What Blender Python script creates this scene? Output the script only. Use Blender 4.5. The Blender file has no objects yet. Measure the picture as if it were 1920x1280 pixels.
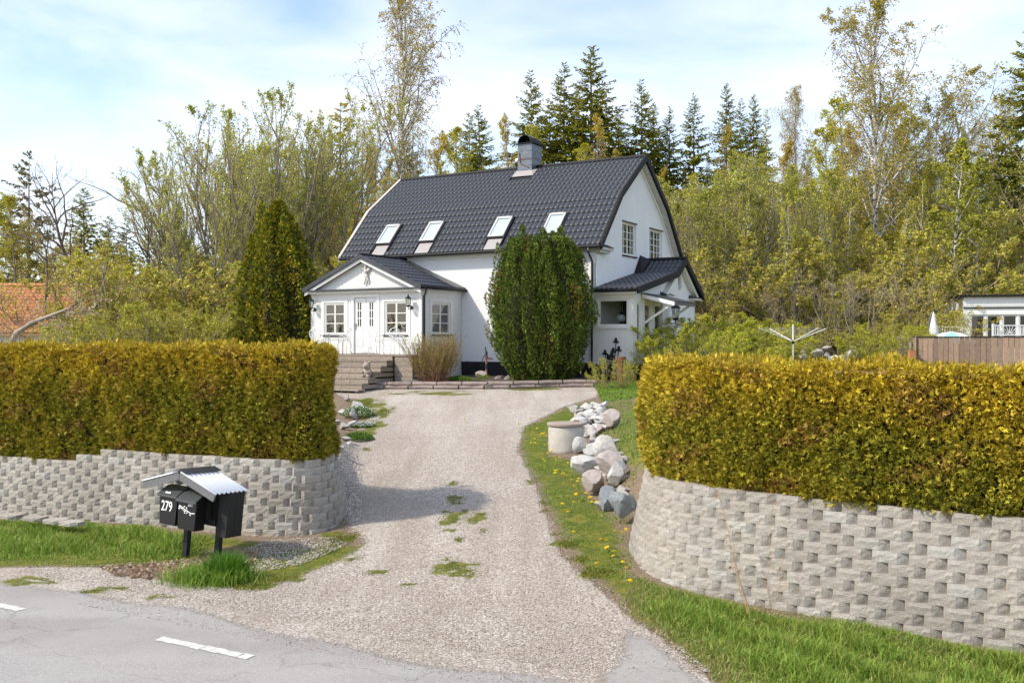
import bpy, bmesh, math, random
import numpy as np
from mathutils import Vector, Matrix
from mathutils.geometry import tessellate_polygon
S = bpy.context.scene
C = S.collection
R = math.radians
# ------------------------------------------------------------------ camera, sky, sun, exposure
F = 1850.0; CH = 2.75
cd = bpy.data.cameras.new('camera'); cam = bpy.data.objects.new('camera', cd); C.objects.link(cam)
cam.location = (0, 0, CH); cam.rotation_euler = (R(90), 0, 0)
cd.sensor_width = 36; cd.lens = F/1920*36; cd.clip_end = 3000; cd.clip_start = .1
S.camera = cam
SUN = Vector((-.945, -.327, 0)).normalized(); EL = R(44)
w = bpy.data.worlds.new('World'); S.world = w; w.use_nodes = True
nt = w.node_tree; nt.nodes.clear()
def wn(t, **k):
    n = nt.nodes.new(t)
    for a, b in k.items(): setattr(n, a, b)
    return n
sky = wn('ShaderNodeTexSky', sky_type='NISHITA', sun_disc=False, sun_elevation=EL,
         sun_rotation=math.atan2(SUN.x, SUN.y), air_density=1.0, dust_density=1.0, ozone_density=1.5)
tc = wn('ShaderNodeTexCoord'); mp = wn('ShaderNodeMapping'); mp.inputs['Scale'].default_value = (1.3, 1.3, 4.2)
nz = wn('ShaderNodeTexNoise'); nz.inputs['Scale'].default_value = 1.7; nz.inputs['Detail'].default_value = 7
nz.inputs['Roughness'].default_value = .52; nz.inputs['Distortion'].default_value = .5
rp = wn('ShaderNodeValToRGB'); rp.color_ramp.elements[0].position = .38; rp.color_ramp.elements[1].position = .72
rp.color_ramp.elements[0].color = (.08, .08, .08, 1); rp.color_ramp.elements[1].color = (.92, .92, .92, 1)
mx = wn('ShaderNodeMix', data_type='RGBA'); mx.inputs[7].default_value = (4.75, 4.92, 5.25, 1)
bg = wn('ShaderNodeBackground'); bg.inputs[1].default_value = .15; out = wn('ShaderNodeOutputWorld')
L = nt.links.new
L(tc.outputs['Generated'], mp.inputs[0]); L(mp.outputs[0], nz.inputs[0]); L(nz.outputs[0], rp.inputs[0])
L(rp.outputs[0], mx.inputs[0]); L(sky.outputs[0], mx.inputs[6]); tn = wn('ShaderNodeVectorMath', operation='MULTIPLY'); tn.inputs[1].default_value = (.985, .98, 1.0); L(mx.outputs[2], tn.inputs[0]); L(tn.outputs[0], bg.inputs[0]); L(bg.outputs[0], out.inputs[0])
sl = bpy.data.lights.new('sun', 'SUN'); sl.energy = 2.6; sl.angle = R(3); sl.color = (1, .92, .78)
so = bpy.data.objects.new('sun', sl); C.objects.link(so)
sv = Vector((SUN.x*math.cos(EL), SUN.y*math.cos(EL), math.sin(EL)))
so.rotation_euler = sv.to_track_quat('Z', 'Y').to_euler(); so.location = (0, 0, 60)
S.view_settings.view_transform = 'Standard'; S.view_settings.look = 'None'
S.view_settings.gamma = 1; S.view_settings.use_curve_mapping = False; S.view_settings.exposure = .87
# ------------------------------------------------------------------ materials
def mat(name, col=(.5, .5, .5), rough=.7, metal=0, noise=None, bump=None, attr=False, trans=0, spec=.4, objvar=0):
    """noise=(scale, amount[, colour2]); bump=(scale, strength, distance)"""
    m = bpy.data.materials.new(name); m.use_nodes = True; t = m.node_tree; n = t.nodes
    b = n['Principled BSDF']; b.inputs['Roughness'].default_value = rough; b.inputs['Metallic'].default_value = metal
    b.inputs['Specular IOR Level'].default_value = spec
    b.inputs['Base Color'].default_value = (*col, 1); m.diffuse_color = (*col, 1)
    src = None
    tcn = n.new('ShaderNodeTexCoord')
    if attr:
        a = n.new('ShaderNodeAttribute'); a.attribute_name = 'Col'; src = a.outputs['Color']
    if noise:
        z = n.new('ShaderNodeTexNoise'); z.inputs['Scale'].default_value = noise[0]; z.inputs['Detail'].default_value = 6
        z.inputs['Roughness'].default_value = .65
        t.links.new(tcn.outputs['Object'], z.inputs[0])
        mr = n.new('ShaderNodeMapRange'); mr.inputs[1].default_value = .3; mr.inputs[2].default_value = .7
        t.links.new(z.outputs[0], mr.inputs[0])
        x = n.new('ShaderNodeMix'); x.data_type = 'RGBA'
        c2 = noise[2] if len(noise) > 2 else tuple(c*(1-noise[1]) for c in col)
        if src: t.links.new(src, x.inputs[6])
        else: x.inputs[6].default_value = (*col, 1)
        x.inputs[7].default_value = (*c2, 1); t.links.new(mr.outputs[0], x.inputs[0]); src = x.outputs[2]
    if objvar:
        oi = n.new('ShaderNodeObjectInfo'); mr2 = n.new('ShaderNodeMapRange')
        mr2.inputs[3].default_value = 1-objvar; mr2.inputs[4].default_value = 1+objvar
        t.links.new(oi.outputs['Random'], mr2.inputs[0])
        vm = n.new('ShaderNodeVectorMath'); vm.operation = 'SCALE'
        if src: t.links.new(src, vm.inputs[0])
        else: vm.inputs[0].default_value = col
        t.links.new(mr2.outputs[0], vm.inputs['Scale']); src = vm.outputs[0]
    if src: t.links.new(src, b.inputs['Base Color'])
    if bump:
        z = n.new('ShaderNodeTexNoise'); z.inputs['Scale'].default_value = bump[0]; z.inputs['Detail'].default_value = 5
        t.links.new(tcn.outputs['Object'], z.inputs[0])
        u = n.new('ShaderNodeBump'); u.inputs['Strength'].default_value = bump[1]; u.inputs['Distance'].default_value = bump[2]
        t.links.new(z.outputs[0], u.inputs['Height']); t.links.new(u.outputs[0], b.inputs['Normal'])
    if trans:
        tr = n.new('ShaderNodeBsdfTranslucent'); ms = n.new('ShaderNodeMixShader'); ms.inputs[0].default_value = trans
        if src: t.links.new(src, tr.inputs[0])
        else: tr.inputs[0].default_value = (*col, 1)
        o = n['Material Output']; t.links.new(b.outputs[0], ms.inputs[1]); t.links.new(tr.outputs[0], ms.inputs[2])
        t.links.new(ms.outputs[0], o.inputs[0])
    return m
M = {}
M['plaster'] = mat('white_plaster', (.80, .80, .79), .85, noise=(1.3, .08), bump=(14, .7, .02))
M['whitewood'] = mat('white_painted_wood', (.80, .80, .78), .55, noise=(9, .07), bump=(60, .15, .004))
M['trim'] = mat('cream_white_trim', (.78, .77, .71), .5, noise=(12, .06))
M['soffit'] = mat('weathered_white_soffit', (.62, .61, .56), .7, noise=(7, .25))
M['plinth'] = mat('black_tarred_plinth', (.012, .012, .014), .7, noise=(4, .4))
M['tile'] = mat('anthracite_metal_tile', (.036, .040, .047), .42, metal=.0, spec=.6, noise=(3, .18), objvar=.10)
M['blackmetal'] = mat('black_sheet_metal', (.018, .018, .020), .6, spec=.2, noise=(5, .2))
M['greymetal'] = mat('dark_grey_sheet_metal', (.075, .08, .09), .38, metal=.4, noise=(2.5, .35), bump=(8, .1, .01))
M['zinc'] = mat('aged_zinc_sheet', (.20, .22, .25), .4, metal=.5, noise=(5, .45))
M['lead'] = mat('rusty_pale_flashing', (.30, .31, .32), .5, noise=(6, .5, (.36, .30, .27)))
M['barge'] = mat('worn_light_bargeboard', (.55, .53, .50), .7, noise=(4, .5, (.44, .36, .31)))
M['alu'] = mat('aluminium_frame', (.50, .50, .47), .4, metal=.3)
M['blind'] = mat('blind_and_sky_reflection_pane', (.42, .50, .56), .08, spec=.8)  # pale base colour paints in the blind behind and the sky mirrored in the glass
M['wood'] = mat('weathered_grey_wood', (.34, .28, .225), .85, noise=(14, .45), bump=(40, .4, .006), objvar=.18)
M['fence'] = mat('brown_weathered_plank', (.30, .215, .155), .85, noise=(9, .4), bump=(40, .4, .006), objvar=.28)
M['greywood'] = mat('bare_grey_board', (.20, .20, .205), .8, noise=(40, .55), bump=(60, .6, .004))
M['blackwood'] = mat('black_stained_wood', (.016, .016, .017), .6, noise=(30, .5), bump=(50, .5, .004))
M['blackplastic'] = mat('black_enamelled_mailbox', (.010, .010, .011), .32, spec=.5, bump=(200, .12, .001))
M['lid'] = mat('dark_grey_mailbox_lid', (.06, .065, .065), .35, spec=.5, noise=(30, .2))
M['corr'] = mat('white_corrugated_sheet', (.82, .83, .84), .4, noise=(20, .06))
M['white'] = mat('white_lacquer', (.82, .82, .80), .35)
M['sticker'] = mat('white_sticker', (.85, .85, .83), .5)
M['iron'] = mat('black_wrought_iron', (.012, .012, .012), .4)
M['redpaint'] = mat('faded_red_paint', (.50, .09, .045), .6, noise=(20, .5, (.30, .25, .22)))
M['rust'] = mat('rusty_iron', (.23, .10, .05), .85, noise=(14, .5))
M['concrete'] = mat('pale_concrete', (.55, .51, .45), .85, noise=(5, .28), bump=(40, .4, .006))
M['lidc'] = mat('brownish_concrete_lid', (.40, .31, .26), .85, noise=(9, .35), bump=(60, .4, .004))
M['rock'] = mat('grey_granite', (.52, .49, .46), .85, noise=(5, .42), bump=(18, .8, .02), objvar=.24)
M['rockw'] = mat('pale_quartz_rock', (.62, .60, .57), .8, noise=(5, .40), bump=(18, .8, .02), objvar=.10)
M['rockp'] = mat('pinkish_rock', (.52, .45, .41), .85, noise=(4, .35), bump=(18, .8, .02), objvar=.18)
M['slate'] = mat('blue_grey_slab', (.28, .31, .33), .8, noise=(4, .35), bump=(18, .7, .02))
M['log'] = mat('weathered_stone_edging', (.33, .26, .235), .9, noise=(7, .45), bump=(20, .9, .02), objvar=.12)
M['soil'] = mat('garden_soil', (.10, .07, .05), .95, noise=(7, .5), bump=(30, .8, .03))
M['clay'] = mat('orange_clay_tile', (.60, .27, .11), .8, noise=(4, .35), objvar=.15)
M['bark'] = mat('grey_brown_bark', (.17, .14, .11), .9, noise=(6, .45), bump=(20, .7, .02))
M['twig'] = mat('pale_grey_twig', (.30, .255, .20), .9, noise=(3, .4))
M['redtwig'] = mat('reddish_shoots', (.25, .12, .075), .85, noise=(6, .3))
M['carpaint'] = mat('dark_blue_car_paint', (.02, .025, .035), .2, spec=.7)
M['turq'] = mat('turquoise_parasol_cloth', (.28, .62, .62), .8)
M['cloth'] = mat('white_cloth', (.8, .8, .78), .85)
M['curtain'] = mat('pinkish_curtain', (.42, .30, .29), .9)
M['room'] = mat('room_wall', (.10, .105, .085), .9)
M['dark'] = mat('dark_interior', (.03, .03, .03), .9)
M['angel'] = mat('greyish_plaster_relief', (.55, .54, .50), .8, bump=(40, .6, .01))
M['statue'] = mat('sandy_stone_figure', (.40, .34, .27), .9, noise=(15, .4), bump=(50, .7, .01))
M['road_paint'] = mat('worn_road_paint', (.74, .73, .69), .8, noise=(16, .5, (.40, .385, .36)), bump=(80, .4, .003))
M['leaf'] = mat('foliage', (.1, .13, .03), .6, attr=True, trans=.32, spec=.25, objvar=.12)
M['needle'] = mat('needles', (.1, .13, .03), .65, attr=True, trans=.14, spec=.2, objvar=.10)
M['grass'] = mat('grass_blades', (.1, .2, .03), .55, attr=True, trans=.35, spec=.3)
M['attr'] = mat('mixed_stones', (.4, .4, .4), .85, attr=True)
M['petal'] = mat('yellow_petals', (.85, .62, .01), .6, trans=.2)
def birchbark():
    m = mat('birch_bark', (.60, .57, .52), .8); t = m.node_tree; n = t.nodes
    tcn = n.new('ShaderNodeTexCoord'); mp_ = n.new('ShaderNodeMapping'); mp_.inputs['Scale'].default_value = (2.5, 2.5, 5)
    z = n.new('ShaderNodeTexNoise'); z.inputs['Scale'].default_value = 1.6; z.inputs['Detail'].default_value = 5
    r = n.new('ShaderNodeValToRGB'); e = r.color_ramp.elements
    e[0].position = .40; e[0].color = (.05, .045, .04, 1); e[1].position = .50; e[1].color = (.60, .57, .52, 1)
    t.links.new(tcn.outputs['Object'], mp_.inputs[0]); t.links.new(mp_.outputs[0], z.inputs[0]); t.links.new(z.outputs[0], r.inputs[0])
    t.links.new(r.outputs[0], n['Principled BSDF'].inputs['Base Color']); return m
M['birch'] = birchbark()
def glassmat():
    m = bpy.data.materials.new('window_glass'); m.use_nodes = True; t = m.node_tree; n = t.nodes; n.clear()
    o = n.new('ShaderNodeOutputMaterial'); g = n.new('ShaderNodeBsdfGlossy'); g.inputs['Roughness'].default_value = .02
    tr = n.new('ShaderNodeBsdfTransparent'); tr.inputs[0].default_value = (.80, .84, .82, 1)
    fr = n.new('ShaderNodeLayerWeight'); fr.inputs[0].default_value = .25
    mr = n.new('ShaderNodeMapRange'); mr.inputs[3].default_value = .07; mr.inputs[4].default_value = .6
    x = n.new('ShaderNodeMixShader')
    t.links.new(fr.outputs['Facing'], mr.inputs[0]); t.links.new(mr.outputs[0], x.inputs[0])
    t.links.new(tr.outputs[0], x.inputs[1]); t.links.new(g.outputs[0], x.inputs[2]); t.links.new(x.outputs[0], o.inputs[0])
    m.diffuse_color = (.1, .12, .12, 1)
    return m
M['glass'] = glassmat()
def blockmat():
    m = mat('split_faced_concrete', (.5, .47, .42), .9); t = m.node_tree; n = t.nodes; b = n['Principled BSDF']
    tcn = n.new('ShaderNodeTexCoord'); oi = n.new('ShaderNodeObjectInfo')
    r = n.new('ShaderNodeValToRGB'); e = r.color_ramp.elements
    e[0].color = (.415, .375, .32, 1); e[1].color = (.485, .465, .425, 1); q = e.new(.5); q.color = (.455, .42, .37, 1)
    q = e.new(.85); q.color = (.37, .335, .285, 1)
    z = n.new('ShaderNodeTexNoise'); z.inputs['Scale'].default_value = 34; z.inputs['Detail'].default_value = 8; z.inputs['Roughness'].default_value = .75
    z2 = n.new('ShaderNodeTexNoise'); z2.inputs['Scale'].default_value = 1.3; z2.inputs['Detail'].default_value = 4
    geo = n.new('ShaderNodeNewGeometry')
    mr = n.new('ShaderNodeMapRange'); mr.inputs[1].default_value = .3; mr.inputs[2].default_value = .7; mr.inputs[3].default_value = .72; mr.inputs[4].default_value = 1.18
    mr2 = n.new('ShaderNodeMapRange'); mr2.inputs[1].default_value = .3; mr2.inputs[2].default_value = .7; mr2.inputs[3].default_value = .82; mr2.inputs[4].default_value = 1.12
    mu = n.new('ShaderNodeMath'); mu.operation = 'MULTIPLY'; vm = n.new('ShaderNodeVectorMath'); vm.operation = 'SCALE'
    bp = n.new('ShaderNodeBump'); bp.inputs['Strength'].default_value = 1; bp.inputs['Distance'].default_value = .022
    l = t.links.new
    l(tcn.outputs['Object'], z.inputs[0]); l(geo.outputs['Position'], z2.inputs[0]); l(oi.outputs['Random'], r.inputs[0])
    l(z.outputs[0], mr.inputs[0]); l(z2.outputs[0], mr2.inputs[0]); l(mr.outputs[0], mu.inputs[0]); l(mr2.outputs[0], mu.inputs[1])
    l(r.outputs[0], vm.inputs[0]); l(mu.outputs[0], vm.inputs['Scale']); l(vm.outputs[0], b.inputs['Base Color'])
    l(z.outputs[0], bp.inputs['Height']); l(bp.outputs[0], b.inputs['Normal'])
    return m
M['block'] = blockmat()
# ------------------------------------------------------------------ object helpers
def obj(name, me, parent=None, label=None, cat=None, group=None, kind=None, loc=None, rot=None, mats=None):
    o = bpy.data.objects.new(name, me); C.objects.link(o)
    if parent: o.parent = parent
    if label: o['label'] = label
    if cat: o['category'] = cat
    if group: o['group'] = group
    if kind: o['kind'] = kind
    if loc is not None: o.location = loc
    if rot is not None: o.rotation_euler = rot
    if mats and me and not me.materials:
        for m in mats: me.materials.append(m)
    return o
def thing(name, label, cat, loc=(0, 0, 0), rz=0, group=None):
    return obj(name, None, None, label, cat, group, None, loc, (0, 0, rz))
def dup(root, loc=None, rz=None, sc=None, label=None):
    r = root.copy(); C.objects.link(r)
    for ch in root.children:
        c = ch.copy(); C.objects.link(c); c.parent = r
        for g in ch.children:
            d = g.copy(); C.objects.link(d); d.parent = c
    if loc is not None: r.location = loc
    if rz is not None: r.rotation_euler = (r.rotation_euler.x, r.rotation_euler.y, rz)
    if sc is not None: r.scale = sc if hasattr(sc, '__len__') else (sc, sc, sc)
    if label: r['label'] = label
    return r
class MB:
    def __init__(s): s.v = []; s.f = []; s.m = []; s.k = 0
    def add(s, vs, fs, mi=None):
        b = len(s.v); s.v += [tuple(v) for v in vs]; s.f += [tuple(i+b for i in f) for f in fs]
        s.m += [s.k if mi is None else mi]*len(fs); return s
    def box(s, x0, x1, y0, y1, z0, z1, T=None):
        vs = [(x, y, z) for x in (x0, x1) for y in (y0, y1) for z in (z0, z1)]
        if T: vs = [T @ Vector(v) for v in vs]
        return s.add(vs, [(0, 1, 3, 2), (4, 6, 7, 5), (0, 4, 5, 1), (2, 3, 7, 6), (0, 2, 6, 4), (1, 5, 7, 3)])
    def beam(s, a, b, wd, h, up=(0, 0, 1)):
        a = Vector(a); b = Vector(b); d = (b-a).normalized(); u = Vector(up); x = d.cross(u)
        if x.length < 1e-4: x = d.cross(Vector((1, 0, 0)))
        x.normalize(); z = x.cross(d).normalized()
        vs = [p+x*i*wd/2+z*j*h/2 for p in (a, b) for i, j in ((-1, -1), (1, -1), (1, 1), (-1, 1))]
        return s.add(vs, [(3, 2, 1, 0), (4, 5, 6, 7), (0, 1, 5, 4), (1, 2, 6, 5), (2, 3, 7, 6), (3, 0, 4, 7)])
    def tube(s, pts, r, n=6, closed=False):
        pts = [Vector(p) for p in pts]; N = len(pts); rs = r if hasattr(r, '__len__') else [r]*N
        vs = []; ref = None
        for i, p in enumerate(pts):
            if closed: t = pts[(i+1) % N]-pts[i-1]
            else: t = pts[min(i+1, N-1)]-pts[max(i-1, 0)]
            t.normalize()
            if ref is None:
                ref = t.cross(Vector((0, 0, 1)))
                if ref.length < .1: ref = t.cross(Vector((1, 0, 0)))
            ref = (ref-t*ref.dot(t)).normalized(); c = t.cross(ref)
            for k in range(n):
                a = 2*math.pi*k/n; vs.append(p+(ref*math.cos(a)+c*math.sin(a))*rs[i])
        fs = []
        for i in range(N if closed else N-1):
            j = (i+1) % N
            for k in range(n): fs.append((i*n+k, i*n+(k+1) % n, j*n+(k+1) % n, j*n+k))
        if not closed: fs += [tuple(range(n))[::-1], tuple((N-1)*n+k for k in range(n))]
        return s.add(vs, fs)
    def lathe(s, prof, n=16, c=(0, 0, 0)):
        vs = []; c = Vector(c)
        for r_, z in prof:
            for k in range(n):
                a = 2*math.pi*k/n; vs.append((c.x+r_*math.cos(a), c.y+r_*math.sin(a), c.z+z))
        fs = [(i*n+k, i*n+(k+1) % n, (i+1)*n+(k+1) % n, (i+1)*n+k) for i in range(len(prof)-1) for k in range(n)]
        fs += [tuple(range(n))[::-1], tuple((len(prof)-1)*n+k for k in range(n))]
        return s.add(vs, fs)
    def blob(s, c, r, sx=1, sy=1, sz=1, n=8, m=6):
        prof = [(max(1e-4, r*math.sin(math.pi*i/m)), -r*math.cos(math.pi*i/m)) for i in range(m+1)]
        b = len(s.v); s.lathe(prof, n)
        for i in range(b, len(s.v)):
            x, y, z = s.v[i]; s.v[i] = (c[0]+x*sx, c[1]+y*sy, c[2]+z*sz)
        return s
    def prism(s, poly, d, T=None):
        """poly in (x,z), extruded from y=0 to y=d"""
        n = len(poly); vs = [(x, 0, z) for x, z in poly]+[(x, d, z) for x, z in poly]
        if T: vs = [T @ Vector(v) for v in vs]
        return s.add(vs, [tuple(range(n)), tuple(range(n, 2*n))[::-1]]+[(i, (i+1) % n, n+(i+1) % n, n+i)[::-1] for i in range(n)])
    def mesh(s, name, mats, smooth=False):
        me = bpy.data.meshes.new(name); me.from_pydata(s.v, [], s.f)
        for m in (mats if isinstance(mats, (list, tuple)) else [mats]): me.materials.append(m)
        me.polygons.foreach_set('material_index', s.m)
        if smooth: me.polygons.foreach_set('use_smooth', [True]*len(s.f))
        me.update(); return me
def part(name, mb, m, parent, smooth=False, **k): return obj(name, mb.mesh(name, m, smooth), parent, **k)
def wallmesh(outer, holes, th):
    """outer,holes polygons in (x,z); front at y=0, back at y=th"""
    mb = MB(); polys = [outer]+holes
    flat = [Vector((x, z, 0)) for p in polys for x, z in p]
    tris = tessellate_polygon([[Vector((x, z, 0)) for x, z in p] for p in polys])
    n = len(flat); vs = [(v.x, 0, v.y) for v in flat]+[(v.x, th, v.y) for v in flat]
    fs = []
    for t in tris:
        a, b, c = (flat[i] for i in t)
        ccw = (b-a).cross(c-a).z > 0
        f = t if ccw else t[::-1]
        fs.append(f); fs.append(tuple(i+n for i in f)[::-1])
    k = 0
    for p in polys:
        for i in range(len(p)):
            a = k+i; b = k+(i+1) % len(p); fs.append((a, a+n, b+n, b))
        k += len(p)
    mb.add(vs, fs); return mb
def rect(x0, x1, z0, z1): return [(x0, z0), (x1, z0), (x1, z1), (x0, z1)]
def np_mesh(name, V, quads=None, tris=None, col=None, mats=(), qm=None, tm=None, smooth=False):
    me = bpy.data.meshes.new(name); V = np.asarray(V, np.float32)
    me.vertices.add(len(V)); me.vertices.foreach_set('co', V.ravel())
    parts_ = []; starts = []; totals = []; k = 0; mi = []
    for a, c, m_ in ((quads, 4, qm), (tris, 3, tm)):
        if a is None or len(a) == 0: continue
        a = np.asarray(a, np.int32); parts_.append(a.ravel()); starts.append(np.arange(len(a))*c+k); totals.append(np.full(len(a), c)); k += a.size
        mi.append(np.zeros(len(a), np.int32) if m_ is None else np.asarray(m_, np.int32))
    lv = np.concatenate(parts_); me.loops.add(len(lv)); me.loops.foreach_set('vertex_index', lv)
    st = np.concatenate(starts).astype(np.int32); me.polygons.add(len(st))
    me.polygons.foreach_set('loop_start', st); me.polygons.foreach_set('loop_total', np.concatenate(totals).astype(np.int32))
    me.polygons.foreach_set('material_index', np.concatenate(mi))
    if smooth: me.polygons.foreach_set('use_smooth', np.ones(len(st), bool))
    for m in mats: me.materials.append(m)
    if col is not None:
        ca = me.color_attributes.new('Col', 'FLOAT_COLOR', 'POINT'); cc = np.ones((len(V), 4), np.float32); cc[:, :col.shape[1]] = col
        ca.data.foreach_set('color', cc.ravel())
    me.update(calc_edges=True); return me
def unit(a): return a/np.maximum(np.linalg.norm(a, axis=-1, keepdims=True), 1e-9)
def perp(rng, d):
    return unit(np.cross(d, rng.normal(size=d.shape)+1e-3))
class NP:
    """collects numpy geometry with colours: quads and tris"""
    def __init__(s): s.V = []; s.Cc = []; s.Q = []; s.T = []; s.qm = []; s.tm = []; s.n = 0
    def add(s, V, col, Q=None, T=None, m=0):
        V = np.asarray(V, np.float32).reshape(-1, 3); s.V.append(V); col = np.asarray(col, np.float32)
        s.Cc.append(np.broadcast_to(col, (len(V), 3)) if col.ndim == 1 else col)
        if Q is not None: s.Q.append(Q+s.n); s.qm.append(np.full(len(Q), m))
        if T is not None: s.T.append(T+s.n); s.tm.append(np.full(len(T), m))
        s.n += len(V)
    def tubes(s, P, Rr, sides, col=(.2, .17, .13), m=0):
        Mn, N, _ = P.shape; t = np.zeros_like(P); t[:, 1:-1] = P[:, 2:]-P[:, :-2]; t[:, 0] = P[:, 1]-P[:, 0]; t[:, -1] = P[:, -1]-P[:, -2]
        t = unit(t); ref = np.zeros_like(t); mean = unit(P[:, -1]-P[:, 0])
        rv = np.where(np.abs(mean[:, 2:3]) > .8, np.array([[1., 0, 0]]), np.array([[0, 0, 1.]]))
        ref[:] = rv[:, None, :]
        a = unit(np.cross(t, ref)); b = np.cross(t, a)
        ang = np.arange(sides)*2*np.pi/sides
        V = P[:, :, None, :]+Rr[:, :, None, None]*(np.cos(ang)[None, None, :, None]*a[:, :, None, :]+np.sin(ang)[None, None, :, None]*b[:, :, None, :])
        idx = np.arange(Mn*N*sides).reshape(Mn, N, sides); nx_ = np.roll(idx, -1, axis=2)
        Q = np.stack([idx[:, :-1], nx_[:, :-1], nx_[:, 1:], idx[:, 1:]], -1).reshape(-1, 4)
        s.add(V, col, Q=Q, m=m)
    def leaves(s, P, A, B, col, m=0):
        """diamonds: centre P, half axis A, half side B"""
        n = len(P); V = np.stack([P-A, P+B, P+A, P-B], 1)
        Q = np.arange(n*4).reshape(n, 4); s.add(V, np.repeat(col, 4, 0), Q=Q, m=m)
    def mesh(s, name, mats, smooth=False):
        return np_mesh(name, np.concatenate(s.V), np.concatenate(s.Q) if s.Q else None, np.concatenate(s.T) if s.T else None,
                       np.concatenate(s.Cc), mats, np.concatenate(s.qm) if s.qm else None, np.concatenate(s.tm) if s.tm else None, smooth)
def palette(rng, n, cols, var=.18):
    cols = np.array(cols); i = rng.integers(0, len(cols), n); j = rng.integers(0, len(cols), n); t = rng.random((n, 1))*.5
    c = cols[i]*(1-t)+cols[j]*t
    return np.clip(c*(1+var*rng.normal(size=(n, 1))), .004, .9)
# ------------------------------------------------------------------ terrain
def sstep(a, b, x): t = np.clip((x-a)/(b-a), 0, 1); return t*t*(3-2*t)
RW = [(6.6, 6.85), (4.35, 8.60), (2.60, 9.97), (1.98, 10.50), (1.62, 11.02), (1.44, 11.6), (1.40, 12.3), (1.56, 13.1), (1.95, 13.9)]
LW = [(-13.5, 18.42), (-4.3, 13.93), (-3.55, 13.62), (-3.0, 13.52), (-2.66, 13.62), (-2.46, 13.95), (-2.38, 14.5), (-2.48, 15.3), (-2.75, 16.0)]
RL = [(1.85, 13.9), (1.62, 16.0), (1.75, 18.2), (1.95, 20.5), (2.5, 23.5), (3.9, 27.5), (7, 32)]
LLn = [(-2.75, 16.0), (-3.1, 18.0), (-3.4, 20.0), (-3.9, 22.5), (-4.6, 25.0), (-6.2, 28)]
PR = RW+RL[1:]+[(60, 45), (60, -30)]
PL = LW+LLn[1:]+[(-9, 30), (-60, 45), (-60, 41)]
def sdist(X, Y, poly):
    P = np.stack([X, Y], -1); d = np.full(X.shape, 1e9); ins = np.zeros(X.shape, bool); n = len(poly)
    for i in range(n):
        a = np.array(poly[i], float); b = np.array(poly[(i+1) % n], float); ab = b-a
        t = np.clip(((P-a)@ab)/(ab@ab+1e-12), 0, 1); q = a+t[..., None]*ab
        d = np.minimum(d, np.linalg.norm(P-q, axis=-1))
        c = (a[1] > Y) != (b[1] > Y)
        with np.errstate(divide='ignore', invalid='ignore'):
            xx = (b[0]-a[0])*(Y-a[1])/(b[1]-a[1]+1e-12)+a[0]
        ins ^= c & (X < xx)
    return np.where(ins, d, -d)
def zdrive(X, Y):
    q = .486*X+.874*Y
    z = np.interp(q, [-50, 8.8, 10.2, 11.4, 18, 26, 30, 42, 60, 400], [0, 0, .06, .17, .67, 1.27, 1.45, 1.6, 1.9, 3])
    return z-.18*sstep(-5.5, -8.5, X)*sstep(13, 9, q)
def H(X, Y):
    X = np.asarray(X, float); Y = np.asarray(Y, float); z = zdrive(X, Y)
    uR = sdist(X, Y, PR); uL = sdist(X, Y, PL)
    far = sstep(13.4, 14.2, Y)
    UR = sstep(.28, .42, uR)*(1-far)+sstep(-.45, .55, uR)*far
    farL = sstep(15.6, 16.6, Y+X*0)*sstep(-4.5, -3.2, X)
    UL = sstep(.28, .42, uL)*(1-farL)+sstep(-.35, .45, uL)*farL
    z = z+(np.maximum(z, 1.08)-z)*UR; z = z+(np.maximum(z, 1.0)-z)*UL
    lat = sstep(-42, 12, X)
    hill = sstep(44, 112, Y)*(3.0+13.0*lat)+sstep(110, 400, Y)*(4+10*lat)
    bumpy = .25*np.sin(X*.31+1)*np.sin(Y*.23)*sstep(48, 60, Y)
    return z+hill+bumpy
def H1(x, y): return float(H(np.array([x]), np.array([y]))[0])
def G(px, py, dz=0):
    """where the ray through a photo pixel meets the terrain"""
    a = (px-960)/F; b = -(py-640)/F
    Y = np.concatenate([np.arange(6, 40, .04), np.arange(40, 200, .4)]); h = H(a*Y, Y)+dz; r_ = CH+b*Y
    i = int(np.argmax(r_ <= h)) if (r_ <= h).any() else len(Y)-1
    return (a*Y[i], Y[i], float(h[i]))
def at(px, py, Y): return Vector(((px-960)/F*Y, Y, CH-(py-640)/F*Y))
def gp(l): return [G(*p)[:2] for p in l]
gravel_px = [(-300, 1060), (0, 1066), (220, 1066), (330, 1090), (480, 1110), (560, 1082), (640, 1050), (690, 1018), (655, 990), (640, 955), (632, 880),
             (640, 830), (675, 800), (700, 775), (690, 752), (640, 745), (616, 728), (1000, 729), (1128, 722), (1118, 745), (1060, 762), (985, 800), (970, 845), (1000, 900),
             (1020, 960), (1050, 1040), (1120, 1105), (1165, 1145), (1240, 1200), (1340, 1285), (1400, 1340), (1200, 1500), (-300, 1500)]
GRAV = gp(gravel_px)
VL = gp([(-400, 985), (0, 972), (330, 1000), (450, 1010), (540, 1030), (690, 1020), (640, 1052), (560, 1084), (480, 1112), (330, 1090), (220, 1064), (0, 1064), (-400, 1050)])
VR = gp([(1165, 1128), (1200, 1085), (1330, 1130), (1600, 1185), (1960, 1260), (2100, 1300), (2000, 1420), (1420, 1350), (1330, 1275), (1235, 1192), (1170, 1150)])
SR = gp([(975, 805), (1060, 765), (1112, 752), (1130, 780), (1035, 805), (1035, 855), (1085, 862), (1105, 925), (1165, 985), (1185, 1060), (1225, 1105), (1165, 1125), (1105, 1080), (1050, 1000), (1005, 910), (975, 855)])
ASPR = gp([(1160, 1165), (1235, 1200), (1335, 1285), (1390, 1340), (700, 1500), (1060, 1330), (1150, 1230)])
RC = 6.36
RD = np.array([.874, -.486])
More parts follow.
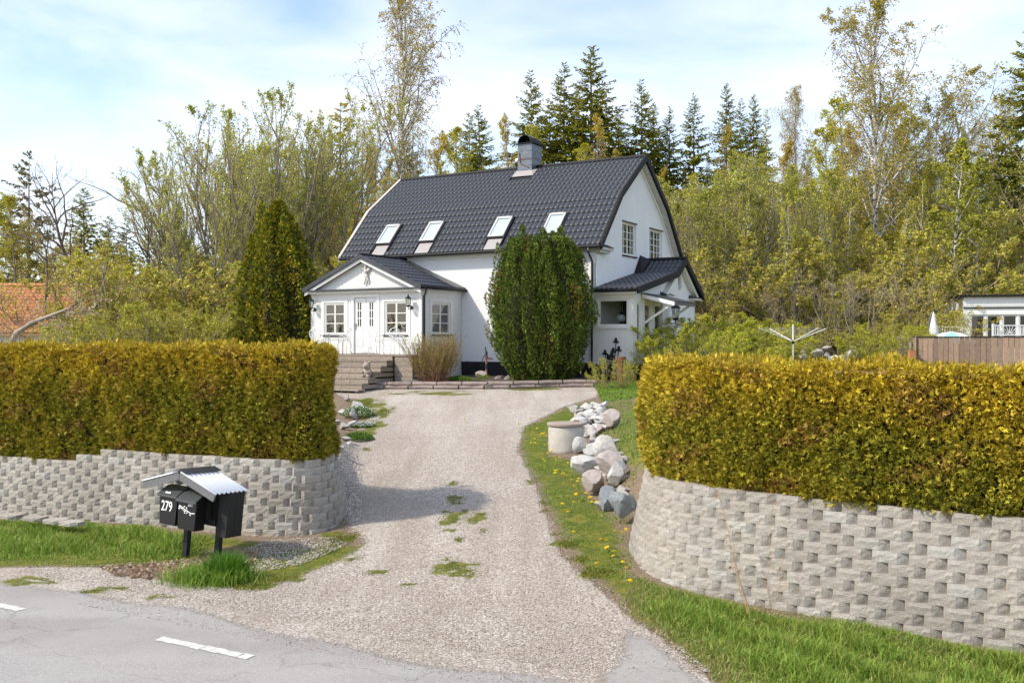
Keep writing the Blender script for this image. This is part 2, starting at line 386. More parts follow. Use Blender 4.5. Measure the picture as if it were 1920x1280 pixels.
def rc(X, Y): return .486*X+.874*Y
def blobs(X, Y, lst):
    m = np.full(np.shape(X), -1.0)
    for px, py, rx, ry in lst:
        g = G(px, py); rx_ = rx/F*g[1]; ry_ = abs(G(px, py-ry)[1]-g[1])
        m = np.maximum(m, 1-np.sqrt(((X-g[0])/rx_)**2+((Y-g[1])/max(ry_, .1))**2))
    return m
GB = [(853, 906, 12, 4), (849, 933, 10, 3), (852, 946, 9, 4), (835, 966, 14, 7), (886, 970, 30, 9), (905, 995, 12, 5), (838, 996, 16, 5), (860, 1014, 10, 6), (850, 1056, 22, 10), (885, 1078, 26, 12), (994, 903, 16, 6), (1019, 944, 12, 6), (1019, 958, 12, 4), (1038, 1003, 10, 4), (1066, 1021, 26, 9), (638, 1013, 24, 8), (610, 1032, 30, 12), (665, 1050, 20, 10), (660, 940, 16, 6), (685, 843, 12, 5), (1090, 1050, 30, 8), (1110, 1080, 40, 10), (760, 1100, 20, 5), (700, 1075, 30, 6), (870, 972, 46, 18), (860, 1068, 55, 20), (862, 1012, 14, 6), (855, 940, 22, 8), (700, 790, 30, 22), (722, 772, 22, 14), (676, 815, 30, 10), (690, 755, 40, 10),
      (60, 1092, 80, 10), (190, 1110, 55, 9), (300, 1122, 32, 6), (640, 1010, 40, 14), (845, 910, 16, 4), (660, 720, 60, 10), (800, 737, 120, 5), (1000, 727, 90, 5), (1060, 1020, 30, 10), (1120, 1072, 50, 14), (450, 1100, 70, 14), (530, 1085, 50, 10)]
rb = random.Random(3); GB2 = []
for (a_, b_, c_, d_) in GB:
    for k in range(7 if c_ > 20 else 3):
        q = rb.random()**.5*.85; th = rb.random()*6.283; f_ = rb.uniform(.22, .5); GB2.append((a_+c_*q*math.cos(th), b_+d_*q*math.sin(th), c_*f_, d_*f_*1.1))
def masks(X, Y):
    g = sstep(-.25, .25, sdist(X, Y, GRAV)); r_ = rc(X, Y)
    rw = 7.0+.10*np.sin(X*1.3)+.05*np.sin(X*3.7+1)-.25*sstep(-4, -5.5, X)*0
    asp = sstep(.45, -.35, r_-rw); asp = np.maximum(asp, sstep(-.2, .35, sdist(X, Y, ASPR))*.9)
    gr = np.maximum.reduce([sstep(-.2, .3, sdist(X, Y, VL)), sstep(-.15, .25, sdist(X, Y, VR)), sstep(-.15, .25, sdist(X, Y, SR))*.8])
    up = np.maximum(sstep(0, .3, sdist(X, Y, PR)), sstep(0, .3, sdist(X, Y, PL)))
    gr = np.maximum(gr, up*.95); gr = np.maximum(gr, sstep(.0, .35, blobs(X, Y, GB2))*.72)
    lit = sstep(.0, .4, blobs(X, Y, [(300, 1078, 130, 14), (420, 1040, 90, 20), (250, 1070, 60, 10)]))
    gr = gr*(1-.75*lit)
    ctr = np.exp(-((X-(-.75+.02*(Y-9)))/.42)**2)*sstep(8.5, 10, Y)*sstep(24, 17, Y); g = g*(1-.36*ctr)
    far = sstep(36, 44, Y); gr = gr*(1-far)+.55*far; g = g*(1-far)
    wg = sstep(-.1, .5, blobs(X, Y, [(545, 1040, 110, 26), (650, 905, 22, 50)]))
    g = np.where(asp > .5, g, g)
    return np.stack([g, gr, asp, wg], -1)
def terrain_mat():
    m = bpy.data.materials.new('terrain'); m.use_nodes = True; t = m.node_tree; n = t.nodes; b = n['Principled BSDF']
    b.inputs['Roughness'].default_value = .93; b.inputs['Specular IOR Level'].default_value = .2
    l = t.links.new
    def nd(tp, **k):
        x = n.new(tp)
        for a, c in k.items(): setattr(x, a, c)
        return x
    geo = nd('ShaderNodeNewGeometry'); pos = geo.outputs['Position']
    at_ = nd('ShaderNodeAttribute'); at_.attribute_name = 'Col'; sp = nd('ShaderNodeSeparateColor'); l(at_.outputs['Color'], sp.inputs[0])
    def noise(s, d=5, r=.6):
        z = nd('ShaderNodeTexNoise'); z.inputs['Scale'].default_value = s; z.inputs['Detail'].default_value = d; z.inputs['Roughness'].default_value = r; l(pos, z.inputs[0]); return z.outputs[0]
    def ramp(f, st):
        r = nd('ShaderNodeValToRGB'); e = r.color_ramp.elements; e[0].position, e[0].color = st[0][0], (*st[0][1], 1); e[1].position, e[1].color = st[-1][0], (*st[-1][1], 1)
        for p, c in st[1:-1]: q = e.new(p); q.color = (*c, 1)
        l(f, r.inputs[0]); return r.outputs[0]
    def mixc(f, a, c):
        x = nd('ShaderNodeMix', data_type='RGBA')
        for i, v in ((0, f), (6, a), (7, c)):
            if isinstance(v, tuple): x.inputs[i].default_value = (*v, 1)
            elif isinstance(v, float): x.inputs[i].default_value = v
            else: l(v, x.inputs[i])
        return x.outputs[2]
    def mth(op, a, c):
        x = nd('ShaderNodeMath', operation=op)
        for i, v in ((0, a), (1, c)):
            if isinstance(v, (int, float)): x.inputs[i].default_value = v
            else: l(v, x.inputs[i])
        return x.outputs[0]
    en = mth('ADD', mth('MULTIPLY', noise(4.2, 7, .75), .6), mth('ADD', mth('MULTIPLY', noise(26, 4, .7), .5), mth('MULTIPLY', mth('SUBTRACT', noise(90, 3, .8), .5), .55)))
    def sel(mk, amt=1.0):
        v = mth('ADD', mk, mth('MULTIPLY', mth('SUBTRACT', en, .55), amt))
        x = nd('ShaderNodeMapRange', interpolation_type='SMOOTHSTEP'); x.inputs[1].default_value = .4; x.inputs[2].default_value = .6; l(v, x.inputs[0]); return x.outputs[0]
    vo = nd('ShaderNodeTexVoronoi'); vo.inputs['Scale'].default_value = 48; l(pos, vo.inputs[0])
    vo2 = nd('ShaderNodeTexVoronoi'); vo2.inputs['Scale'].default_value = 21; l(pos, vo2.inputs[0])
    sc = nd('ShaderNodeSeparateColor'); l(vo.outputs['Color'], sc.inputs[0])
    sc2 = nd('ShaderNodeSeparateColor'); l(vo2.outputs['Color'], sc2.inputs[0])
    grc = ramp(sc.outputs[0], [(0, (.20, .165, .135)), (.3, (.35, .30, .25)), (.62, (.47, .415, .36)), (.85, (.59, .54, .48)), (1, (.68, .65, .60))])
    grc = mixc(mth('MULTIPLY', sc2.outputs[1], .35), grc, (.37, .31, .265))
    grc = mixc(mth('MULTIPLY', ramp(noise(.9, 5), [(.35, (0, 0, 0)), (.68, (1, 1, 1))]), .42), grc, (.31, .255, .215))
    mp3 = nd('ShaderNodeMapping'); mp3.inputs['Rotation'].default_value = (0, 0, R(4)); mp3.inputs['Scale'].default_value = (1.35, .10, 1); l(pos, mp3.inputs[0])
    nl3 = nd('ShaderNodeTexNoise'); nl3.inputs['Scale'].default_value = 1.0; nl3.inputs['Detail'].default_value = 5; nl3.inputs['Roughness'].default_value = .6; l(mp3.outputs[0], nl3.inputs[0])
    grc = mixc(mth('MULTIPLY', ramp(nl3.outputs[0], [(.50, (0, 0, 0)), (.64, (1, 1, 1))]), .40), grc, (.27, .225, .175))
    grc = mixc(mth('MULTIPLY', ramp(nl3.outputs[0], [(.36, (1, 1, 1)), (.46, (0, 0, 0))]), .35), grc, (.56, .51, .45))
    wgc = ramp(sc.outputs[1], [(0, (.22, .19, .16)), (.4, (.37, .325, .28)), (1, (.52, .475, .42))])
    asc = ramp(noise(95, 3, .8), [(.3, (.19, .18, .168)), (.52, (.37, .355, .335)), (.7, (.52, .50, .475))])
    mp2 = nd('ShaderNodeMapping'); mp2.inputs['Rotation'].default_value = (0, 0, R(29)); mp2.inputs['Scale'].default_value = (.12, 1.1, 1); l(pos, mp2.inputs[0])
    nl = nd('ShaderNodeTexNoise'); nl.inputs['Scale'].default_value = 1.1; nl.inputs['Detail'].default_value = 4; l(mp2.outputs[0], nl.inputs[0])
    asc = mixc(mth('MULTIPLY', ramp(nl.outputs[0], [(.42, (0, 0, 0)), (.58, (1, 1, 1))]), .40), asc, (.25, .21, .20))
    vc = nd('ShaderNodeTexVoronoi', feature='DISTANCE_TO_EDGE'); vc.inputs['Scale'].default_value = .55; vw = nd('ShaderNodeVectorMath', operation='ADD'); nw = nd('ShaderNodeTexNoise'); nw.inputs['Scale'].default_value = 1.6; nw.inputs['Detail'].default_value = 6; l(pos, nw.inputs[0]); l(pos, vw.inputs[0]); l(nw.outputs['Color'], vw.inputs[1]); l(vw.outputs[0], vc.inputs[0])
    asc = mixc(mth('MULTIPLY', ramp(vc.outputs['Distance'], [(.0, (1, 1, 1)), (.006, (0, 0, 0))]), .55), asc, (.13, .12, .11))
    asc = mixc(mth('MULTIPLY', ramp(noise(.7, 5, .7), [(.45, (0, 0, 0)), (.6, (1, 1, 1))]), .35), asc, (.42, .40, .37))
    gnc = ramp(noise(5, 6, .7), [(.3, (.065, .095, .015)), (.5, (.12, .135, .02)), (.66, (.24, .20, .035)), (.8, (.20, .14, .06))])
    soc = ramp(noise(38, 6, .8), [(.3, (.08, .055, .035)), (.5, (.20, .145, .10)), (.62, (.33, .25, .18)), (.75, (.45, .36, .28))])
    col = mixc(sel(sp.outputs[0]), soc, mixc(sel(at_.outputs['Alpha'], 1.8), grc, wgc))
    asx = sel(sp.outputs[2], .8); col = mixc(asx, col, asc)
    grx = sel(sp.outputs[1], 2.0); col = mixc(grx, col, gnc)
    l(col, b.inputs['Base Color'])
    bp = nd('ShaderNodeBump'); bp.inputs['Strength'].default_value = .9; bp.inputs['Distance'].default_value = .012
    hgt = mth('ADD', mth('MULTIPLY', vo.outputs['Distance'], mth('MULTIPLY', mth('SUBTRACT', 1, asx), -1.1)), mth('MULTIPLY', noise(160, 3, .8), .55)); l(hgt, bp.inputs['Height']); l(bp.outputs[0], b.inputs['Normal'])
    m.diffuse_color = (.4, .35, .3, 1)
    return m
M['terrain'] = terrain_mat()
def sheet(name, xs, ys, dz, keep=None, **k):
    X, Y = np.meshgrid(xs, ys); Z = H(X, Y)+dz; nx, ny = len(xs), len(ys)
    V = np.stack([X, Y, Z], -1).reshape(-1, 3); mk = masks(X.ravel(), Y.ravel())
    i = np.arange(nx*ny).reshape(ny, nx); Q = np.stack([i[:-1, :-1], i[:-1, 1:], i[1:, 1:], i[1:, :-1]], -1).reshape(-1, 4)
    if keep is not None:
        kv = keep(X.ravel(), Y.ravel()); Q = Q[kv[Q].all(1)]
        used = np.unique(Q); re = np.full(nx*ny, -1); re[used] = np.arange(len(used)); V = V[used]; mk = mk[used]; Q = re[Q]
    me = np_mesh(name, V, quads=Q, col=mk, mats=[M['terrain']], smooth=True)
    return obj(name, me, kind='structure', **k)
def axis(lo, a, b, hi, st, g=1.25):
    mid = list(np.arange(a, b+1e-6, st)); s_ = st; x = b; r_ = []
    while x < hi: s_ *= g; x += s_; r_.append(x)
    s_ = st; x = a; l_ = []
    while x > lo: s_ *= g; x -= s_; l_.append(x)
    return np.array(l_[::-1]+mid+r_)
sheet('ground', axis(-700, -10, 8, 700, .14), axis(-60, 7.2, 34, 1500, .14), 0)
sheet('driveway', np.arange(-9, 4.5, .1), np.arange(7.0, 35, .1), .008, lambda X, Y: (sdist(X, Y, GRAV) > -.05) & (rc(X, Y) > 6.9))
# road in its own rotated grid
def road():
    rs_ = random.Random(1)
    a = np.arange(-90, 90, .25); b_ = np.concatenate([np.arange(-1.0, 5, .5), np.arange(5, 7.45, .06)])
    A, B = np.meshgrid(a, b_); X = RD[0]*A+.486*B; Y = RD[1]*A+.874*B
    Z = .016+np.maximum(0, H(X, Y)-.0)*0+zdrive(X, Y)*(zdrive(X, Y) > 0)+np.minimum(zdrive(X, Y), 0)
    nx, ny = len(a), len(b_); V = np.stack([X, Y, Z], -1).reshape(-1, 3); mk = masks(X.ravel(), Y.ravel())
    i = np.arange(nx*ny).reshape(ny, nx); Q = np.stack([i[:-1, :-1], i[:-1, 1:], i[1:, 1:], i[1:, :-1]], -1).reshape(-1, 4)
    rd = obj('road', np_mesh('road', V, quads=Q, col=mk, mats=[M['terrain']], smooth=True), kind='structure')
    for k in range(-14, 12):
        s0 = (-3.25*RD[0]+9.085*RD[1])+k*3.13; mb = MB()
        for j in range(10):
            q0 = s0+j*.113; pts = []
            for (ds, dc) in ((0, -.055), (.113, -.055), (.113, .055), (0, .055)):
                x = RD[0]*(q0+ds)+.486*(RC+dc); y = RD[1]*(q0+ds)+.874*(RC+dc); z_ = float(zdrive(np.array(x), np.array(y)))
                pts.append((x+rs_.uniform(-.006, .006), y+rs_.uniform(-.012, .012), z_+.021))
            mb.add(pts, [(0, 1, 2, 3)])
        part('edge_line', mb, M['road_paint'], rd)
road()
# ------------------------------------------------------------------ block retaining walls
def smooth_path(p, it=2):
    p = [np.array(q, float) for q in p]
    for _ in range(it):
        r_ = [p[0]]
        for a, b in zip(p[:-1], p[1:]): r_ += [a*.75+b*.25, a*.25+b*.75]
        p = r_+[p[-1]]
    return np.array(p)
def path_tools(p):
    p = np.array(p); sl_ = np.linalg.norm(np.diff(p, axis=0), axis=1); s = np.concatenate([[0], np.cumsum(sl_)])
    def ev(q):
        x = np.interp(q, s, p[:, 0]); y = np.interp(q, s, p[:, 1])
        x2 = np.interp(q+.12, s, p[:, 0]); y2 = np.interp(q+.12, s, p[:, 1]); x1 = np.interp(q-.12, s, p[:, 0]); y1 = np.interp(q-.12, s, p[:, 1])
        return x, y, np.arctan2(y2-y1, x2-x1)
    return ev, s[-1]
def block_mesh(seed, half=False):
    rng = np.random.default_rng(seed); wd = .335 if not half else .2; ch = .088; dp = .068; h = .1030; nx, nz_ = 8, 3
    cl = .018; xs = np.array([0, cl*.5, cl, cl+.07, cl+.15, wd-ch-.05, wd-ch, wd-ch*.5, wd])-wd/2
    prof = lambda x: max(0, (x-(wd/2-ch))/ch)*dp if x > 0 else max(0, (-x-(wd/2-cl))/cl)*dp*.55
    V = []; n = len(xs)
    for k in range(nz_+1):
        for i, x in enumerate(xs):
            edge = k in (0, nz_)
            d = rng.uniform(-.005, .005) if not edge else rng.uniform(.002, .0065)
            if i in (0, n-1): d *= .4
            V.append((x+rng.uniform(-.004, .004)*(0 < i < n-1), prof(x)+d, k*h/nz_+(0 if edge else rng.uniform(-.006, .006))))
    Q = [(k*n+i, k*n+i+1, (k+1)*n+i+1, (k+1)*n+i) for k in range(nz_) for i in range(n-1)]
    b = len(V); D = .22
    V += [(-wd/2+.02, D, 0), (wd/2-.02, D, 0), (wd/2-.02, D, h), (-wd/2+.02, D, h)]
    mb = MB(); t0 = nz_*n
    fs = Q+[tuple([t0+i for i in range(n)]+[b+2, b+3]), tuple([i for i in range(n)][::-1]+[b, b+1]), (b+1, b+0, b+3, b+2)]
    fs += [(b, )+tuple(k*n for k in range(nz_+1))+(b+3,), (b+2,)+tuple(k*n+n-1 for k in range(nz_, -1, -1))+(b+1,)]
    mb.add(V, fs); return mb.mesh('block', M['block'])
BM = [block_mesh(i) for i in range(8)]
def block_wall(label, path, z0, ztop, flip, rowtop=None, maxparts=300):
    w_ = thing('retaining_wall', label, 'wall')
    base = smooth_path(path, 2); d = np.gradient(base, axis=0); nrm = unit(np.stack([-d[:, 1], d[:, 0]], -1)*(1 if flip else -1))
    h = .105; nrow = int(round((ztop-z0)/h)); rng = random.Random(5); L_ = []
    for k in range(nrow):
        z = ztop-(nrow-k)*h; off = (z+.05)*.21
        ev, Ln = path_tools(base+nrm*off)
        s_ = .17*(k % 2)+rng.uniform(-.02, .02)
        while s_ < Ln:
            x, y, a = ev(s_)
            gz = -.3
            if (rowtop is None or z+h <= rowtop(x)+.01) and z+h > gz:
                L_.append((math.hypot(x, y), x, y, z, a if flip else a+math.pi))
            s_ += .342
    L_.sort(); vis = [b for b in L_ if b[3] > zdrive(np.array(b[1]), np.array(b[2]))-.12]
    vis = [b for b in vis if abs(b[1]/b[2]) < .56]
    keep = set(map(id, vis[:maxparts])); rest = [b for b in L_ if id(b) not in keep]
    for b in vis[:maxparts]:
        o = obj('block', rng.choice(BM), w_, loc=(b[1], b[2], b[3]), rot=(0, 0, b[4]+rng.uniform(-.012, .012)))
    if rest:
        nv = []; nq = MB()
        for b in rest:
            me = rng.choice(BM); T = Matrix.Translation((b[1], b[2], b[3])) @ Matrix.Rotation(b[4], 4, 'Z')
            nq.add([T @ v.co for v in me.vertices], [tuple(p.vertices) for p in me.polygons])
        part('remaining_blocks', nq, M['block'], w_, kind='stuff')
    # solid core behind the blocks
    c_ = base+nrm*.32; e_ = base+nrm*.50; mb = MB()
    c0 = base+nrm*.22
    vs = [(x, y, -.5) for x, y in c0]+[(x, y, (ztop if rowtop is None else min(ztop, rowtop(x)))-.03) for x, y in c_]+[(x, y, (ztop if rowtop is None else min(ztop, rowtop(x)))-.03) for x, y in e_]
    n = len(base); fs = [(r_*n+i, r_*n+i+1, (r_+1)*n+i+1, (r_+1)*n+i) for r_ in (0, 1) for i in range(n-1)]
    mb.add(vs, fs); part('backfill', mb, M['soil'], w_)
    return w_
block_wall('curved grey split-block retaining wall right of the gravel drive, under the right hedge', RW, -.3, 1.17, False)
def rt(x): return 1.095 if x > -6.35 else (.99 if x > -6.85 else .885)
block_wall('curved grey split-block retaining wall behind the mailboxes, left of the gravel drive', LW, -.38, 1.095, True, rt)
# ------------------------------------------------------------------ thuja sprays
def sprays(np_, rng, P, D, size, cols, fan=.55, m=0, nf=3, wid=.125):
    """each spray is a small flat fan of pointed fronds"""
    n = len(P); side = perp(rng, D); L_ = size*(.6+.8*rng.random((n, 1)))
    for k in range(nf):
        a = (k-(nf-1)/2)*fan/((nf-1)/2 or 1)
        d = unit(D*math.cos(a)+side*math.sin(a)); nr = np.cross(D, side); b = unit(np.cross(nr, d))
        Lk = L_*(1 if abs(a) < .1 else .75); mid = P+d*Lk*.5+nr*L_*.05*rng.normal(size=(n, 1)); tip = P+d*Lk+nr*L_*.14*rng.normal(size=(n, 1))
        V = np.stack([P, mid+b*Lk*wid, tip, mid-b*Lk*wid], 1)
        np_.add(V, np.repeat(cols*(1+.12*rng.normal(size=(n, 1))), 4, 0), Q=np.arange(n*4).reshape(n, 4), m=m)
def poly_len(p): return np.linalg.norm(np.roll(p, -1, 0)-p, axis=1)
def hedge(label, outline, zb, zt, front_n, density, size, seed, gold, zbf=None, bulge=.09, br=1.0):
    rng = np.random.default_rng(seed); T_ = thing('hedge', label, 'hedge')
    o = np.array(outline); ln = poly_len(o); area = 0.5*np.sum(o[:, 0]*np.roll(o[:, 1], -1)-np.roll(o[:, 0], -1)*o[:, 1])
    if area < 0: o = o[::-1]; ln = poly_len(o)
    cs = np.concatenate([[0], np.cumsum(ln)]); Ltot = cs[-1]; oo = np.vstack([o, o[:1]])
    cen = o.mean(0)
    n = int(Ltot*(zt-zb)*density); s = rng.random(n)*Ltot
    x = np.interp(s, cs, oo[:, 0]); y = np.interp(s, cs, oo[:, 1]); i = np.clip(np.searchsorted(cs, s)-1, 0, len(o)-1)
    dd = (oo[1:]-oo[:-1])[i]; nr = unit(np.stack([dd[:, 1], -dd[:, 0]], -1))
    keep = (nr@np.array(front_n) > -.15) | (rng.random(n) < .12); x, y, nr, s = x[keep], y[keep], nr[keep], s[keep]; n = len(x)
    u = rng.random(n)
    zlo = np.full(n, zb) if zbf is None else zbf(x)
    z = zlo+(zt-zlo)*u
    lump = bulge*(np.sin(s*2.1+z*1.3)*.4+np.sin(s*5.3-z*3.1)*.3+np.sin(s*11+z*7)*.25+np.sin(z*4.5+s*.7)*.3)+.035*np.sin(s*23+3*np.sin(z*9))*np.sin(z*27+s*5)
    rim = -.05*sstep(zt-.12, zt, z)-.05*sstep(zlo+.15, zlo, z)
    dep = -rng.random(n)**2*.10; off = lump*1.15+rim+dep
    P = np.stack([x+nr[:, 0]*off, y+nr[:, 1]*off, z+.02*rng.normal(size=n)], -1)
    D = unit(np.stack([nr[:, 0]*.8, nr[:, 1]*.8, np.full(n, .35)], -1)+.55*rng.normal(size=(n, 3)))
    # top
    nt_ = int(Ltot/2*1.0*density*1.1); s2 = rng.random(nt_)*Ltot; x2 = np.interp(s2, cs, oo[:, 0]); y2 = np.interp(s2, cs, oo[:, 1])
    i2 = np.clip(np.searchsorted(cs, s2)-1, 0, len(o)-1); d2 = (oo[1:]-oo[:-1])[i2]; n2 = unit(np.stack([d2[:, 1], -d2[:, 0]], -1)); inn = rng.random(nt_)*.55
    ztp = zt+.035*np.sin(s2*3.3)+.03*np.sin(s2*8.7+2)+.03*rng.random(nt_)
    P2 = np.stack([x2-n2[:, 0]*inn, y2-n2[:, 1]*inn, ztp-.04], -1)
    D2 = unit(np.stack([.8*rng.normal(size=nt_), .8*rng.normal(size=nt_), np.ones(nt_)*1.0], -1))
    t_ = sstep(zt-.9, zt-.06, z)[:, None]; g = np.array([(.48, .35, .022), (.40, .32, .022), (.58, .43, .04), (.39, .26, .03)]); f = np.array([(.17, .175, .016), (.25, .235, .02), (.33, .28, .024), (.10, .12, .013), (.34, .25, .035)])  # gold towards the top: yellow tips, plus light from above put into the colour
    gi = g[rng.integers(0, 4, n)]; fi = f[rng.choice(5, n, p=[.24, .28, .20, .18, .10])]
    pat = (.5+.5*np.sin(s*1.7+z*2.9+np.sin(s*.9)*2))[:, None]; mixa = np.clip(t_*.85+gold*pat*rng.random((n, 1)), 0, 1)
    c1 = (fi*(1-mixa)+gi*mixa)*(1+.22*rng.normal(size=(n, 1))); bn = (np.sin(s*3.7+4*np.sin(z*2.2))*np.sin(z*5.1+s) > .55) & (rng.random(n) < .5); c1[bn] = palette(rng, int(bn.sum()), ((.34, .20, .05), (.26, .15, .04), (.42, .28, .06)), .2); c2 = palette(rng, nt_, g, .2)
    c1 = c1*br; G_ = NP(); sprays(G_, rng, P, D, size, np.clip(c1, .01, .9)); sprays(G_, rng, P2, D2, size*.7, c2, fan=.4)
    # a few long shoots on top
    k = int(nt_*.035); sprays(G_, rng, P2[:k]+[0, 0, .03], unit(D2[:k]*[.5, .5, 1.4]), size*1.25, c2[:k], fan=.35)
    obj('foliage', G_.mesh('foliage', [M['needle']]), T_, kind='stuff')
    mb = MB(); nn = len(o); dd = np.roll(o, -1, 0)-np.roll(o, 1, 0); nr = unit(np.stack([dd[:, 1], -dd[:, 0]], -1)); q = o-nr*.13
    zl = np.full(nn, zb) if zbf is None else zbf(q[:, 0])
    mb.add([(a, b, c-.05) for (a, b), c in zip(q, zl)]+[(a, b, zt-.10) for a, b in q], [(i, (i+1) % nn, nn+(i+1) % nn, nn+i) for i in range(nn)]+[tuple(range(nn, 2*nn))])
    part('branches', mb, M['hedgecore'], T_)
    return T_
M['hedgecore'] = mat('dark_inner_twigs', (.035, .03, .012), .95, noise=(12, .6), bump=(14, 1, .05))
def off_path(path, d, flip):
    b = smooth_path(path, 2); g = np.gradient(b, axis=0); nr = unit(np.stack([-g[:, 1], g[:, 0]], -1)*(1 if flip else -1)); return b+nr*d
rf = off_path(RW, .27, False); rb = off_path([(6.6, 6.85), (4.35, 8.60), (2.9, 9.75)], 1.45, False)
rf = rf[rf[:, 1] < 12.9]
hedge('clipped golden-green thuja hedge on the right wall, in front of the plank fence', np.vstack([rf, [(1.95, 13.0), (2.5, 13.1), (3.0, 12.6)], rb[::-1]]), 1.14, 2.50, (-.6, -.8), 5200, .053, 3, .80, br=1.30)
lf = off_path(LW, .26, True); lf = lf[lf[:, 1]+lf[:, 0]*.0 < 99]; lf = lf[~((lf[:, 0] > -4.5) & (lf[:, 1] > 15.0))]
lb = off_path([(-13.5, 18.42), (-4.3, 13.93), (-3.9, 13.8)], 1.5, True)
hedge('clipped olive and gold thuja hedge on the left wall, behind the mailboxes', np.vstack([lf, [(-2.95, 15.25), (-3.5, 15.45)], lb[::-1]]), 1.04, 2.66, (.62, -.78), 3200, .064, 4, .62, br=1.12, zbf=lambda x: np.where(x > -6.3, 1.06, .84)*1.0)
# ------------------------------------------------------------------ rocks
def rock_mesh(seed, m, sub=2, cuts=15):
    rng = random.Random(seed); bm = bmesh.new(); bmesh.ops.create_icosphere(bm, subdivisions=sub+1, radius=1)
    for _ in range(cuts):
        nrm = Vector((rng.gauss(0, 1), rng.gauss(0, 1), rng.gauss(0, 1))).normalized(); d = rng.uniform(.38, .78)
        for v in bm.verts:
            e = v.co.dot(nrm)-d
            if e > 0: v.co -= nrm*e*.985
    for v in bm.verts: v.co *= 1+rng.uniform(-.025, .025)
    me = bpy.data.meshes.new('rock'); bm.to_mesh(me); bm.free(); me.materials.append(m)
    return me
RK = {k: [rock_mesh(i*7+j, M[k]) for i in range(5)] for j, k in enumerate(('rock', 'rockw', 'rockp', 'slate'))}
def rock(k, px, py, wpx, hpx, rz, label, group=None, Y=None, sy=None, tilt=(0, 0), cat='rock'):
    g = G(px, py) if Y is None else tuple(at(px, py, Y)); s = g[1]/F; wx = wpx*s/2*1.3; hz = hpx*s/2*1.25
    o = obj('rock', RK[k][rng0.randrange(5)], None, label, cat, group, None, (g[0], g[1]+.0, g[2]+hz*.72), (tilt[0], tilt[1], rz))
    o.scale = (wx, sy*wx if sy else wx*.8, hz); return o
rng0 = random.Random(11)
# (kind, px, py(base), w, h, label)
big = [('rockw', 1103, 893, 44, 40, 'pale pointed rock leaning at the foot of the bank, right of the drive', 'x'),
       ('slate', 1167, 985, 36, 62, 'upright blue-grey stone slab beside the end of the right wall', 'x'),
       ('slate', 1137, 958, 34, 34, 'dark blue-grey boulder left of the upright slab', 'x'),
       ('rockp', 1113, 928, 38, 34, 'pinkish angular rock just below the pale pointed rock', 'x'),
       ('rockw', 1158, 912, 34, 42, 'white streaked rock standing beside the hedge foot, above the slabs', 'x'),
       ('rockp', 1145, 893, 46, 34, 'large rosy grey boulder on the bank beside the hedge', 'x'),
       ('rockw', 1141, 860, 40, 34, 'large white rock in the middle of the bank', 'x'),
       ('rockp', 1068, 846, 26, 20, 'pinkish round rock leaning on the front of the concrete well', 'x'),
       ('rockw', 1091, 850, 24, 24, 'cream rock touching the right foot of the concrete well', 'x'),
       ('rockp', 1148, 806, 30, 28, 'reddish boulder topping the rubble right of the well lid', 'x')]
for k, px, py, wd, h, lb, _ in big: rock(k, px, py, wd*1.22, h*1.32, rng0.uniform(-.5, .5), lb, tilt=(rng0.uniform(-.2, .2), rng0.uniform(-.15, .15)))
gr_ = 'rubble stones heaped on the bank by the well'
for i in range(86):
    t = rng0.random()
    if i < 50: px = rng0.uniform(1070, 1140); py = rng0.uniform(764, 806); sz = rng0.uniform(12, 26)
    elif i < 66: px = 1100+rng0.uniform(0, 62)+0; py = rng0.uniform(806, 860); sz = rng0.uniform(14, 26)
    else: px = rng0.uniform(1120, 1178); py = rng0.uniform(860, 965); sz = rng0.uniform(10, 26)
    if i < 50: px = 1075+ (py-764)*.2+rng0.uniform(0, 62)
    rock(rng0.choice(['rock', 'rockw', 'rockp', 'rock', 'rockw']), px, py, sz*1.25, sz*.8, rng0.uniform(0, 3), 'rubble stone heaped on the grassy bank between the well and the right hedge', gr_, tilt=(rng0.uniform(-.4, .4), rng0.uniform(-.4, .4)))
gl_ = 'stones edging the left side of the drive'
for px, py, wd, h in [(655, 783, 20, 12), (668, 765, 26, 14), (650, 752, 18, 10), (662, 800, 22, 15), (644, 805, 22, 14), (630, 818, 26, 12), (647, 826, 24, 10), (636, 845, 30, 12), (628, 870, 26, 12), (655, 835, 14, 8), (632, 795, 20, 10), (640, 778, 22, 12), (626, 893, 26, 10), (662, 787, 16, 24)]:
    rock(rng0.choice(['rock', 'rockw', 'rock']), px, py, wd, h, rng0.uniform(0, 3), 'grey stone edging the drive beside the end of the left hedge', gl_, tilt=(rng0.uniform(-.3, .3), rng0.uniform(-.3, .3)))
for px, py, wd, h, k, lb in [(903, 711, 24, 15, 'rockp', 'pink boulder at the foot of the old water pump'), (937, 713, 22, 13, 'rockp', 'reddish rock between the water pump and the dark round evergreen'), (952, 715, 16, 12, 'rock', 'small grey rock at the left foot of the dark round evergreen')]:
    rock(k, px, py, wd, h, .3, lb)
# ------------------------------------------------------------------ concrete well
g = G(1063, 850); wl = thing('concrete_well', 'round concrete well ring with brownish lid beside the drive', 'well', (g[0], g[1]+.33, g[2]-.05))
s_ = (g[1]+.33)/F
mb = MB(); mb.lathe([(.34, 0), (.345, .1), (.345, .50), (.335, .56)], 32); part('ring', mb, M['concrete'], wl, True)
wl.data; 
for p_ in wl.children: p_.data.polygons.foreach_set('use_smooth', [len(f.vertices) == 4 for f in p_.data.polygons])
mb = MB(); mb.lathe([(.355, .563), (.372, .567), (.372, .605), (.36, .617), (.02, .622)], 32); part('lid', mb, M['lidc'], wl)
mb = MB(); mb.tube([(-.01+.16, 0, .61), (.16, 0, .65), (.24, 0, .65), (.25, 0, .61)], .008, 6); part('handle', mb, M['rust'], wl)
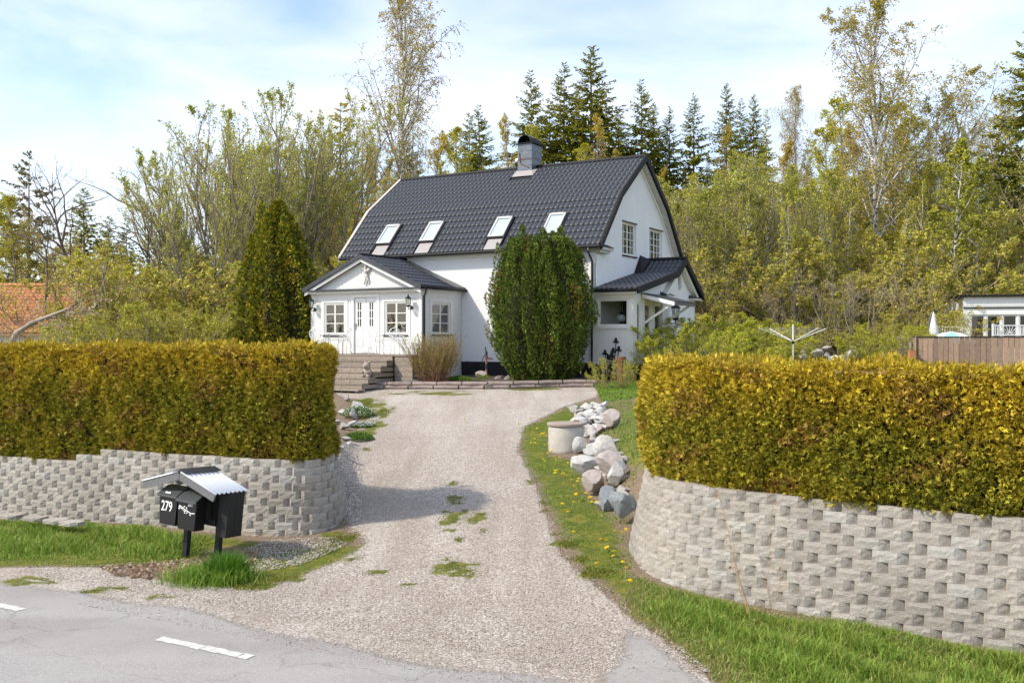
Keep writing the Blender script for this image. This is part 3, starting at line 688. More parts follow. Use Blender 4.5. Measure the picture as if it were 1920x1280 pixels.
# ------------------------------------------------------------------ mailbox shelter: local x along the road (right), y away from the road
g = G(344, 1046)
ang = R(-27)
ms = thing('mailbox_shelter', 'small black wooden mailbox shelter with white corrugated gable roof on two posts', 'mailbox stand', (g[0], g[1], g[2]), ang)
ms.rotation_euler = (R(-3), R(4), ang)
K = 12.5/F
for (x, y) in ((0, .0), (.38, .16)):
    mb = MB(); mb.box(x-.035, x+.035, y-.0, y+.065, -.45, .82); part('post', mb, M['blackwood'], ms)
ax, az, hw = .05, 1.12, .60
for k in range(6):
    mb = MB(); x = -.25+k*.155; mb.box(x, x+.150, .20+.004*(k % 2), .225+.004*(k % 2), .42, .98-abs(x+.07-ax)*.25); part('back_board', mb, M['blackwood'], ms)
for k, (a, b) in enumerate(((-.02, .12), (.123, .26))):
    mb = MB(); mb.box(.655, .677, a, b, .36, .92); part('side_board', mb, M['blackwood'], ms)
mb = MB(); mb.box(.52, .65, -.015, .005, .36, .90); part('side_board', mb, M['blackwood'], ms)
mb = MB(); mb.box(-.22, .5, -.035, -.005, .50, .55); part('rail', mb, M['blackwood'], ms)
for sgn in (-1, 1):
    for yy in (-.24, .30):
        mb = MB(); a = (ax, yy, az-.05); b = (ax+sgn*hw, yy, az-.05-.195); mb.beam(a, b, .022, .10, up=(0, 0, 1)); part('bargeboard', mb, M['greywood'], ms)
    mb = MB(); n = 64; vs = []; N2 = 90
    for j in range(N2+1):
        y = -.26+.60*j/N2; zz = .010*math.cos(2*math.pi*y/.076)
        for q in (0.02, hw+.03): vs.append((ax+sgn*q, y, az+.012-q*.325+zz))
    for j in range(N2+1):
        y = -.26+.60*j/N2; zz = .010*math.cos(2*math.pi*y/.076)-.002
        for q in (0.02, hw+.03): vs.append((ax+sgn*q, y, az+.012-q*.325+zz))
    o_ = 2*(N2+1)
    fs = [(2*j, 2*j+1, 2*j+3, 2*j+2) for j in range(N2)]+[(o_+2*j, o_+2*j+2, o_+2*j+3, o_+2*j+1) for j in range(N2)]+[(2*j+1, o_+2*j+1, o_+2*j+3, 2*j+3) for j in range(N2)]
    mb.add(vs, fs); part('corrugated_sheet', mb, M['corr'], ms, True)
    mb = MB(); mb.beam((ax+sgn*.005, -.17, az+.028), (ax+sgn*.005, .45, az+.028), .004, .004); 
mb = MB(); mb.add([(ax-.13, -.275, az-.005), (ax, -.275, az+.037), (ax+.13, -.275, az-.005), (ax-.13, .355, az-.005), (ax, .355, az+.037), (ax+.13, .355, az-.005),
                   (ax-.13, -.275, az-.009), (ax, -.275, az+.033), (ax+.13, -.275, az-.009), (ax-.13, .355, az-.009), (ax, .355, az+.033), (ax+.13, .355, az-.009)],
                  [(0, 1, 4, 3), (1, 2, 5, 4), (6, 9, 10, 7), (7, 10, 11, 8), (0, 6, 7, 1), (1, 7, 8, 2), (2, 8, 11, 5), (0, 3, 9, 6)]); part('ridge_cap', mb, M['greymetal'], ms)
def text_mesh(s, size, m, name='number'):
    cu = bpy.data.curves.new('t', 'FONT'); cu.body = s; cu.size = size; cu.align_x = 'CENTER'; cu.align_y = 'CENTER'; cu.extrude = .0012; cu.offset = size*.012; cu.resolution_u = 4
    o = bpy.data.objects.new('t', cu); C.objects.link(o); dg = bpy.context.evaluated_depsgraph_get(); me = bpy.data.meshes.new_from_object(o.evaluated_get(dg))
    bpy.data.objects.remove(o); me.name = name; me.materials.clear(); me.materials.append(m); return me
def mailbox(x, y, z, wd, h, label, num, tsize, tpos, branch=False):
    """front face centre bottom at local (x,y,z) of the shelter"""
    T = ms.matrix_basis.copy(); p = T @ Vector((x, y, z)); mbx = thing('mailbox', label, 'mailbox', p); mbx.rotation_euler = ms.rotation_euler
    d = .19; mb = MB(); w2 = wd/2; b_ = w2-.018
    vs = [(-b_, .012, 0), (b_, .012, 0), (b_, d-.01, 0), (-b_, d-.01, 0), (-w2, 0, h*.86), (w2, 0, h*.86), (w2, d, h*1.03), (-w2, d, h*1.03)]
    mb.add(vs, [(3, 2, 1, 0), (0, 1, 5, 4), (1, 2, 6, 5), (2, 3, 7, 6), (3, 0, 4, 7), (4, 5, 6, 7)]); part('box_body', mb, M['blackplastic'], mbx)
    mb = MB(); e = w2+.012; prof = [(-.035, h*.80), (-.032, h*.855), (.06, h*.99), (.13, h*1.065), (d+.005, h*1.09)]
    vs = [(sx*e, a, b) for a, b in prof for sx in (-1, 1)]+[(sx*e, a+.006, b-.008) for a, b in prof for sx in (-1, 1)]; n = len(prof)*2
    fs = [(2*i, 2*i+1, 2*i+3, 2*i+2) for i in range(len(prof)-1)]+[(n+2*i, n+2*i+2, n+2*i+3, n+2*i+1) for i in range(len(prof)-1)]+[(0, n, n+1, 1)]
    fs += [(2*i, 2*i+2, n+2*i+2, n+2*i) for i in range(len(prof)-1)]+[(2*i+1, n+2*i+1, n+2*i+3, 2*i+3) for i in range(len(prof)-1)]
    mb.add(vs, fs); part('lid', mb, M['lid'], mbx)
    tilt = math.atan2(.012, h*.86)
    t = obj('number', text_mesh(num, tsize, M['sticker']), mbx, loc=(tpos[0], -.002+.012*(1-tpos[1]/(h*.86)), tpos[1]), rot=(math.pi/2+tilt, 0, 0)); t.scale = (.82, 1.15, 1)
    if branch:
        mb = MB()
        def br(pts, r_):
            for a, b in zip(pts[:-1], pts[1:]): mb.beam((a[0], 0, a[1]), (b[0], 0, b[1]), .003, r_, up=(0, 0, 1))
        br([(-.14, .03), (-.10, .035), (-.06, .02), (-.02, -.002), (.02, -.01), (.06, -.028), (.13, -.022)], .010)
        br([(-.14, .012), (-.10, .018), (-.06, .02)], .007); br([(-.10, .018), (-.07, .0), (-.04, -.012)], .006); br([(-.02, -.002), (-.03, -.02), (-.035, -.032)], .006)
        br([(.06, -.028), (.05, -.042), (.06, -.05)], .006); br([(-.06, .02), (-.045, .04)], .006); br([(-.02, -.002), (.0, .018), (-.01, .03)], .006); br([(.02, -.01), (-.0, -.03)], .005)
        for q in ((-.12, .045), (-.045, .045), (-.035, -.036), (.06, -.052), (-.01, .034), (-.04, -.014), (-.13, .004), (.0, -.034)): mb.box(q[0]-.009, q[0]+.009, -.0015, .0015, q[1]-.005, q[1]+.005)
        part('branch_emblem', mb, M['sticker'], mbx, loc=(0, .004, h*.565), rot=(tilt, 0, 0))
    else:
        mb = MB(); mb.box(-.05, .035, -.001, .001, -.012, .012); part('sticker', mb, M['sticker'], mbx, loc=(0, -.008, h*.89+.012), rot=(R(-50), 0, 0))
mailbox(-.125, -.22, .43, .30, .44, 'black mailbox numbered 279, the left one under the shelter roof', '279', .155, (-.02, .225))
mailbox(.225, -.25, .42, .31, .43, 'black mailbox numbered 281 with a white branch motif, the right one under the shelter roof', '281', .070, (.055, .325), True)
# ------------------------------------------------------------------ the house. local x runs along the facade (right), y away from the road
HA = R(-29.5); OX, OY = 2.867, 33.57; u_ = Vector((.8704, -.4924, 0)); v_ = Vector((.4924, .8704, 0))
hs = thing('white_house', 'white rendered house with black tiled gambrel roof, glazed porch and side annex', 'house', (OX, OY, 0), HA)
def W(t, s, z=0): return Vector((OX, OY, z))+u_*t+v_*s
def on_s(px, py, s):      # point on the plane y=s seen at a pixel -> (t, z)
    a = (px-960)/F; p = W(0, s); t = (a*p.y-p.x)/(u_.x-a*u_.y); Y = p.y+t*u_.y; return t, CH-(py-640)/F*Y
def on_t(px, py, t):      # point on the plane x=t -> (s, z)
    a = (px-960)/F; p = W(t, 0); s = (a*p.y-p.x)/(v_.x-a*v_.y); Y = p.y+s*v_.y; return s, CH-(py-640)/F*Y
TL = -10.75; EZ = 6.02; GZ = 1.0; PZ = 2.02
KN = (1.5, 8.0); AP = (3.75, 9.62)
# ---- window builder: local x width, z up, faces -y; origin at centre bottom
def window(parent, loc, rz, wd, h, sashes, cols, rows, fr=.05, mull=.03, sill=True, m=None, label=None):
    m = m or M['trim']; wn_ = MB(); wn_.box(-wd/2, wd/2, 0, .07, 0, fr); wn_.box(-wd/2, wd/2, 0, .07, h-fr, h)
    wn_.box(-wd/2, -wd/2+fr, 0, .07, fr, h-fr); wn_.box(wd/2-fr, wd/2, 0, .07, fr, h-fr)
    iw = wd-2*fr; sw = iw/sashes
    f = part('window', wn_, m, parent, loc=loc, rot=(0, 0, rz))
    if label: f['label'] = label
    for k in range(sashes):
        x0 = -wd/2+fr+k*sw; x1 = x0+sw; mb = MB(); e = .032 if rows > 1 or cols > 1 else .02
        mb.box(x0+.003, x0+e, .015, .055, fr, h-fr); mb.box(x1-e, x1-.003, .015, .055, fr, h-fr); mb.box(x0+e, x1-e, .015, .055, fr, fr+e); mb.box(x0+e, x1-e, .015, .055, h-fr-e, h-fr)
        a0, a1, b0, b1 = x0+e, x1-e, fr+e, h-fr-e
        for i in range(1, cols): xx = a0+(a1-a0)*i/cols; mb.box(xx-mull/2, xx+mull/2, .02, .05, b0, b1)
        for j in range(1, rows):
            zz = b0+(b1-b0)*j/rows
            for i in range(cols):
                p0 = a0+(a1-a0)*i/cols+(mull/2 if i else 0); p1 = a0+(a1-a0)*(i+1)/cols-(mull/2 if i < cols-1 else 0); mb.box(p0, p1, .022, .048, zz-mull/2, zz+mull/2)
        part('sash', mb, m, f)
        for i in range(cols):
            for j in range(rows):
                g_ = MB(); g_.add([(a0+(a1-a0)*(i+.0)/cols, .036, b0+(b1-b0)*j/rows), (a0+(a1-a0)*(i+1)/cols, .036, b0+(b1-b0)*j/rows), (a0+(a1-a0)*(i+1)/cols, .036, b0+(b1-b0)*(j+1)/rows), (a0+(a1-a0)*i/cols, .036, b0+(b1-b0)*(j+1)/rows)], [(0, 1, 2, 3)])
                part('pane', g_, M['glass'], f)
    if sill:
        mb = MB(); mb.box(-wd/2-.04, wd/2+.04, -.085, .05, -.045, -.004); part('sill', mb, M['greymetal'], f)
    return f
# ---- main walls
FR = wallmesh([(TL, GZ), (0, GZ), (0, EZ-.05), (TL, EZ-.05)], [], .25); part('wall', FR, M['plaster'], hs)
gw = []
for (xa, ya, xb, yb) in ((1167, 413.5, 1193, 478), (1218, 428, 1241.6, 486)):
    s0, z1 = on_t(xa, ya, 0); s1, _ = on_t(xb, yb, 0); _, z0 = on_t(xa, yb if xa < 1200 else 487, 0); gw.append((s0, s1, z0, z1))
gw = [(a, b, gw[0][2]+.02, gw[0][3]-.02) for a, b, _, _ in gw]
gp_ = [(.0, GZ), (7.5, GZ), (7.5, EZ-.05), (7.5-KN[0]+.03, KN[1]-.12), (AP[0], AP[1]-.14), (KN[0]+.02, KN[1]-.12), (.0, EZ-.05)]
gb = wallmesh(gp_, [rect(*q) for q in gw], .25)
TG = Matrix.Translation((0, 0, 0)) @ Matrix.Rotation(R(90), 4, 'Z')
gb.v = [tuple(TG @ Vector(v)) for v in gb.v]; gb.v = [(x if x < -.2 else x, y, z) for x, y, z in gb.v]
part('gable_wall', gb, M['plaster'], hs)
bk = wallmesh(gp_, [], .25); bk.v = [tuple(Matrix.Translation((TL+.25, 0, 0)) @ TG @ Vector(v)) for v in bk.v]; part('gable_wall', bk, M['plaster'], hs)
bw = MB(); bw.box(TL, 0, 7.25, 7.5, GZ, EZ-.05); part('wall', bw, M['plaster'], hs)
for a, b, z0, z1 in gw:
    window(hs, (-.07, (a+b)/2, z0), R(90), b-a, z1-z0, 2, 2, 4, fr=.045, mull=.022)
    mb = MB(); mb.box(.005, .03, a-.03, b+.06, z1+.0, z1+.035); part('lintel', mb, M['blackmetal'], hs)
    mb = MB(); mb.box(-.02, .05, a-.03, b+.03, z0-.05, z0-.006); part('window_sill', mb, M['blackmetal'], hs)
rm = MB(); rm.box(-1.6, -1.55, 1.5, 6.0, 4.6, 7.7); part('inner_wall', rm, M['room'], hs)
pl = MB(); pl.box(TL-.02, -.10, -.035, .0, .8, PZ); pl.box(0, .02, -.12, 7.5, .8, PZ-.03); part('plinth', pl, M['plinth'], hs)
# corner pilaster and cornice return
mb = MB(); mb.box(-.42, .025, -.05, -.002, PZ+.01, EZ-.22); mb.box(.002, .03, -.05, .42, PZ+.01, EZ-.30); part('corner_pilaster', mb, M['plaster'], hs)
mb = MB(); mb.box(-.5, .06, -.12, -.052, EZ-.20, EZ-.08); mb.box(.004, .28, -.12, .82, EZ-.16, EZ-.06); mb.box(.004, .2, -.1, .72, EZ-.25, EZ-.162); part('cornice', mb, M['soffit'], hs)
mb = MB(); mb.add([(.02, -.14, EZ-.055), (.32, -.14, EZ-.055), (.32, .86, EZ-.055), (.02, .86, EZ+.08), (.02, -.14, EZ+.10)], [(0, 1, 2, 3), (0, 4, 1), (4, 3, 2, 1), (0, 3, 4)]); part('cornice_cap', mb, M['blackmetal'], hs)
mb = MB(); mb.box(TL, -.52, -.06, -.004, EZ-.22, EZ-.06); part('eaves_moulding', mb, M['whitewood'], hs)
mb = MB(); mb.box(TL+.0, .02, -.30, -.065, EZ-.065, EZ-.03); part('soffit', mb, M['soffit'], hs)
# gable trim boards (white barge + soffit under the verge)
def gable_strip(x0, x1, dz0, dz1, name, m, front=True, rear=True, c0=-.30):
    P_ = [(c0, EZ), (KN[0], KN[1]), (AP[0], AP[1]), (7.5-KN[0], KN[1]), (7.5-c0, EZ)]
    sl_ = (KN[1]-EZ)/(KN[0]); P_[0] = (c0, EZ-.0); P_[4] = (7.5-c0, EZ)
    segs = ([0, 1] if front else [])+([2, 3] if rear else [])
    mb = MB()
    for i in segs:
        a, b = P_[i], P_[i+1]
        mb.add([(x, p[0], p[1]+dz) for p in (a, b) for x in (x0, x1) for dz in (dz0, dz1)], [(0, 1, 3, 2), (4, 6, 7, 5), (0, 4, 5, 1), (2, 3, 7, 6), (0, 2, 6, 4), (1, 5, 7, 3)])
    return part(name, mb, m, rf_)
# ---- roof
EV = (-.33, EZ-.02)
rf_ = MB()
P_ = [EV, KN, AP, (7.5-KN[0], KN[1]), (7.83, EV[1])]
vs = [(x, p[0], p[1]-d) for x in (TL-.1, .28) for d in (0, .06) for p in P_]; n = 5
fs = [(i, i+1, 10+i+1, 10+i) for i in range(4)]+[(5+i, 15+i, 15+i+1, 5+i+1) for i in range(4)]+[(0, 10, 15, 5), (4, 9, 19, 14)]+[(i, 5+i, 5+i+1, i+1) for i in range(4)]+[(10+i, 10+i+1, 15+i+1, 15+i) for i in range(4)]
rf_.add(vs, fs); rf_ = part('roof', rf_, M['blackmetal'], hs)
def tile_mesh(w_, h_, st=.008, amp=.036):
    n = 9; V = []; 
    for j, y in enumerate((0, h_*.5, h_+.012)):
        for i in range(n):
            x = w_*i/(n-1); ph = i/(n-1)
            z = amp*(.5+.5*math.cos(2*math.pi*(ph)))**1.6+st*(1-y/(h_+.012))+.004
            yy = y-(.012*math.cos(2*math.pi*ph) if j == 0 else 0)
            V.append((x, yy, z))
    V += [(V[i][0], V[i][1]+.003, V[i][2]-st-.002) for i in range(n)]
    Q = [(j*n+i, j*n+i+1, (j+1)*n+i+1, (j+1)*n+i) for j in range(2) for i in range(n-1)]+[(3*n+i, 3*n+i+1, i+1, i) for i in range(n-1)]
    mb = MB(); mb.add(V, Q); me = mb.mesh('roof_tile', M['tile'], True); return me
def tile_field(parent, org, xd, yd, nc, nr, w_, h_, skip=lambda x, y: False, maxparts=300, priority=None):
    me = tile_mesh(w_, h_); xd = Vector(xd).normalized(); yd = Vector(yd).normalized(); zd_ = xd.cross(yd); rot = Matrix((xd, yd, zd_)).transposed().to_4x4()
    items = [(i, j) for j in range(nr) for i in range(nc) if not skip((i+.5)*w_, (j+.5)*h_)]
    if priority: items.sort(key=priority)
    rest = MB()
    for k, (i, j) in enumerate(items):
        p = Vector(org)+xd*i*w_+yd*j*h_; T = Matrix.Translation(p) @ rot
        if k < maxparts: o = obj('roof_tile', me, parent); o.matrix_basis = T
        else: rest.add([T @ v.co for v in me.vertices], [tuple(q.vertices) for q in me.polygons])
    if rest.v: part('remaining_tiles', rest, M['tile'], parent, True, kind='stuff')
sl1 = Vector((0, KN[0]-EV[0], KN[1]-EV[1])); sl2 = Vector((0, AP[0]-KN[0], AP[1]-KN[1]))
L1, L2 = sl1.length, sl2.length; d1 = sl1.normalized(); d2 = sl2.normalized()
XL = TL-.06; NX = 58; TW = (.26-XL)/NX; NR1 = 8; NR2 = 8
# skylights: pixel corners of the glass frame -> coordinates on the lower slope
def on_slope(px, py):
    nrm = v_*(-d1.z)+Vector((0, 0, 1))*d1.y; p0 = W(0, EV[0], EV[1]); r_ = Vector(((px-960)/F, 1, -(py-640)/F)); o = Vector((0, 0, CH))
    k = (p0-o).dot(nrm)/r_.dot(nrm); p = o+r_*k-Vector((OX, OY, 0)); t = p.dot(u_); s = p.dot(v_); return t, (s-EV[0])/d1.y
SK = []
for q in (((732, 426), (707, 462), (731, 461)), ((811, 421), (787, 457), (814, 456)), ((940, 412), (918, 448), (943, 447)), ((1035, 404), (1018, 440.5), (1046, 439))):
    tl = on_slope(*q[0]); bl = on_slope(*q[1]); br_ = on_slope(*q[2]); SK.append((bl[0], br_[0], bl[1], tl[1]))
hh = sum(b[3]-b[2] for b in SK)/4; ww = sum(b[1]-b[0] for b in SK)/4; lo = sum(b[2] for b in SK)/4
SK = [((a+b)/2-ww/2, (a+b)/2+ww/2, lo, lo+hh) for a, b, c, d in SK]
print('SKY', SK, L1, L2)
def skip1(x, y):
    t = XL+x
    return any(a-.05 < t < b+.05 and y < d+.06 for a, b, c, d in SK)
pr = lambda ij: -ij[0]
SPL = 170
tile_field(rf_, (XL, EV[0], EV[1]), (1, 0, 0), sl1, NX, NR1, TW, L1/NR1, skip1, SPL, pr)
tile_field(rf_, (XL, KN[0], KN[1]), (1, 0, 0), sl2, NX, NR2, TW, L2/NR2, lambda x, y: -5.0 < XL+x < -4.1 and y > 1.9, 130, pr)
gable_strip(.262, .36, -.17, .055, 'bargeboard', M['blackmetal'])
gable_strip(.29, .33, .056, .075, 'verge_flashing', M['blackmetal'])
gable_strip(.01, .26, -.20, -.065, 'verge_soffit', M['soffit'], front=False)
gable_strip(.002, .05, -.34, -.202, 'verge_trim', M['whitewood'], front=False)
gable_strip(.002, .05, -.26, -.07, 'verge_trim', M['plaster'], rear=False, c0=.05)
gable_strip(TL-.22, TL-.10, -.15, .06, 'bargeboard', M['barge'])
mb = MB()
mb.tube([(TL-.1, AP[0], AP[1]+.015), (.3, AP[0], AP[1]+.015)], .075, 8); part('ridge_cap', mb, M['blackmetal'], rf_)
mb = MB(); mb.tube([(TL-.1, EV[0]-.05, EV[1]-.045), (.30, EV[0]-.05, EV[1]-.045)], .055, 8); part('gutter', mb, M['blackmetal'], rf_)
nslope = Vector((0, -d1.z, d1.y))
for k, (a, b, c, d) in enumerate(SK):
    q = Vector((0, EV[0], EV[1])); T = Matrix.Translation(q) @ Matrix((Vector((1, 0, 0)), d1, nslope)).transposed().to_4x4()
    mb = MB(); e = .075
    mb.box(a-.02, a+e-.02, c, d, .02, .13); mb.box(b-e+.02, b+.02, c, d, .02, .13); mb.box(a+e-.02, b-e+.02, c, c+e, .02, .13); mb.box(a+e-.02, b-e+.02, d-e*1.5, d, .02, .145)
    o = part('skylight', mb, M['alu'], hs); o.matrix_basis = T
    mb = MB(); mb.add([(a+.05, c+e, .10), (b-.05, c+e, .10), (b-.05, d-e, .10), (a+.05, d-e, .10)], [(0, 1, 2, 3)]); part('pane', mb, M['blind'], o)
    mb = MB(); mb.box(a-.07, a-.022, c-.35, d+.06, .01, .075); mb.box(b+.022, b+.07, c-.35, d+.06, .01, .075); mb.box(a-.02, b+.02, d+.002, d+.08, .01, .06); mb.box(a-.02, b+.02, c-.05, c-.002, .01, .10); part('flashing', mb, M['blackmetal'], o)
    mb = MB(); mb.box(a+.01, b-.01, .02, c-.055, .008, .04); part('lead_apron', mb, M['lead'], o)
# downpipes
mb = MB(); mb.tube([(-.12, EV[0]-.05, EZ-.1), (-.12, EV[0]-.05, EZ-.25), (-.10, -.12, EZ-.55), (-.10, -.12, 1.4)], .042, 8); part('downpipe', mb, M['greymetal'], hs, True)
mb = MB(); mb.tube([(TL+.35, EV[0]-.05, EZ-.1), (TL+.35, EV[0]-.05, EZ-.25), (TL+.35, -.09, EZ-.5), (TL+.35, -.09, 1.4)], .042, 8); part('downpipe', mb, M['greymetal'], hs, True)
# ---- chimney
c0, cz = on_s(970.8, 323, 3.32); c1, _ = on_s(996.8, 323, 3.32); 
ch = MB(); cw = c1-c0; cy0, cy1 = 3.32, 4.15; ZT = on_s(984, 269.5, 3.32)[1]
nrow = 5
for k in range(nrow):
    za = 9.1+(ZT-9.1)*k/nrow; zb = 9.1+(ZT-9.1)*(k+1)/nrow-.012; e = .004*(k % 2)
    ch.box(c0-e, c1+e, cy0-e, cy1+e, za, zb)
ch.box(c0+.01, c1-.01, cy0+.01, cy1-.01, 9.1, ZT-.02)
ch = part('chimney', ch, M['zinc'], rf_)
mb = MB(); mb.box(c0-.07, c1+.07, cy0-.07, cy1+.07, ZT, ZT+.03); cm_ = (c0+c1)/2; n = 12; r_ = cw/2-.02
vs = []; 
for y in (cy0-.04, cy1+.04):
    for rr in (r_, r_-.02):
        vs += [(cm_-rr*math.cos(math.pi*i/n), y, ZT+.04+rr*1.05*math.sin(math.pi*i/n)) for i in range(n+1)]
q = n+1; fs = [(i, i+1, 2*q+i+1, 2*q+i) for i in range(n)]+[(q+i, 3*q+i, 3*q+i+1, q+i+1) for i in range(n)]+[(i, q+i, q+i+1, i+1) for i in range(n)]+[(2*q+i, 2*q+i+1, 3*q+i+1, 3*q+i) for i in range(n)]
mb.add(vs, fs); mb.box(cm_-r_+.03, cm_+r_-.03, (cy0+cy1)/2-.02, (cy0+cy1)/2+.02, ZT+.03, ZT+.26)
part('chimney_cowl', mb, M['rustdark'] if 'rustdark' in M else M['blackmetal'], rf_)
mb = MB(); zf = lambda s: KN[1]+(s-KN[0])*(AP[1]-KN[1])/(AP[0]-KN[0])
mb.add([(c0-.16, cy0-.22, zf(cy0-.22)+.05), (c1+.16, cy0-.22, zf(cy0-.22)+.05), (c1+.16, cy0+.2, zf(cy0+.2)+.06), (c0-.16, cy0+.2, zf(cy0+.2)+.06), (c0, cy0-.002, zf(cy0)+.14), (c1, cy0-.002, zf(cy0)+.14)], [(0, 1, 5, 4), (1, 2, 5), (0, 4, 3), (0, 3, 2, 1)]); part('chimney_flashing', mb, M['lead'], rf_)
mb = MB(); mb.tube([(c0+.08, cy0-.03, ZT-.35), (c0+.12, cy0-.03, ZT-.75), (c1-.12, cy0-.03, 9.55)], .016, 5); mb.box(c0, c1, cy0-.02, cy0-.006, ZT-.62, ZT-.60); part('chimney_bracket', mb, M['rust'], rf_)
mb = MB(); mb.blob((c0-.2, 3.7, 9.95), .12, 1.2, 1, .8); mb.tube([(c0-.2, 3.7, 9.95), (c0-.02, 3.7, 9.8)], .02, 5); part('vent_bulb', mb, M['white'], rf_, True)
# ---- front porch
PXL, PXR, PS = -10.32, -5.43, -2.57; DZ = 2.31; PEZ = 4.58; PC = (PXL+PXR)/2; PAZ = 5.80
def siding(x0, x1, z0, z1, pitch=.062, groove=.01, holes=()):
    """vertical boards with real grooves on y<0 face; holes as rects"""
    mb = MB(); x = x0
    while x < x1-1e-3:
        xe = min(x+pitch-groove, x1); segs = [(z0, z1)]
        for (a, b, c, d) in holes:
            if xe > a and x < b: segs = [s_ for q in segs for s_ in ((q[0], min(q[1], c)), (max(q[0], d), q[1])) if s_[1] > s_[0]+1e-3]
        for a, b in segs: mb.box(x, xe, -.014, 0, a, b)
        x += pitch
    return mb
def frontpos(px0, py0, px1, py1, s=PS-.03):
    a, z1 = on_s(px0, py0, s); b, z0 = on_s(px1, py1, s); return a, b, z0, z1
wl1 = frontpos(607, 565.5, 646.5, 627); wl2 = frontpos(720.5, 564, 763.5, 628.5); dr = frontpos(663, 556, 706, 663)
wl1 = (wl1[0], wl1[1], 2.99, 4.16); wl2 = (wl2[0], wl2[1], 2.99, 4.16); dr = (dr[0], dr[1], DZ+.02, 4.32)
pw = wallmesh(rect(PXL, PXR, 1.05, PEZ), [rect(*wl1), rect(*wl2), rect(*dr)], .12); o = part('porch_wall', pw, M['whitewood'], hs, loc=(0, PS, 0))
sd = siding(PXL, PXR, DZ-.2, PEZ-.12, holes=[(a-.13, b+.13, c-.13, d+.13) for a, b, c, d in (wl1, wl2)]+[(dr[0]-.13, dr[1]+.13, 0, dr[3]+.13)]); part('board_cladding', sd, M['whitewood'], o)
for q in (wl1, wl2, dr):
    mb = MB(); a, b, c, d = q; e = .12
    mb.box(a-e, a-.002, -.032, -.002, c-(.1 if q is not dr else 0), d+e); mb.box(b+.002, b+e, -.032, -.002, c-(.1 if q is not dr else 0), d+e); mb.box(a-.002, b+.002, -.032, -.002, d+.002, d+e)
    part('casing', mb, M['whitewood'], o)
for q in (wl1, wl2):
    mb = MB(); mb.box(q[0]-.15, q[1]+.15, -.034, -.002, q[2]-.16, q[2]-.105); part('casing', mb, M['whitewood'], o)
    window(hs, ((q[0]+q[1])/2, PS+.0, q[2]), 0, q[1]-q[0], q[3]-q[2], 2, 1, 3)
mb = MB(); mb.box(PXL-.03, PXR+.03, -.04, -.003, PEZ-.12, PEZ); mb.box(PXR-.10, PXR+.03, -.03, -.003, 1.1, PEZ-.122); mb.box(PXL-.03, PXL+.10, -.03, -.003, 1.1, PEZ-.122); part('corner_board', mb, M['whitewood'], o)
# double door
dw = (dr[1]-dr[0]); 
dd_ = MB(); dd_.box(dr[0], dr[1], 0, .03, DZ-.02, DZ+.018); part('threshold', dd_, M['wood'], hs, loc=(0, PS, 0))
for k in (0, 1):
    x0 = dr[0]+k*dw/2+.008; x1 = x0+dw/2-.016; hw_ = (x1-x0); z0 = dr[2]+.01; z1 = dr[3]-.01
    gx0, gx1 = (x0+.12, x1-.20) if k == 0 else (x0+.14, x1-.18); g0, g1 = z1-1.02, z1-.17
    dm = wallmesh(rect(x0, x1, z0, z1), [rect(gx0, gx1, g0, g1)], .045); d_ = part('door', dm, M['whitewood'], hs, loc=(0, PS+.03, 0))
    mb = MB(); xm = (gx0+gx1)/2; mb.box(xm-.014, xm+.014, .0, .03, g0, g1)
    for j in (1, 2): zz = g0+(g1-g0)*j/3; mb.box(gx0, xm-.014, .0, .03, zz-.014, zz+.014); mb.box(xm+.014, gx1, 0, .03, zz-.014, zz+.014)
    part('muntin', mb, M['whitewood'], d_)
    mb = MB(); mb.add([(gx0, .035, g0), (gx1, .035, g0), (gx1, .035, g1), (gx0, .035, g1)], [(0, 1, 2, 3)]); part('pane', mb, M['glass'], d_)
    for a, b in ((z0+.22, z0+.60), (z0+.70, z0+.95)):
        mb = MB(); 
        for q in ((x0+.10, x1-.10, -.012, -.001, a, a+.02), (x0+.10, x1-.10, -.012, -.001, b-.02, b), (x0+.10, x0+.12, -.012, -.001, a+.02, b-.02), (x1-.12, x1-.10, -.012, -.001, a+.02, b-.02), (x0+.15, x1-.15, -.010, -.001, a+.06, b-.06)): mb.box(*q)
        part('door_panel', mb, M['whitewood'], d_)
    if k == 0:
        mb = MB(); mb.tube([(x0+.06, 0, z0+1.0), (x0+.06, -.05, z0+1.0), (x0+.15, -.05, z0+1.0)], .009, 6); mb.box(x0+.045, x0+.075, -.008, -.001, z0+.82, z0+1.06); part('handle', mb, M['iron'], d_)
# side wall with window
a_, zt_ = on_t(809.6, 564, PXR+.02); b_, _ = on_t(844.8, 564, PXR+.02); sw_ = (a_, b_, 3.0, 4.13)
TS = Matrix.Translation((PXR, 0, 0)) @ TG
pw2 = wallmesh(rect(PS, -.004, 1.05, PEZ), [rect(*sw_)], .12); o2 = obj('porch_wall', pw2.mesh('porch_wall', M['whitewood']), hs, loc=(PXR, 0, 0), rot=(0, 0, R(90)))
sd = siding(PS+.1, -.02, 1.75, PEZ-.12, holes=[(sw_[0]-.13, sw_[1]+.13, sw_[2]-.13, sw_[3]+.13)]); part('board_cladding', sd, M['whitewood'], o2)
mb = MB(); a, b, c, d = sw_; e = .12; mb.box(a-e, a-.002, -.032, -.002, c-.1, d+e); mb.box(b+.002, b+e, -.032, -.002, c-.1, d+e); mb.box(a-.002, b+.002, -.032, -.002, d+.002, d+e); mb.box(a-.15, b+.15, -.034, -.002, c-.16, c-.105); mb.box(PS+.0, PS+.10, -.03, -.003, 1.1, PEZ-.122); mb.box(PS, -.01, -.04, -.003, PEZ-.12, PEZ); part('casing', mb, M['whitewood'], o2)
mb = MB()
for k in range(4): mb.box(PS+.02, -.01, -.02-.002*(k % 2), -.001, 1.12+k*.155, 1.265+k*.155)
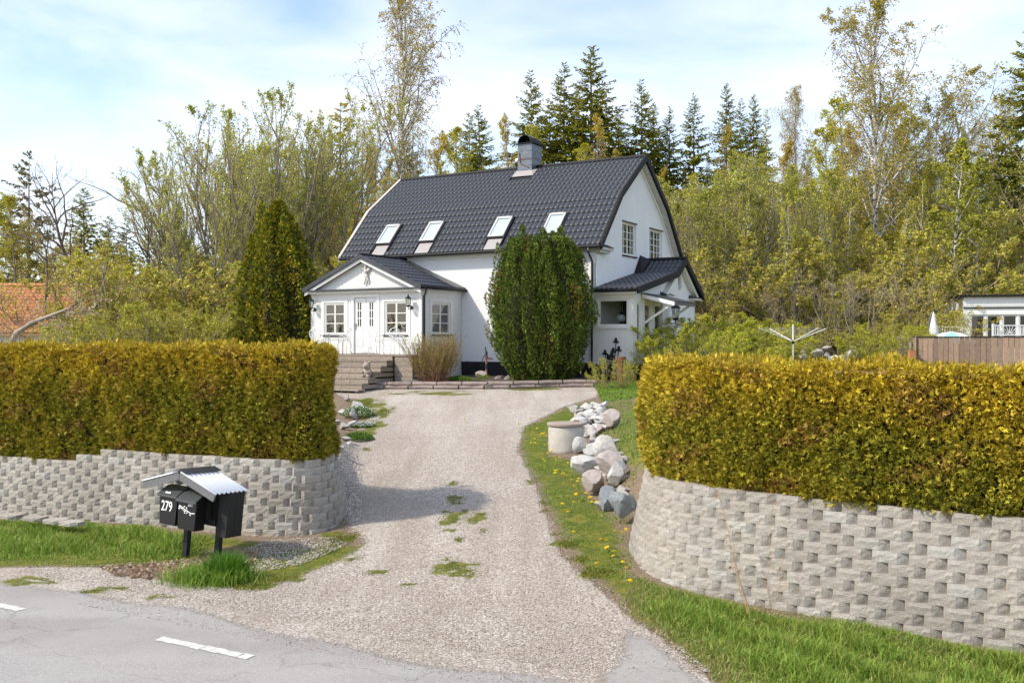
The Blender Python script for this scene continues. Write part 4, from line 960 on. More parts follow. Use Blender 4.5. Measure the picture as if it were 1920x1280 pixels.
part('base_board', mb, M['whitewood'], o2)
window(hs, (PXR, (sw_[0]+sw_[1])/2, sw_[2]), R(90), sw_[1]-sw_[0], sw_[3]-sw_[2], 2, 1, 3)
pw3 = MB(); pw3.box(PXL, PXL+.12, PS+.125, -.003, 1.05, PEZ); part('porch_wall', pw3, M['whitewood'], hs)
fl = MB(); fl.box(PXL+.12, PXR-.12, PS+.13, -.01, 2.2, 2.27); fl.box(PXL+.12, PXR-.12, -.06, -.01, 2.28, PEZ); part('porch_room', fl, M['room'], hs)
# porch roof
OHF = -.32; psl = Vector((PXR+.17-PC, 0, -(PAZ-4.66))); pl_len = psl.length
rr_ = MB()
YF, YB = PS+OHF, -.005
pts = [(PXL-.17, 4.66), (PC, PAZ), (PXR+.17, 4.66)]
vs = [(p[0], y, p[1]-d) for y in (YF+.04, YB) for d in (0, .07) for p in pts]
rr_.add(vs, [(0, 1, 7, 6), (1, 2, 8, 7), (3, 9, 10, 4), (4, 10, 11, 5), (0, 3, 4, 1), (1, 4, 5, 2), (6, 7, 10, 9), (7, 8, 11, 10), (0, 6, 9, 3), (2, 5, 11, 8)])
pr_ = part('porch_roof', rr_, M['blackmetal'], hs)
NCP = 9; wdp = (-.72-(YF+.05))/NCP
# right slope: x axis runs along +y (local), up-slope direction to the ridge
tile_field(pr_, (PXR+.18, YF+.05, 4.655), (0, 1, 0), (PC-PXR-.17, 0, PAZ-4.66), NCP, 8, wdp, pl_len/8)
tile_field(pr_, (PXL-.18, -.72, 4.655), (0, -1, 0), (PC-PXL+.17, 0, PAZ-4.66), NCP, 8, wdp, pl_len/8, maxparts=0)
mb = MB(); up_ = Vector((PXR+.17-PC, 0, -(PAZ-4.66)))
for sg in (-1, 1):
    a = Vector((PC, 0, PAZ+.03)); b = Vector((PC+sg*(PXR+.19-PC), 0, 4.69))
    mb.add([(p.x, y, p.z+dz) for p in (a, b) for y in (-.70, -.006) for dz in (-.03, .02)], [(0, 1, 3, 2), (4, 6, 7, 5), (0, 4, 5, 1), (2, 3, 7, 6), (0, 2, 6, 4), (1, 5, 7, 3)])
part('sheet_metal_strip', mb, M['greymetal'], pr_)
mb = MB(); mb.tube([(PC, YF+.02, PAZ+.03), (PC, -.02, PAZ+.05)], .06, 6); part('ridge_cap', mb, M['blackmetal'], pr_)
for sg in (-1, 1):
    xe = PC+sg*(PXR+.20-PC)
    mb = MB(); mb.add([(p[0], y, p[1]+dz) for p in ((PC, PAZ+.05), (xe, 4.69)) for y in (YF-.0, YF+.04) for dz in (-.16, .0)], [(0, 1, 3, 2), (4, 6, 7, 5), (0, 4, 5, 1), (2, 3, 7, 6), (0, 2, 6, 4), (1, 5, 7, 3)]); part('bargeboard', mb, M['greymetal'], pr_)
    mb = MB(); mb.add([(p[0], y, p[1]+dz) for p in ((PC, PAZ-.11), (xe-sg*.06, 4.53)) for y in (YF+.06, YF+.12) for dz in (-.11, .0)], [(0, 1, 3, 2), (4, 6, 7, 5), (0, 4, 5, 1), (2, 3, 7, 6), (0, 2, 6, 4), (1, 5, 7, 3)]); part('bargeboard', mb, M['whitewood'], pr_)
mb = MB(); mb.tube([(PXR+.22, YF+.06, 4.61), (PXR+.22, -.0, 4.61)], .05, 8); part('gutter', mb, M['blackmetal'], pr_, True)
mb = MB(); mb.tube([(PXR+.20, PS+.02, 4.58), (PXR+.18, PS+.02, 4.46), (PXR+.07, PS+.07, 4.3), (PXR+.07, PS+.07, 2.0)], .038, 8); part('downpipe', mb, M['greymetal'], hs, True)
# pediment
pdp = MB(); a0 = (PXL+.05, PEZ+.02); pdp.prism([(PXL+.02, PEZ+.0), (PXR-.02, PEZ+.0), (PC, PAZ-.20)], .06); pd_ = part('pediment', pdp, M['whitewood'], hs, loc=(0, PS-.04, 0))
mb = MB(); x = PXL+.3
while x < PXR-.3:
    zt2 = PEZ+(PAZ-.24-PEZ)*(1-abs(x+.025-PC)/(PXR-PC)); 
    if zt2 > PEZ+.1: mb.box(x, x+.05, -.012, -.001, PEZ+.08, zt2-.10)
    x += .062
part('board_cladding', mb, M['whitewood'], pd_)
mb = MB(); mb.box(PXL-.12, PXR+.12, -.27, .0, PEZ-.02, PEZ+.0); mb.box(PXL-.12, PXR+.12, -.27, -.24, PEZ+.002, PEZ+.035); part('pediment_ledge', mb, M['greymetal'], hs, loc=(0, PS-.04, 0))
mb = MB(); mb.box(PXL-.08, PXR+.08, -.16, -.0, PEZ-.10, PEZ-.022); part('cornice', mb, M['whitewood'], hs, loc=(0, PS-.04, 0))
# ---- annex at the right end: local x 0..1.4, y -.1..6.07
AX = 1.40; AE = 4.42; AP2 = (4.24, 5.78)
fwx = on_s(1119.5, 561, -.1)[0], on_s(1178, 561, -.1)[0]; fz1 = on_s(1150, 561, -.1)[1]; fz0 = on_s(1150, 611, -.1)[1]
q = (max(.14, fwx[0]), min(fwx[1], 1.22), fz0, fz1); print('ANX', fwx, fz0, fz1)
aw = wallmesh(rect(-.08, AX, 1.98, AE), [rect(*q)], .12); ao = part('annex_wall', aw, M['trim'], hs, loc=(0, -.12, 0))
part('board_cladding', siding(-.08, AX, 2.0, q[2]-.12, pitch=.09), M['trim'], ao)
mb = MB(); e = .10; mb.box(q[0]-e, q[0]-.002, -.035, -.002, q[2]-.14, q[3]+e); mb.box(q[1]+.002, q[1]+e, -.035, -.002, q[2]-.14, q[3]+e); mb.box(q[0]-.002, q[1]+.002, -.035, -.002, q[3]+.002, q[3]+e); mb.box(q[0]-.002, q[1]+.002, -.05, -.002, q[2]-.09, q[2]-.002); part('casing', mb, M['trim'], ao)
window(hs, ((q[0]+q[1])/2, -.12, q[2]), 0, q[1]-q[0], q[3]-q[2], 1, 1, 1, sill=False, fr=.04)
# annex side wall (faces right): glazed front half
side = [(on_t(1196, 565, AX)[0], on_t(1207, 565, AX)[0]), (on_t(1212, 565, AX)[0], on_t(1226, 565, AX)[0]), (on_t(1231, 565, AX)[0], on_t(1243, 565, AX)[0])]
print('SIDE', side)
sw3 = [(.12, .50, 2.75, 4.05), (.80, 1.45, 2.10, 4.05), (1.75, 2.45, 2.75, 4.05)]
aw2 = wallmesh(rect(0.0, 6.07, 1.98, AE), [rect(*k) for k in sw3], .12); ao2 = obj('annex_wall', aw2.mesh('annex_wall', M['plaster']), hs, loc=(AX, 0, 0), rot=(0, 0, R(90)))
sf_ = siding(.0, 2.7, 2.0, 4.3, pitch=.09, holes=[(a-.06, b+.06, (c-.06 if c > 2.3 else 0), d+.06) for a, b, c, d in sw3]); part('board_cladding', sf_, M['trim'], ao2)
for k, (a, b, c, d) in enumerate(sw3):
    mb = MB(); e = .07; mb.box(a-e, a-.002, -.035, -.002, c, d+e); mb.box(b+.002, b+e, -.035, -.002, c, d+e); mb.box(a-.002, b+.002, -.035, -.002, d+.002, d+e); part('casing', mb, M['trim'], ao2)
    window(hs, (AX, (a+b)/2, c), R(90), b-a, d-c, 1, 1, 2 if k == 1 else 1, sill=False, fr=.05)
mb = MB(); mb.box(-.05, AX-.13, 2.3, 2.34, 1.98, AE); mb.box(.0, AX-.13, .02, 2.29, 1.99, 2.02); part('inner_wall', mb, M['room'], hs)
mb = MB(); mb.box(-.08, AX-.0, -.11, -.02, .8, 1.975); mb.box(AX-.09, AX-.005, -.019, 6.06, .8, 1.975); part('plinth', mb, M['plinth'], hs)
mb = MB(); mb.box(0, AX, 6.0, 6.07, 1.98, AE); part('annex_wall', mb, M['plaster'], hs)
# annex roof
ar = MB(); pts = [(-.42, AE+.07), (3.44, 5.25), AP2, (6.25, AE+.08)]
vs = [(x, p[0], p[1]-d) for x in (.005, AX+.28) for d in (0, .07) for p in pts]
ar.add(vs, [(i, i+1, 8+i+1, 8+i) for i in range(3)]+[(4+i, 12+i, 12+i+1, 4+i+1) for i in range(3)]+[(0, 8, 12, 4), (3, 7, 15, 11)]+[(i, 4+i, 5+i, i+1) for i in range(3)]+[(8+i, 9+i, 13+i, 12+i) for i in range(3)])
ar = part('annex_roof', ar, M['blackmetal'], hs)
s1v = Vector((0, 3.86, 5.25-AE-.07)); s2v = Vector((0, .8, .53))
tile_field(ar, (.02, -.42, AE+.075), (1, 0, 0), s1v, 9, 11, (AX+.24)/9, s1v.length/11)
tile_field(ar, (.02, 3.44, 5.255), (1, 0, 0), s2v, 9, 3, (AX+.24)/9, s2v.length/3)
mb = MB()
for a, b in zip(pts[:-1], pts[1:]): mb.add([(x, p[0], p[1]+dz) for p in (a, b) for x in (AX+.25, AX+.33) for dz in (-.17, .055)], [(0, 1, 3, 2), (4, 6, 7, 5), (0, 4, 5, 1), (2, 3, 7, 6), (0, 2, 6, 4), (1, 5, 7, 3)])
part('bargeboard', mb, M['blackmetal'], ar)
mb = MB(); mb.tube([(.01, -.46, AE+.03), (AX+.30, -.46, AE+.03)], .045, 8); part('gutter', mb, M['blackmetal'], ar, True)
mb = MB(); mb.box(.0, AX+.24, -.34, -.13, AE-.10, AE-.02); mb.box(-.05, AX+.05, -.2, -.122, AE-.2, AE-.10); part('eaves_board', mb, M['trim'], ar)
mb = MB(); mb.add([(.01, 3.3, 5.25), (.30, 3.35, 5.30), (.02, 3.9, 5.98), (.02, 4.24, 5.86), (.35, 4.1, 5.80)], [(0, 1, 2), (1, 4, 2), (2, 4, 3)]); mb.tube([(.02, 4.24, 5.82), (AX+.3, 4.24, 5.82)], .07, 6); part('ridge_cap', mb, M['blackmetal'], ar)
# annex gable triangle wall
gt = MB(); T_ = Matrix.Translation((AX, 0, 0)) @ TG
gt.prism([(-.1, AE+.002), (6.07, AE+.002), (6.05, AE+.03), (4.24, 5.66), (3.44, 5.13), (-.1, AE+.03)], .10, T_); part('annex_gable', gt, M['plaster'], hs)
gt = MB(); T_ = Matrix.Translation((AX+.20, 0, 0)) @ TG
for poly in ([(2.45, 4.40), (2.58, 4.36), (4.24, 5.48), (4.24, 5.66)], [(4.24, 5.66), (4.24, 5.48), (5.88, 4.36), (6.02, 4.40)]): gt.prism(poly, .19, T_)
part('pediment_moulding', gt, M['trim'], hs)
for s_ in (2.55, 5.55):
    mb = MB(); mb.box(AX+.003, AX+.26, s_-.15, s_+.55, AE-.10, AE-.03); part('cornice', mb, M['trim'], hs)
    mb = MB(); mb.add([(AX+.003, s_-.2, AE-.028), (AX+.30, s_-.2, AE-.028), (AX+.30, s_+.6, AE-.028), (AX+.003, s_+.6, AE-.028), (AX+.003, s_-.2, AE+.09), (AX+.003, s_+.6, AE+.09)], [(0, 1, 2, 3), (0, 4, 1), (1, 4, 5, 2), (3, 2, 5)]); part('cornice_cap', mb, M['greymetal'], hs)
# canopy
mb = MB(); zc0, zc1 = 4.36, 4.07; y0, y1 = .55, 2.55; xo = AX+1.2
def slab(x0, x1, z0, z1, ya, yb, th): return [(x, y, z-d) for x, z in ((x0, z0), (x1, z1)) for y in (ya, yb) for d in (0, th)]
bx_ = [(0, 1, 3, 2), (4, 6, 7, 5), (0, 4, 5, 1), (2, 3, 7, 6), (0, 2, 6, 4), (1, 5, 7, 3)]
mb.add(slab(AX+.04, xo, zc0, zc1, y0, y1, .05), bx_); cn = part('canopy', mb, M['trim'], hs)
mb = MB(); mb.add(slab(AX+.04, xo+.05, zc0+.04, zc1+.035, y0-.03, y1+.03, .035), bx_); part('canopy_sheet', mb, M['greymetal'], cn)
mb = MB(); mb.add(slab(AX+.04, xo, zc0, zc1, y0-.028, y0-.003, .13), bx_); part('fascia', mb, M['whitewood'], cn)
mb = MB(); mb.box(xo+.002, xo+.03, y0-.02, y1+.02, zc1-.11, zc1); part('fascia', mb, M['greywood'], cn)
for y in (y0+.12, y1-.12):
    mb = MB(); mb.beam((AX+.05, y, 3.35), (xo-.12, y, zc1-.06), .07, .07); mb.beam((AX+.04, y, 3.2), (AX+.04, y, zc0-.06), .07, .07, up=(1, 0, 0)); part('canopy_bracket', mb, M['trim'], cn)
# reliefs
def relief(loc, rz, sc=1):
    mb = MB(); mb.blob((0, -.04, .30), .06); mb.blob((0, -.04, .17), .075, 1, .8, 1.3); mb.blob((.03, -.04, .03), .06, 1, .8, 1.2)
    for p in ([(0, -.04, .22), (-.10, -.05, .26), (-.17, -.05, .34)], [(.02, -.04, .22), (.10, -.05, .16)], [(.02, -.04, .02), (.10, -.05, -.08), (.05, -.05, -.18)], [(.0, -.04, .02), (-.02, -.05, -.12), (-.06, -.05, -.22)]): mb.tube(p, [.032, .026, .02][:len(p)], 6)
    mb.add([(.03, -.02, .22), (.16, -.02, .40), (.20, -.02, .25), (.10, -.02, .12), (.03, -.05, .22), (.16, -.04, .40), (.20, -.04, .25), (.10, -.04, .12)], [(4, 5, 6, 7), (0, 1, 5, 4), (1, 2, 6, 5), (2, 3, 7, 6)])
    o = part('cherub_relief', mb, M['angel'], hs, True, loc=loc, rot=(0, 0, rz)); o.scale = (sc,)*3
relief((PC+.12, PS-.055, 5.04), 0, 1.15); relief((AX+.0, 4.25, 4.93), R(90), 1.2)
# ---- things on the house
def lantern(label, p, rz, sc=1):
    t = thing('wall_lantern', label, 'wall lamp', p, rz, None)
    mb = MB(); mb.lathe([(.005, .31), (.02, .29), (.02, .25), (.09, .20), (.095, .18), (.07, .178)], 6, (0, -.16, 0)); mb.lathe([(.045, -.05), (.07, -.02), (.05, .0)], 6, (0, -.16, 0))
    for k in range(6):
        a = math.pi*k/3; mb.beam((.05*math.cos(a), -.16+.05*math.sin(a), -.01), (.075*math.cos(a), -.16+.075*math.sin(a), .18), .008, .008)
    part('lantern_frame', mb, M['iron'], t)
    mb = MB(); mb.lathe([(.045, 0), (.070, .178)], 6, (0, -.16, 0)); part('lantern_glass', mb, M['glass'], t)
    mb = MB(); mb.lathe([(.005, -.02), (.055, -.015), (.055, .0), (.005, .004)], 10); mb.v = [(x, -z-.0, y-.06) for x, y, z in mb.v]; mb.tube([(0, -.01, -.06), (0, -.08, -.12), (0, -.15, -.10), (0, -.16, -.04)], .012, 6); part('bracket', mb, M['iron'], t)
    t.scale = (sc,)*3; return t
tL, zL = on_s(590.5, 560, PS-.02); lantern('black lantern on the porch front, left of the left window', W(PXL+.16, PS-.035, 4.0), HA, 1.25)
tR, zR = on_s(772, 560, PS-.02); lantern('black lantern on the porch front, between right window and downpipe', W(tR, PS-.035, 4.0), HA, 1.25)
lantern('large black lantern on the annex wall beyond the entrance canopy', W(AX+.02, 3.05, 3.6), HA+R(90), 1.9)
pl_ = thing('pendant_lamp', 'white glass globe lamp hanging behind the large annex window', 'lamp', W(.62, .7, 3.55))
mb = MB(); mb.blob((0, 0, 0), .15, 1, 1, .92, 14, 10); part('globe', mb, M['white'], pl_, True)
mb = MB(); mb.tube([(0, 0, .14), (0, 0, .75)], .01, 5); mb.lathe([(.05, .12), (.07, .16), (.02, .24)], 10); mb.lathe([(.02, -.22), (.05, -.16), (.06, -.13)], 10); part('fitting', mb, M['iron'], pl_)
for (px, z_, sc_) in ((617, 3.06, .8), (634, 3.12, 1), (730, 3.06, 1), (746, 3.06, .9), (758, 3.06, 1.2)):
    t_, _ = on_s(px, 620, PS+.35); p_ = W(t_, PS+.30, z_-.04)
    mb = MB(); mb.lathe([(.04, 0), (.055, .05), (.05, .12), (.06, .13)], 10)
    rr2 = random.Random(px)
    for k in range(14): a = rr2.uniform(0, 6.28); r2 = rr2.uniform(.03, .12); mb.blob((r2*math.cos(a), r2*math.sin(a), .16+rr2.uniform(0, .14)), .03, n=5, m=4)
    o = part('potted_plant', mb, M['cloth'], None, True, label={617: 'pale potted plant behind the left pane of the left porch window', 634: 'pale potted plant behind the right pane of the left porch window', 730: 'leftmost pale potted plant inside the right porch window', 746: 'middle pale potted plant inside the right porch window', 758: 'rightmost pale potted plant inside the right porch window'}[px], cat='plant', loc=p_); o.scale = (sc_,)*3
mb = MB(); mb.box(PXL+.15, PXR-.15, .13, .42, 2.93, 2.97); part('window_shelf', mb, M['whitewood'], hs, loc=(0, PS, 0))
# ---- wooden deck and steps
dk = thing('wooden_deck', 'weathered grey wooden deck with broad steps in front of the white porch', 'deck', (OX, OY, 0), HA)
DF = -4.59; SR_ = -5.13; DR = -4.38
for k in range(14):
    y0 = DF+.0+k*.145
    mb = MB(); mb.box(PXL-.1, DR, y0, y0+.138, DZ-.035, DZ-.002*(k % 3)); part('deck_board', mb, M['wood'], dk)
for k in range(6):
    mb = MB(); z1 = DZ-.045-k*.165; mb.box(SR_+.03, DR-.02, DF+.03+.002*(k % 2), DF+.06, z1-.157, z1); part('skirting_board', mb, M['wood'], dk)
    mb = MB(); mb.box(DR-.055, DR-.022+.002*(k % 2), DF+.065, PS-.02, z1-.157, z1); part('skirting_board', mb, M['wood'], dk)
for i in range(1, 7):
    zt3 = DZ-.175*i; y1 = DF-.32*(i-1); y0 = y1-.32
    for j in range(2):
        mb = MB(); mb.box(PXL+.1, SR_+(0 if i < 6 else .1), y0-.03+j*.178, y0+.14+j*.178, zt3-.04, zt3-.002*j); part('tread', mb, M['wood'], dk)
    mb = MB(); mb.box(PXL+.12, SR_-.03, y1-.012, y1+.012, zt3+.002, zt3+.13); part('riser', mb, M['wood'], dk)
    mb = MB(); mb.box(SR_-.06, SR_-.022, y0+.02, DF+.02, zt3-.17, zt3-.045); part('side_board', mb, M['wood'], dk)
# statue on the steps
p = W(SR_-.22, DF-.32*3.4, DZ-.175*4); p.z = DZ-.175*4
mb = MB(); mb.blob((0, 0, .13), .14, 1, .8, 1.1); mb.blob((0, -.02, .32), .11, 1, .9, 1); mb.blob((-.07, 0, .42), .035); mb.blob((.07, 0, .42), .035); mb.blob((0, -.12, .30), .05); mb.blob((-.09, -.08, .04), .06); mb.blob((.09, -.08, .04), .06); mb.tube([(.1, 0, .2), (.12, -.08, .14), (.06, -.12, .16)], .035, 6); mb.tube([(-.1, 0, .2), (-.12, -.08, .14), (-.06, -.12, .16)], .035, 6)
o = part('stone_bear', mb, M['statue'], None, True, label='sandy stone bear figure sitting at the right end of the deck steps', cat='statue', loc=p, rot=(0, 0, HA)); o.scale = (1.15,)*3
# ---- garden chairs and table on the deck
def chair(label, px, s, rz):
    t_, _ = on_s(px, 660, s); p = W(t_, s, DZ); c = thing('garden_chair', label, 'chair', p, HA+rz, 'white cast metal chairs on the deck')
    mb = MB(); mb.lathe([(.20, .43), (.205, .44), (.20, .455), (.01, .45)], 16); part('seat', mb, M['white'], c)
    mb = MB(); ring = [(.20*math.cos(a), .19+.02*math.sin(a), .70+.21*math.sin(a)) for a in [2*math.pi*k/16 for k in range(16)]]; mb.tube(ring, .016, 6, closed=True)
    mb.tube([(.085*math.cos(a), .19, .70+.09*math.sin(a)) for a in [2*math.pi*k/10 for k in range(10)]], .012, 5, closed=True)
    for k in range(8):
        a = math.pi*k/4; mb.tube([(.085*math.cos(a), .19, .70+.09*math.sin(a)), (.195*math.cos(a), .19+.02*math.sin(a), .70+.205*math.sin(a))], .010, 4)
    mb.tube([(-.13, .16, .44), (-.12, .18, .55)], .014, 5); mb.tube([(.13, .16, .44), (.12, .18, .55)], .014, 5); part('backrest', mb, M['white'], c, True)
    for sx in (-1, 1):
        for sy in (-1, 1):
            mb = MB(); mb.tube([(sx*.14, sy*.14, .43), (sx*.19, sy*.18, .30), (sx*.14, sy*.14, .14), (sx*.19, sy*.19, 0)], [.018, .016, .013, .016], 6); part('leg', mb, M['white'], c, True)
    for sx in (-1, 1):
        mb = MB(); mb.tube([(sx*.18, .15, .62), (sx*.22, 0, .64), (sx*.20, -.15, .60), (sx*.18, -.14, .44)], .012, 5); part('armrest', mb, M['white'], c, True)
chair('white cast metal chair with round lattice back at the left end of the deck', 594, -3.4, R(200))
chair('white metal chair standing side-on below the left porch window, beside the table', 646, -3.2, R(-80))
chair('white metal chair facing away in front of the right half of the porch door', 706, -3.3, R(170))
chair('white metal chair standing side-on below the right porch window', 744, -3.2, R(60))
t_, _ = on_s(615, 660, -3.6); p = W(t_, -3.6, DZ); tb = thing('garden_table', 'small round white metal table between two chairs on the deck', 'table', p, HA)
mb = MB(); mb.lathe([(.33, .70), (.34, .71), (.33, .725), (.01, .73)], 20); part('tabletop', mb, M['white'], tb)
for k in range(3):
    a = 2*math.pi*k/3; mb = MB(); mb.tube([(.06*math.cos(a), .06*math.sin(a), .70), (.10*math.cos(a), .10*math.sin(a), .40), (.28*math.cos(a), .28*math.sin(a), 0)], .017, 6); part('leg', mb, M['white'], tb, True)
# ---- water pump, iron flowers, rusty post
g = at(912, 706, 34.6); gz = H1(g.x, g.y); wp = thing('water_pump', 'old red and grey hand water pump in the flower bed by the house', 'pump', (g.x, g.y, gz))
mb = MB(); mb.lathe([(.06, 0), (.06, .06), (.035, .07), (.035, .75), (.06, .76), (.06, .80), (.02, .82)], 10); part('pump_barrel', mb, M['redpaint'], wp)
mb = MB(); mb.lathe([(.036, .34), (.038, .35), (.038, .52), (.036, .53)], 10); mb.lathe([(.03, .82), (.045, .84), (.04, .95), (.015, .98)], 10); part('pump_head', mb, M['greymetal'], wp)
mb = MB(); mb.tube([(0, 0, .95), (-.04, 0, 1.05), (-.01, 0, 1.12)], .02, 6); mb.tube([(0, 0, .9), (-.14, -.02, .7), (-.16, -.02, .45)], .011, 5); part('pump_handle', mb, M['iron'], wp)
mb = MB(); mb.tube([(0, 0, .72), (.12, -.02, .72), (.2, -.02, .70), (.2, -.02, .66)], .028, 8); part('spout', mb, M['redpaint'], wp)
p = W(.62, -.17, 2.0); ir = thing('iron_flower_ornament', 'black wrought iron flower ornament on the annex plinth below the big window', 'ornament', (p.x, p.y, 2.02), HA)
mb = MB(); mb.box(-.32, .34, -.04, .04, 0, .05); part('base', mb, M['iron'], ir)
rr3 = random.Random(2)
for k, (x, h) in enumerate(((-.22, .38), (-.1, .22), (.08, .45), (.18, .78), (.28, .50), (.02, .30))):
    mb = MB(); mb.tube([(x*.6, 0, .04), (x*.9, 0, h*.5), (x, 0, h)], .014, 5); mb.blob((x, 0, h), .07, .8, .5, 1.2, 7, 5); mb.blob((x-.06, 0, h-.06), .05, 1, .4, .7, 6, 4); mb.blob((x+.06, 0, h-.07), .05, 1, .4, .7, 6, 4); part('iron_flower', mb, M['iron'], ir, True)
g = at(1165, 700, 31.2); gz = H1(g.x, g.y); mb = MB(); mb.lathe([(.15, 0), (.15, .85), (.13, .87), (.13, .8), (.11, .5)], 12); part('rusty_drum', mb, M['rust'], None, label='narrow rusty iron drum standing behind the small green bush near the annex', cat='drum', loc=(g.x, g.y, gz))
# ------------------------------------------------------------------ trees
def grow(rng, P0, D0, Ln, N, wob, grav):
    M_ = len(P0); P = np.zeros((M_, N, 3)); P[:, 0] = P0; d = unit(D0); st = (Ln/(N-1))[:, None]
    for i in range(1, N):
        d = unit(d+wob*rng.normal(size=(M_, 3))+np.array([0, 0, 1.])*(grav if np.isscalar(grav) else grav[:, None])); P[:, i] = P[:, i-1]+d*st
    return P
def kids(rng, P, k, t0, t1, ang, jit=.25, up=0):
    M_, N, _ = P.shape; t = np.clip(t0+(t1-t0)*(np.arange(k)[None, :]+rng.random((M_, k)))/k, 0, .999)*(N-1); i = t.astype(int); f = (t-i)[..., None]; m = np.arange(M_)[:, None]
    pos = P[m, i]*(1-f)+P[m, np.minimum(i+1, N-1)]*f; tan = unit(P[m, np.minimum(i+1, N-1)]-P[m, i])
    pos = pos.reshape(-1, 3); tan = tan.reshape(-1, 3); a = (ang+jit*rng.normal(size=len(pos)))[:, None]
    d = np.cos(a)*tan+np.sin(a)*perp(rng, tan); d[:, 2] += up
    return pos, unit(d), (t/(N-1)).reshape(-1)
def broadleaf(seed, Ht, stems=1, flare=0, c0=.25, n1=30, l1=.28, a1=.75, n2=7, l2=.4, a2=.6, n3=4, l3=.35, wob=.10, grav1=.08, grav2=0, grav3=-.05, lv=8, ls=.06, asp=.5, cols=((.2, .2, .05),),
              tr=.012, bark='bark', twc=(.22, .18, .14), prof=None, lwob=.05, r1=.32, dens=None, gaps=.25):
    rng = np.random.default_rng(seed); T = NP(); Cn = NP()
    az = np.arange(stems)*2*np.pi/max(stems, 1)+rng.random(stems)*.8; fl = flare*(.3+.9*rng.random(stems)) if stems > 1 else np.zeros(1)
    P0 = np.stack([.12*stems**.5*np.cos(az)*(stems > 1), .12*stems**.5*np.sin(az)*(stems > 1), np.full(stems, -.4)], -1)
    D0 = np.stack([np.cos(az)*np.sin(fl), np.sin(az)*np.sin(fl), np.cos(fl)], -1); Ls = Ht*(1 if stems == 1 else (.72+.3*rng.random(stems)))+.4
    Ls = np.broadcast_to(Ls, (stems,)).astype(float)
    S0 = grow(rng, P0, D0, Ls, 12, lwob*.6, .03 if stems > 1 else .05); 
    if stems == 1: S0[:, :, :2] -= (S0[:, -1:, :2])*np.linspace(0, 1, 12)[None, :, None]*.7
    rad = Ht*tr*(1-np.linspace(0, 1, 12)**.9*.93); rad[0] *= 1.25; Rr = np.tile(rad, (stems, 1))*(1 if stems == 1 else 1/stems**.35)
    T.tubes(S0, Rr, 8 if stems == 1 else 5, twc)
    p, d, t = kids(rng, S0, n1, c0, .98, a1, .18, up=.15)
    pf = (lambda x: np.sin(np.pi*np.clip(x, .02, .98)**.75)**.7) if prof is None else prof
    x = (t-c0)/(1-c0); L1_ = Ht*l1*pf(x)*(.7+.5*rng.random(len(t)))
    B1 = grow(rng, p, d, L1_, 8, wob, grav1); r1_ = (L1_*.013+.004)[:, None]*(1-np.linspace(0, .85, 8))[None, :]; T.tubes(B1, r1_, 4, twc)
    p, d, t = kids(rng, B1, n2, .15, 1, a2); L2_ = np.repeat(L1_, n2)*l2*(1.1-.6*t)*(.6+.6*rng.random(len(t))); L2_ = np.maximum(L2_, Ht*.01)
    keep = rng.random(len(t)) > gaps*.4; p, d, L2_ = p[keep], d[keep], L2_[keep]
    B2 = grow(rng, p, d, L2_, 5, wob*1.3, grav2); Cn.tubes(B2, (L2_*.007+.003)[:, None]*(1-np.linspace(0, .8, 5))[None, :], 3, twc, 1)
    p, d, t = kids(rng, B2, n3, .2, 1, a2+.1); L3_ = np.repeat(L2_, n3)*l3*(1.2-.5*t)*(.6+.8*rng.random(len(t))); L3_ = np.maximum(L3_, Ht*.008)
    B3 = grow(rng, p, d, L3_, 4, wob*1.5, grav3); Cn.tubes(B3, np.full((len(L3_), 1), Ht*.00035+.0028)*np.linspace(1, .4, 4)[None, :], 3, twc, 1)
    if lv > 0:
        q, dd, _ = kids(rng, B3, lv, .05, 1.1, 1.0); q = q+rng.normal(size=q.shape)*ls*.9
        # uneven density: drop leaves in some pockets
        f_ = np.sin(q[:, 0]*2.1*8/Ht+seed)+np.sin(q[:, 1]*1.9*8/Ht+2*seed)+np.sin(q[:, 2]*2.5*8/Ht+3*seed); kp = rng.random(len(q)) < np.clip(.75+f_*gaps, .08, 1); q, dd = q[kp], dd[kp]
        sz = ls*(.6+.8*rng.random((len(q), 1))); A = dd*sz; Bb = perp(rng, dd)*sz*asp; Cn.leaves(q, A, Bb, palette(rng, len(q), cols, .16), 0)
    return T.mesh('trunk', [M[bark]], True), Cn.mesh('crown', [M['leaf'], M['twigattr']])
M['twigattr'] = mat('fine_twigs', (.3, .25, .2), .9, attr=True)
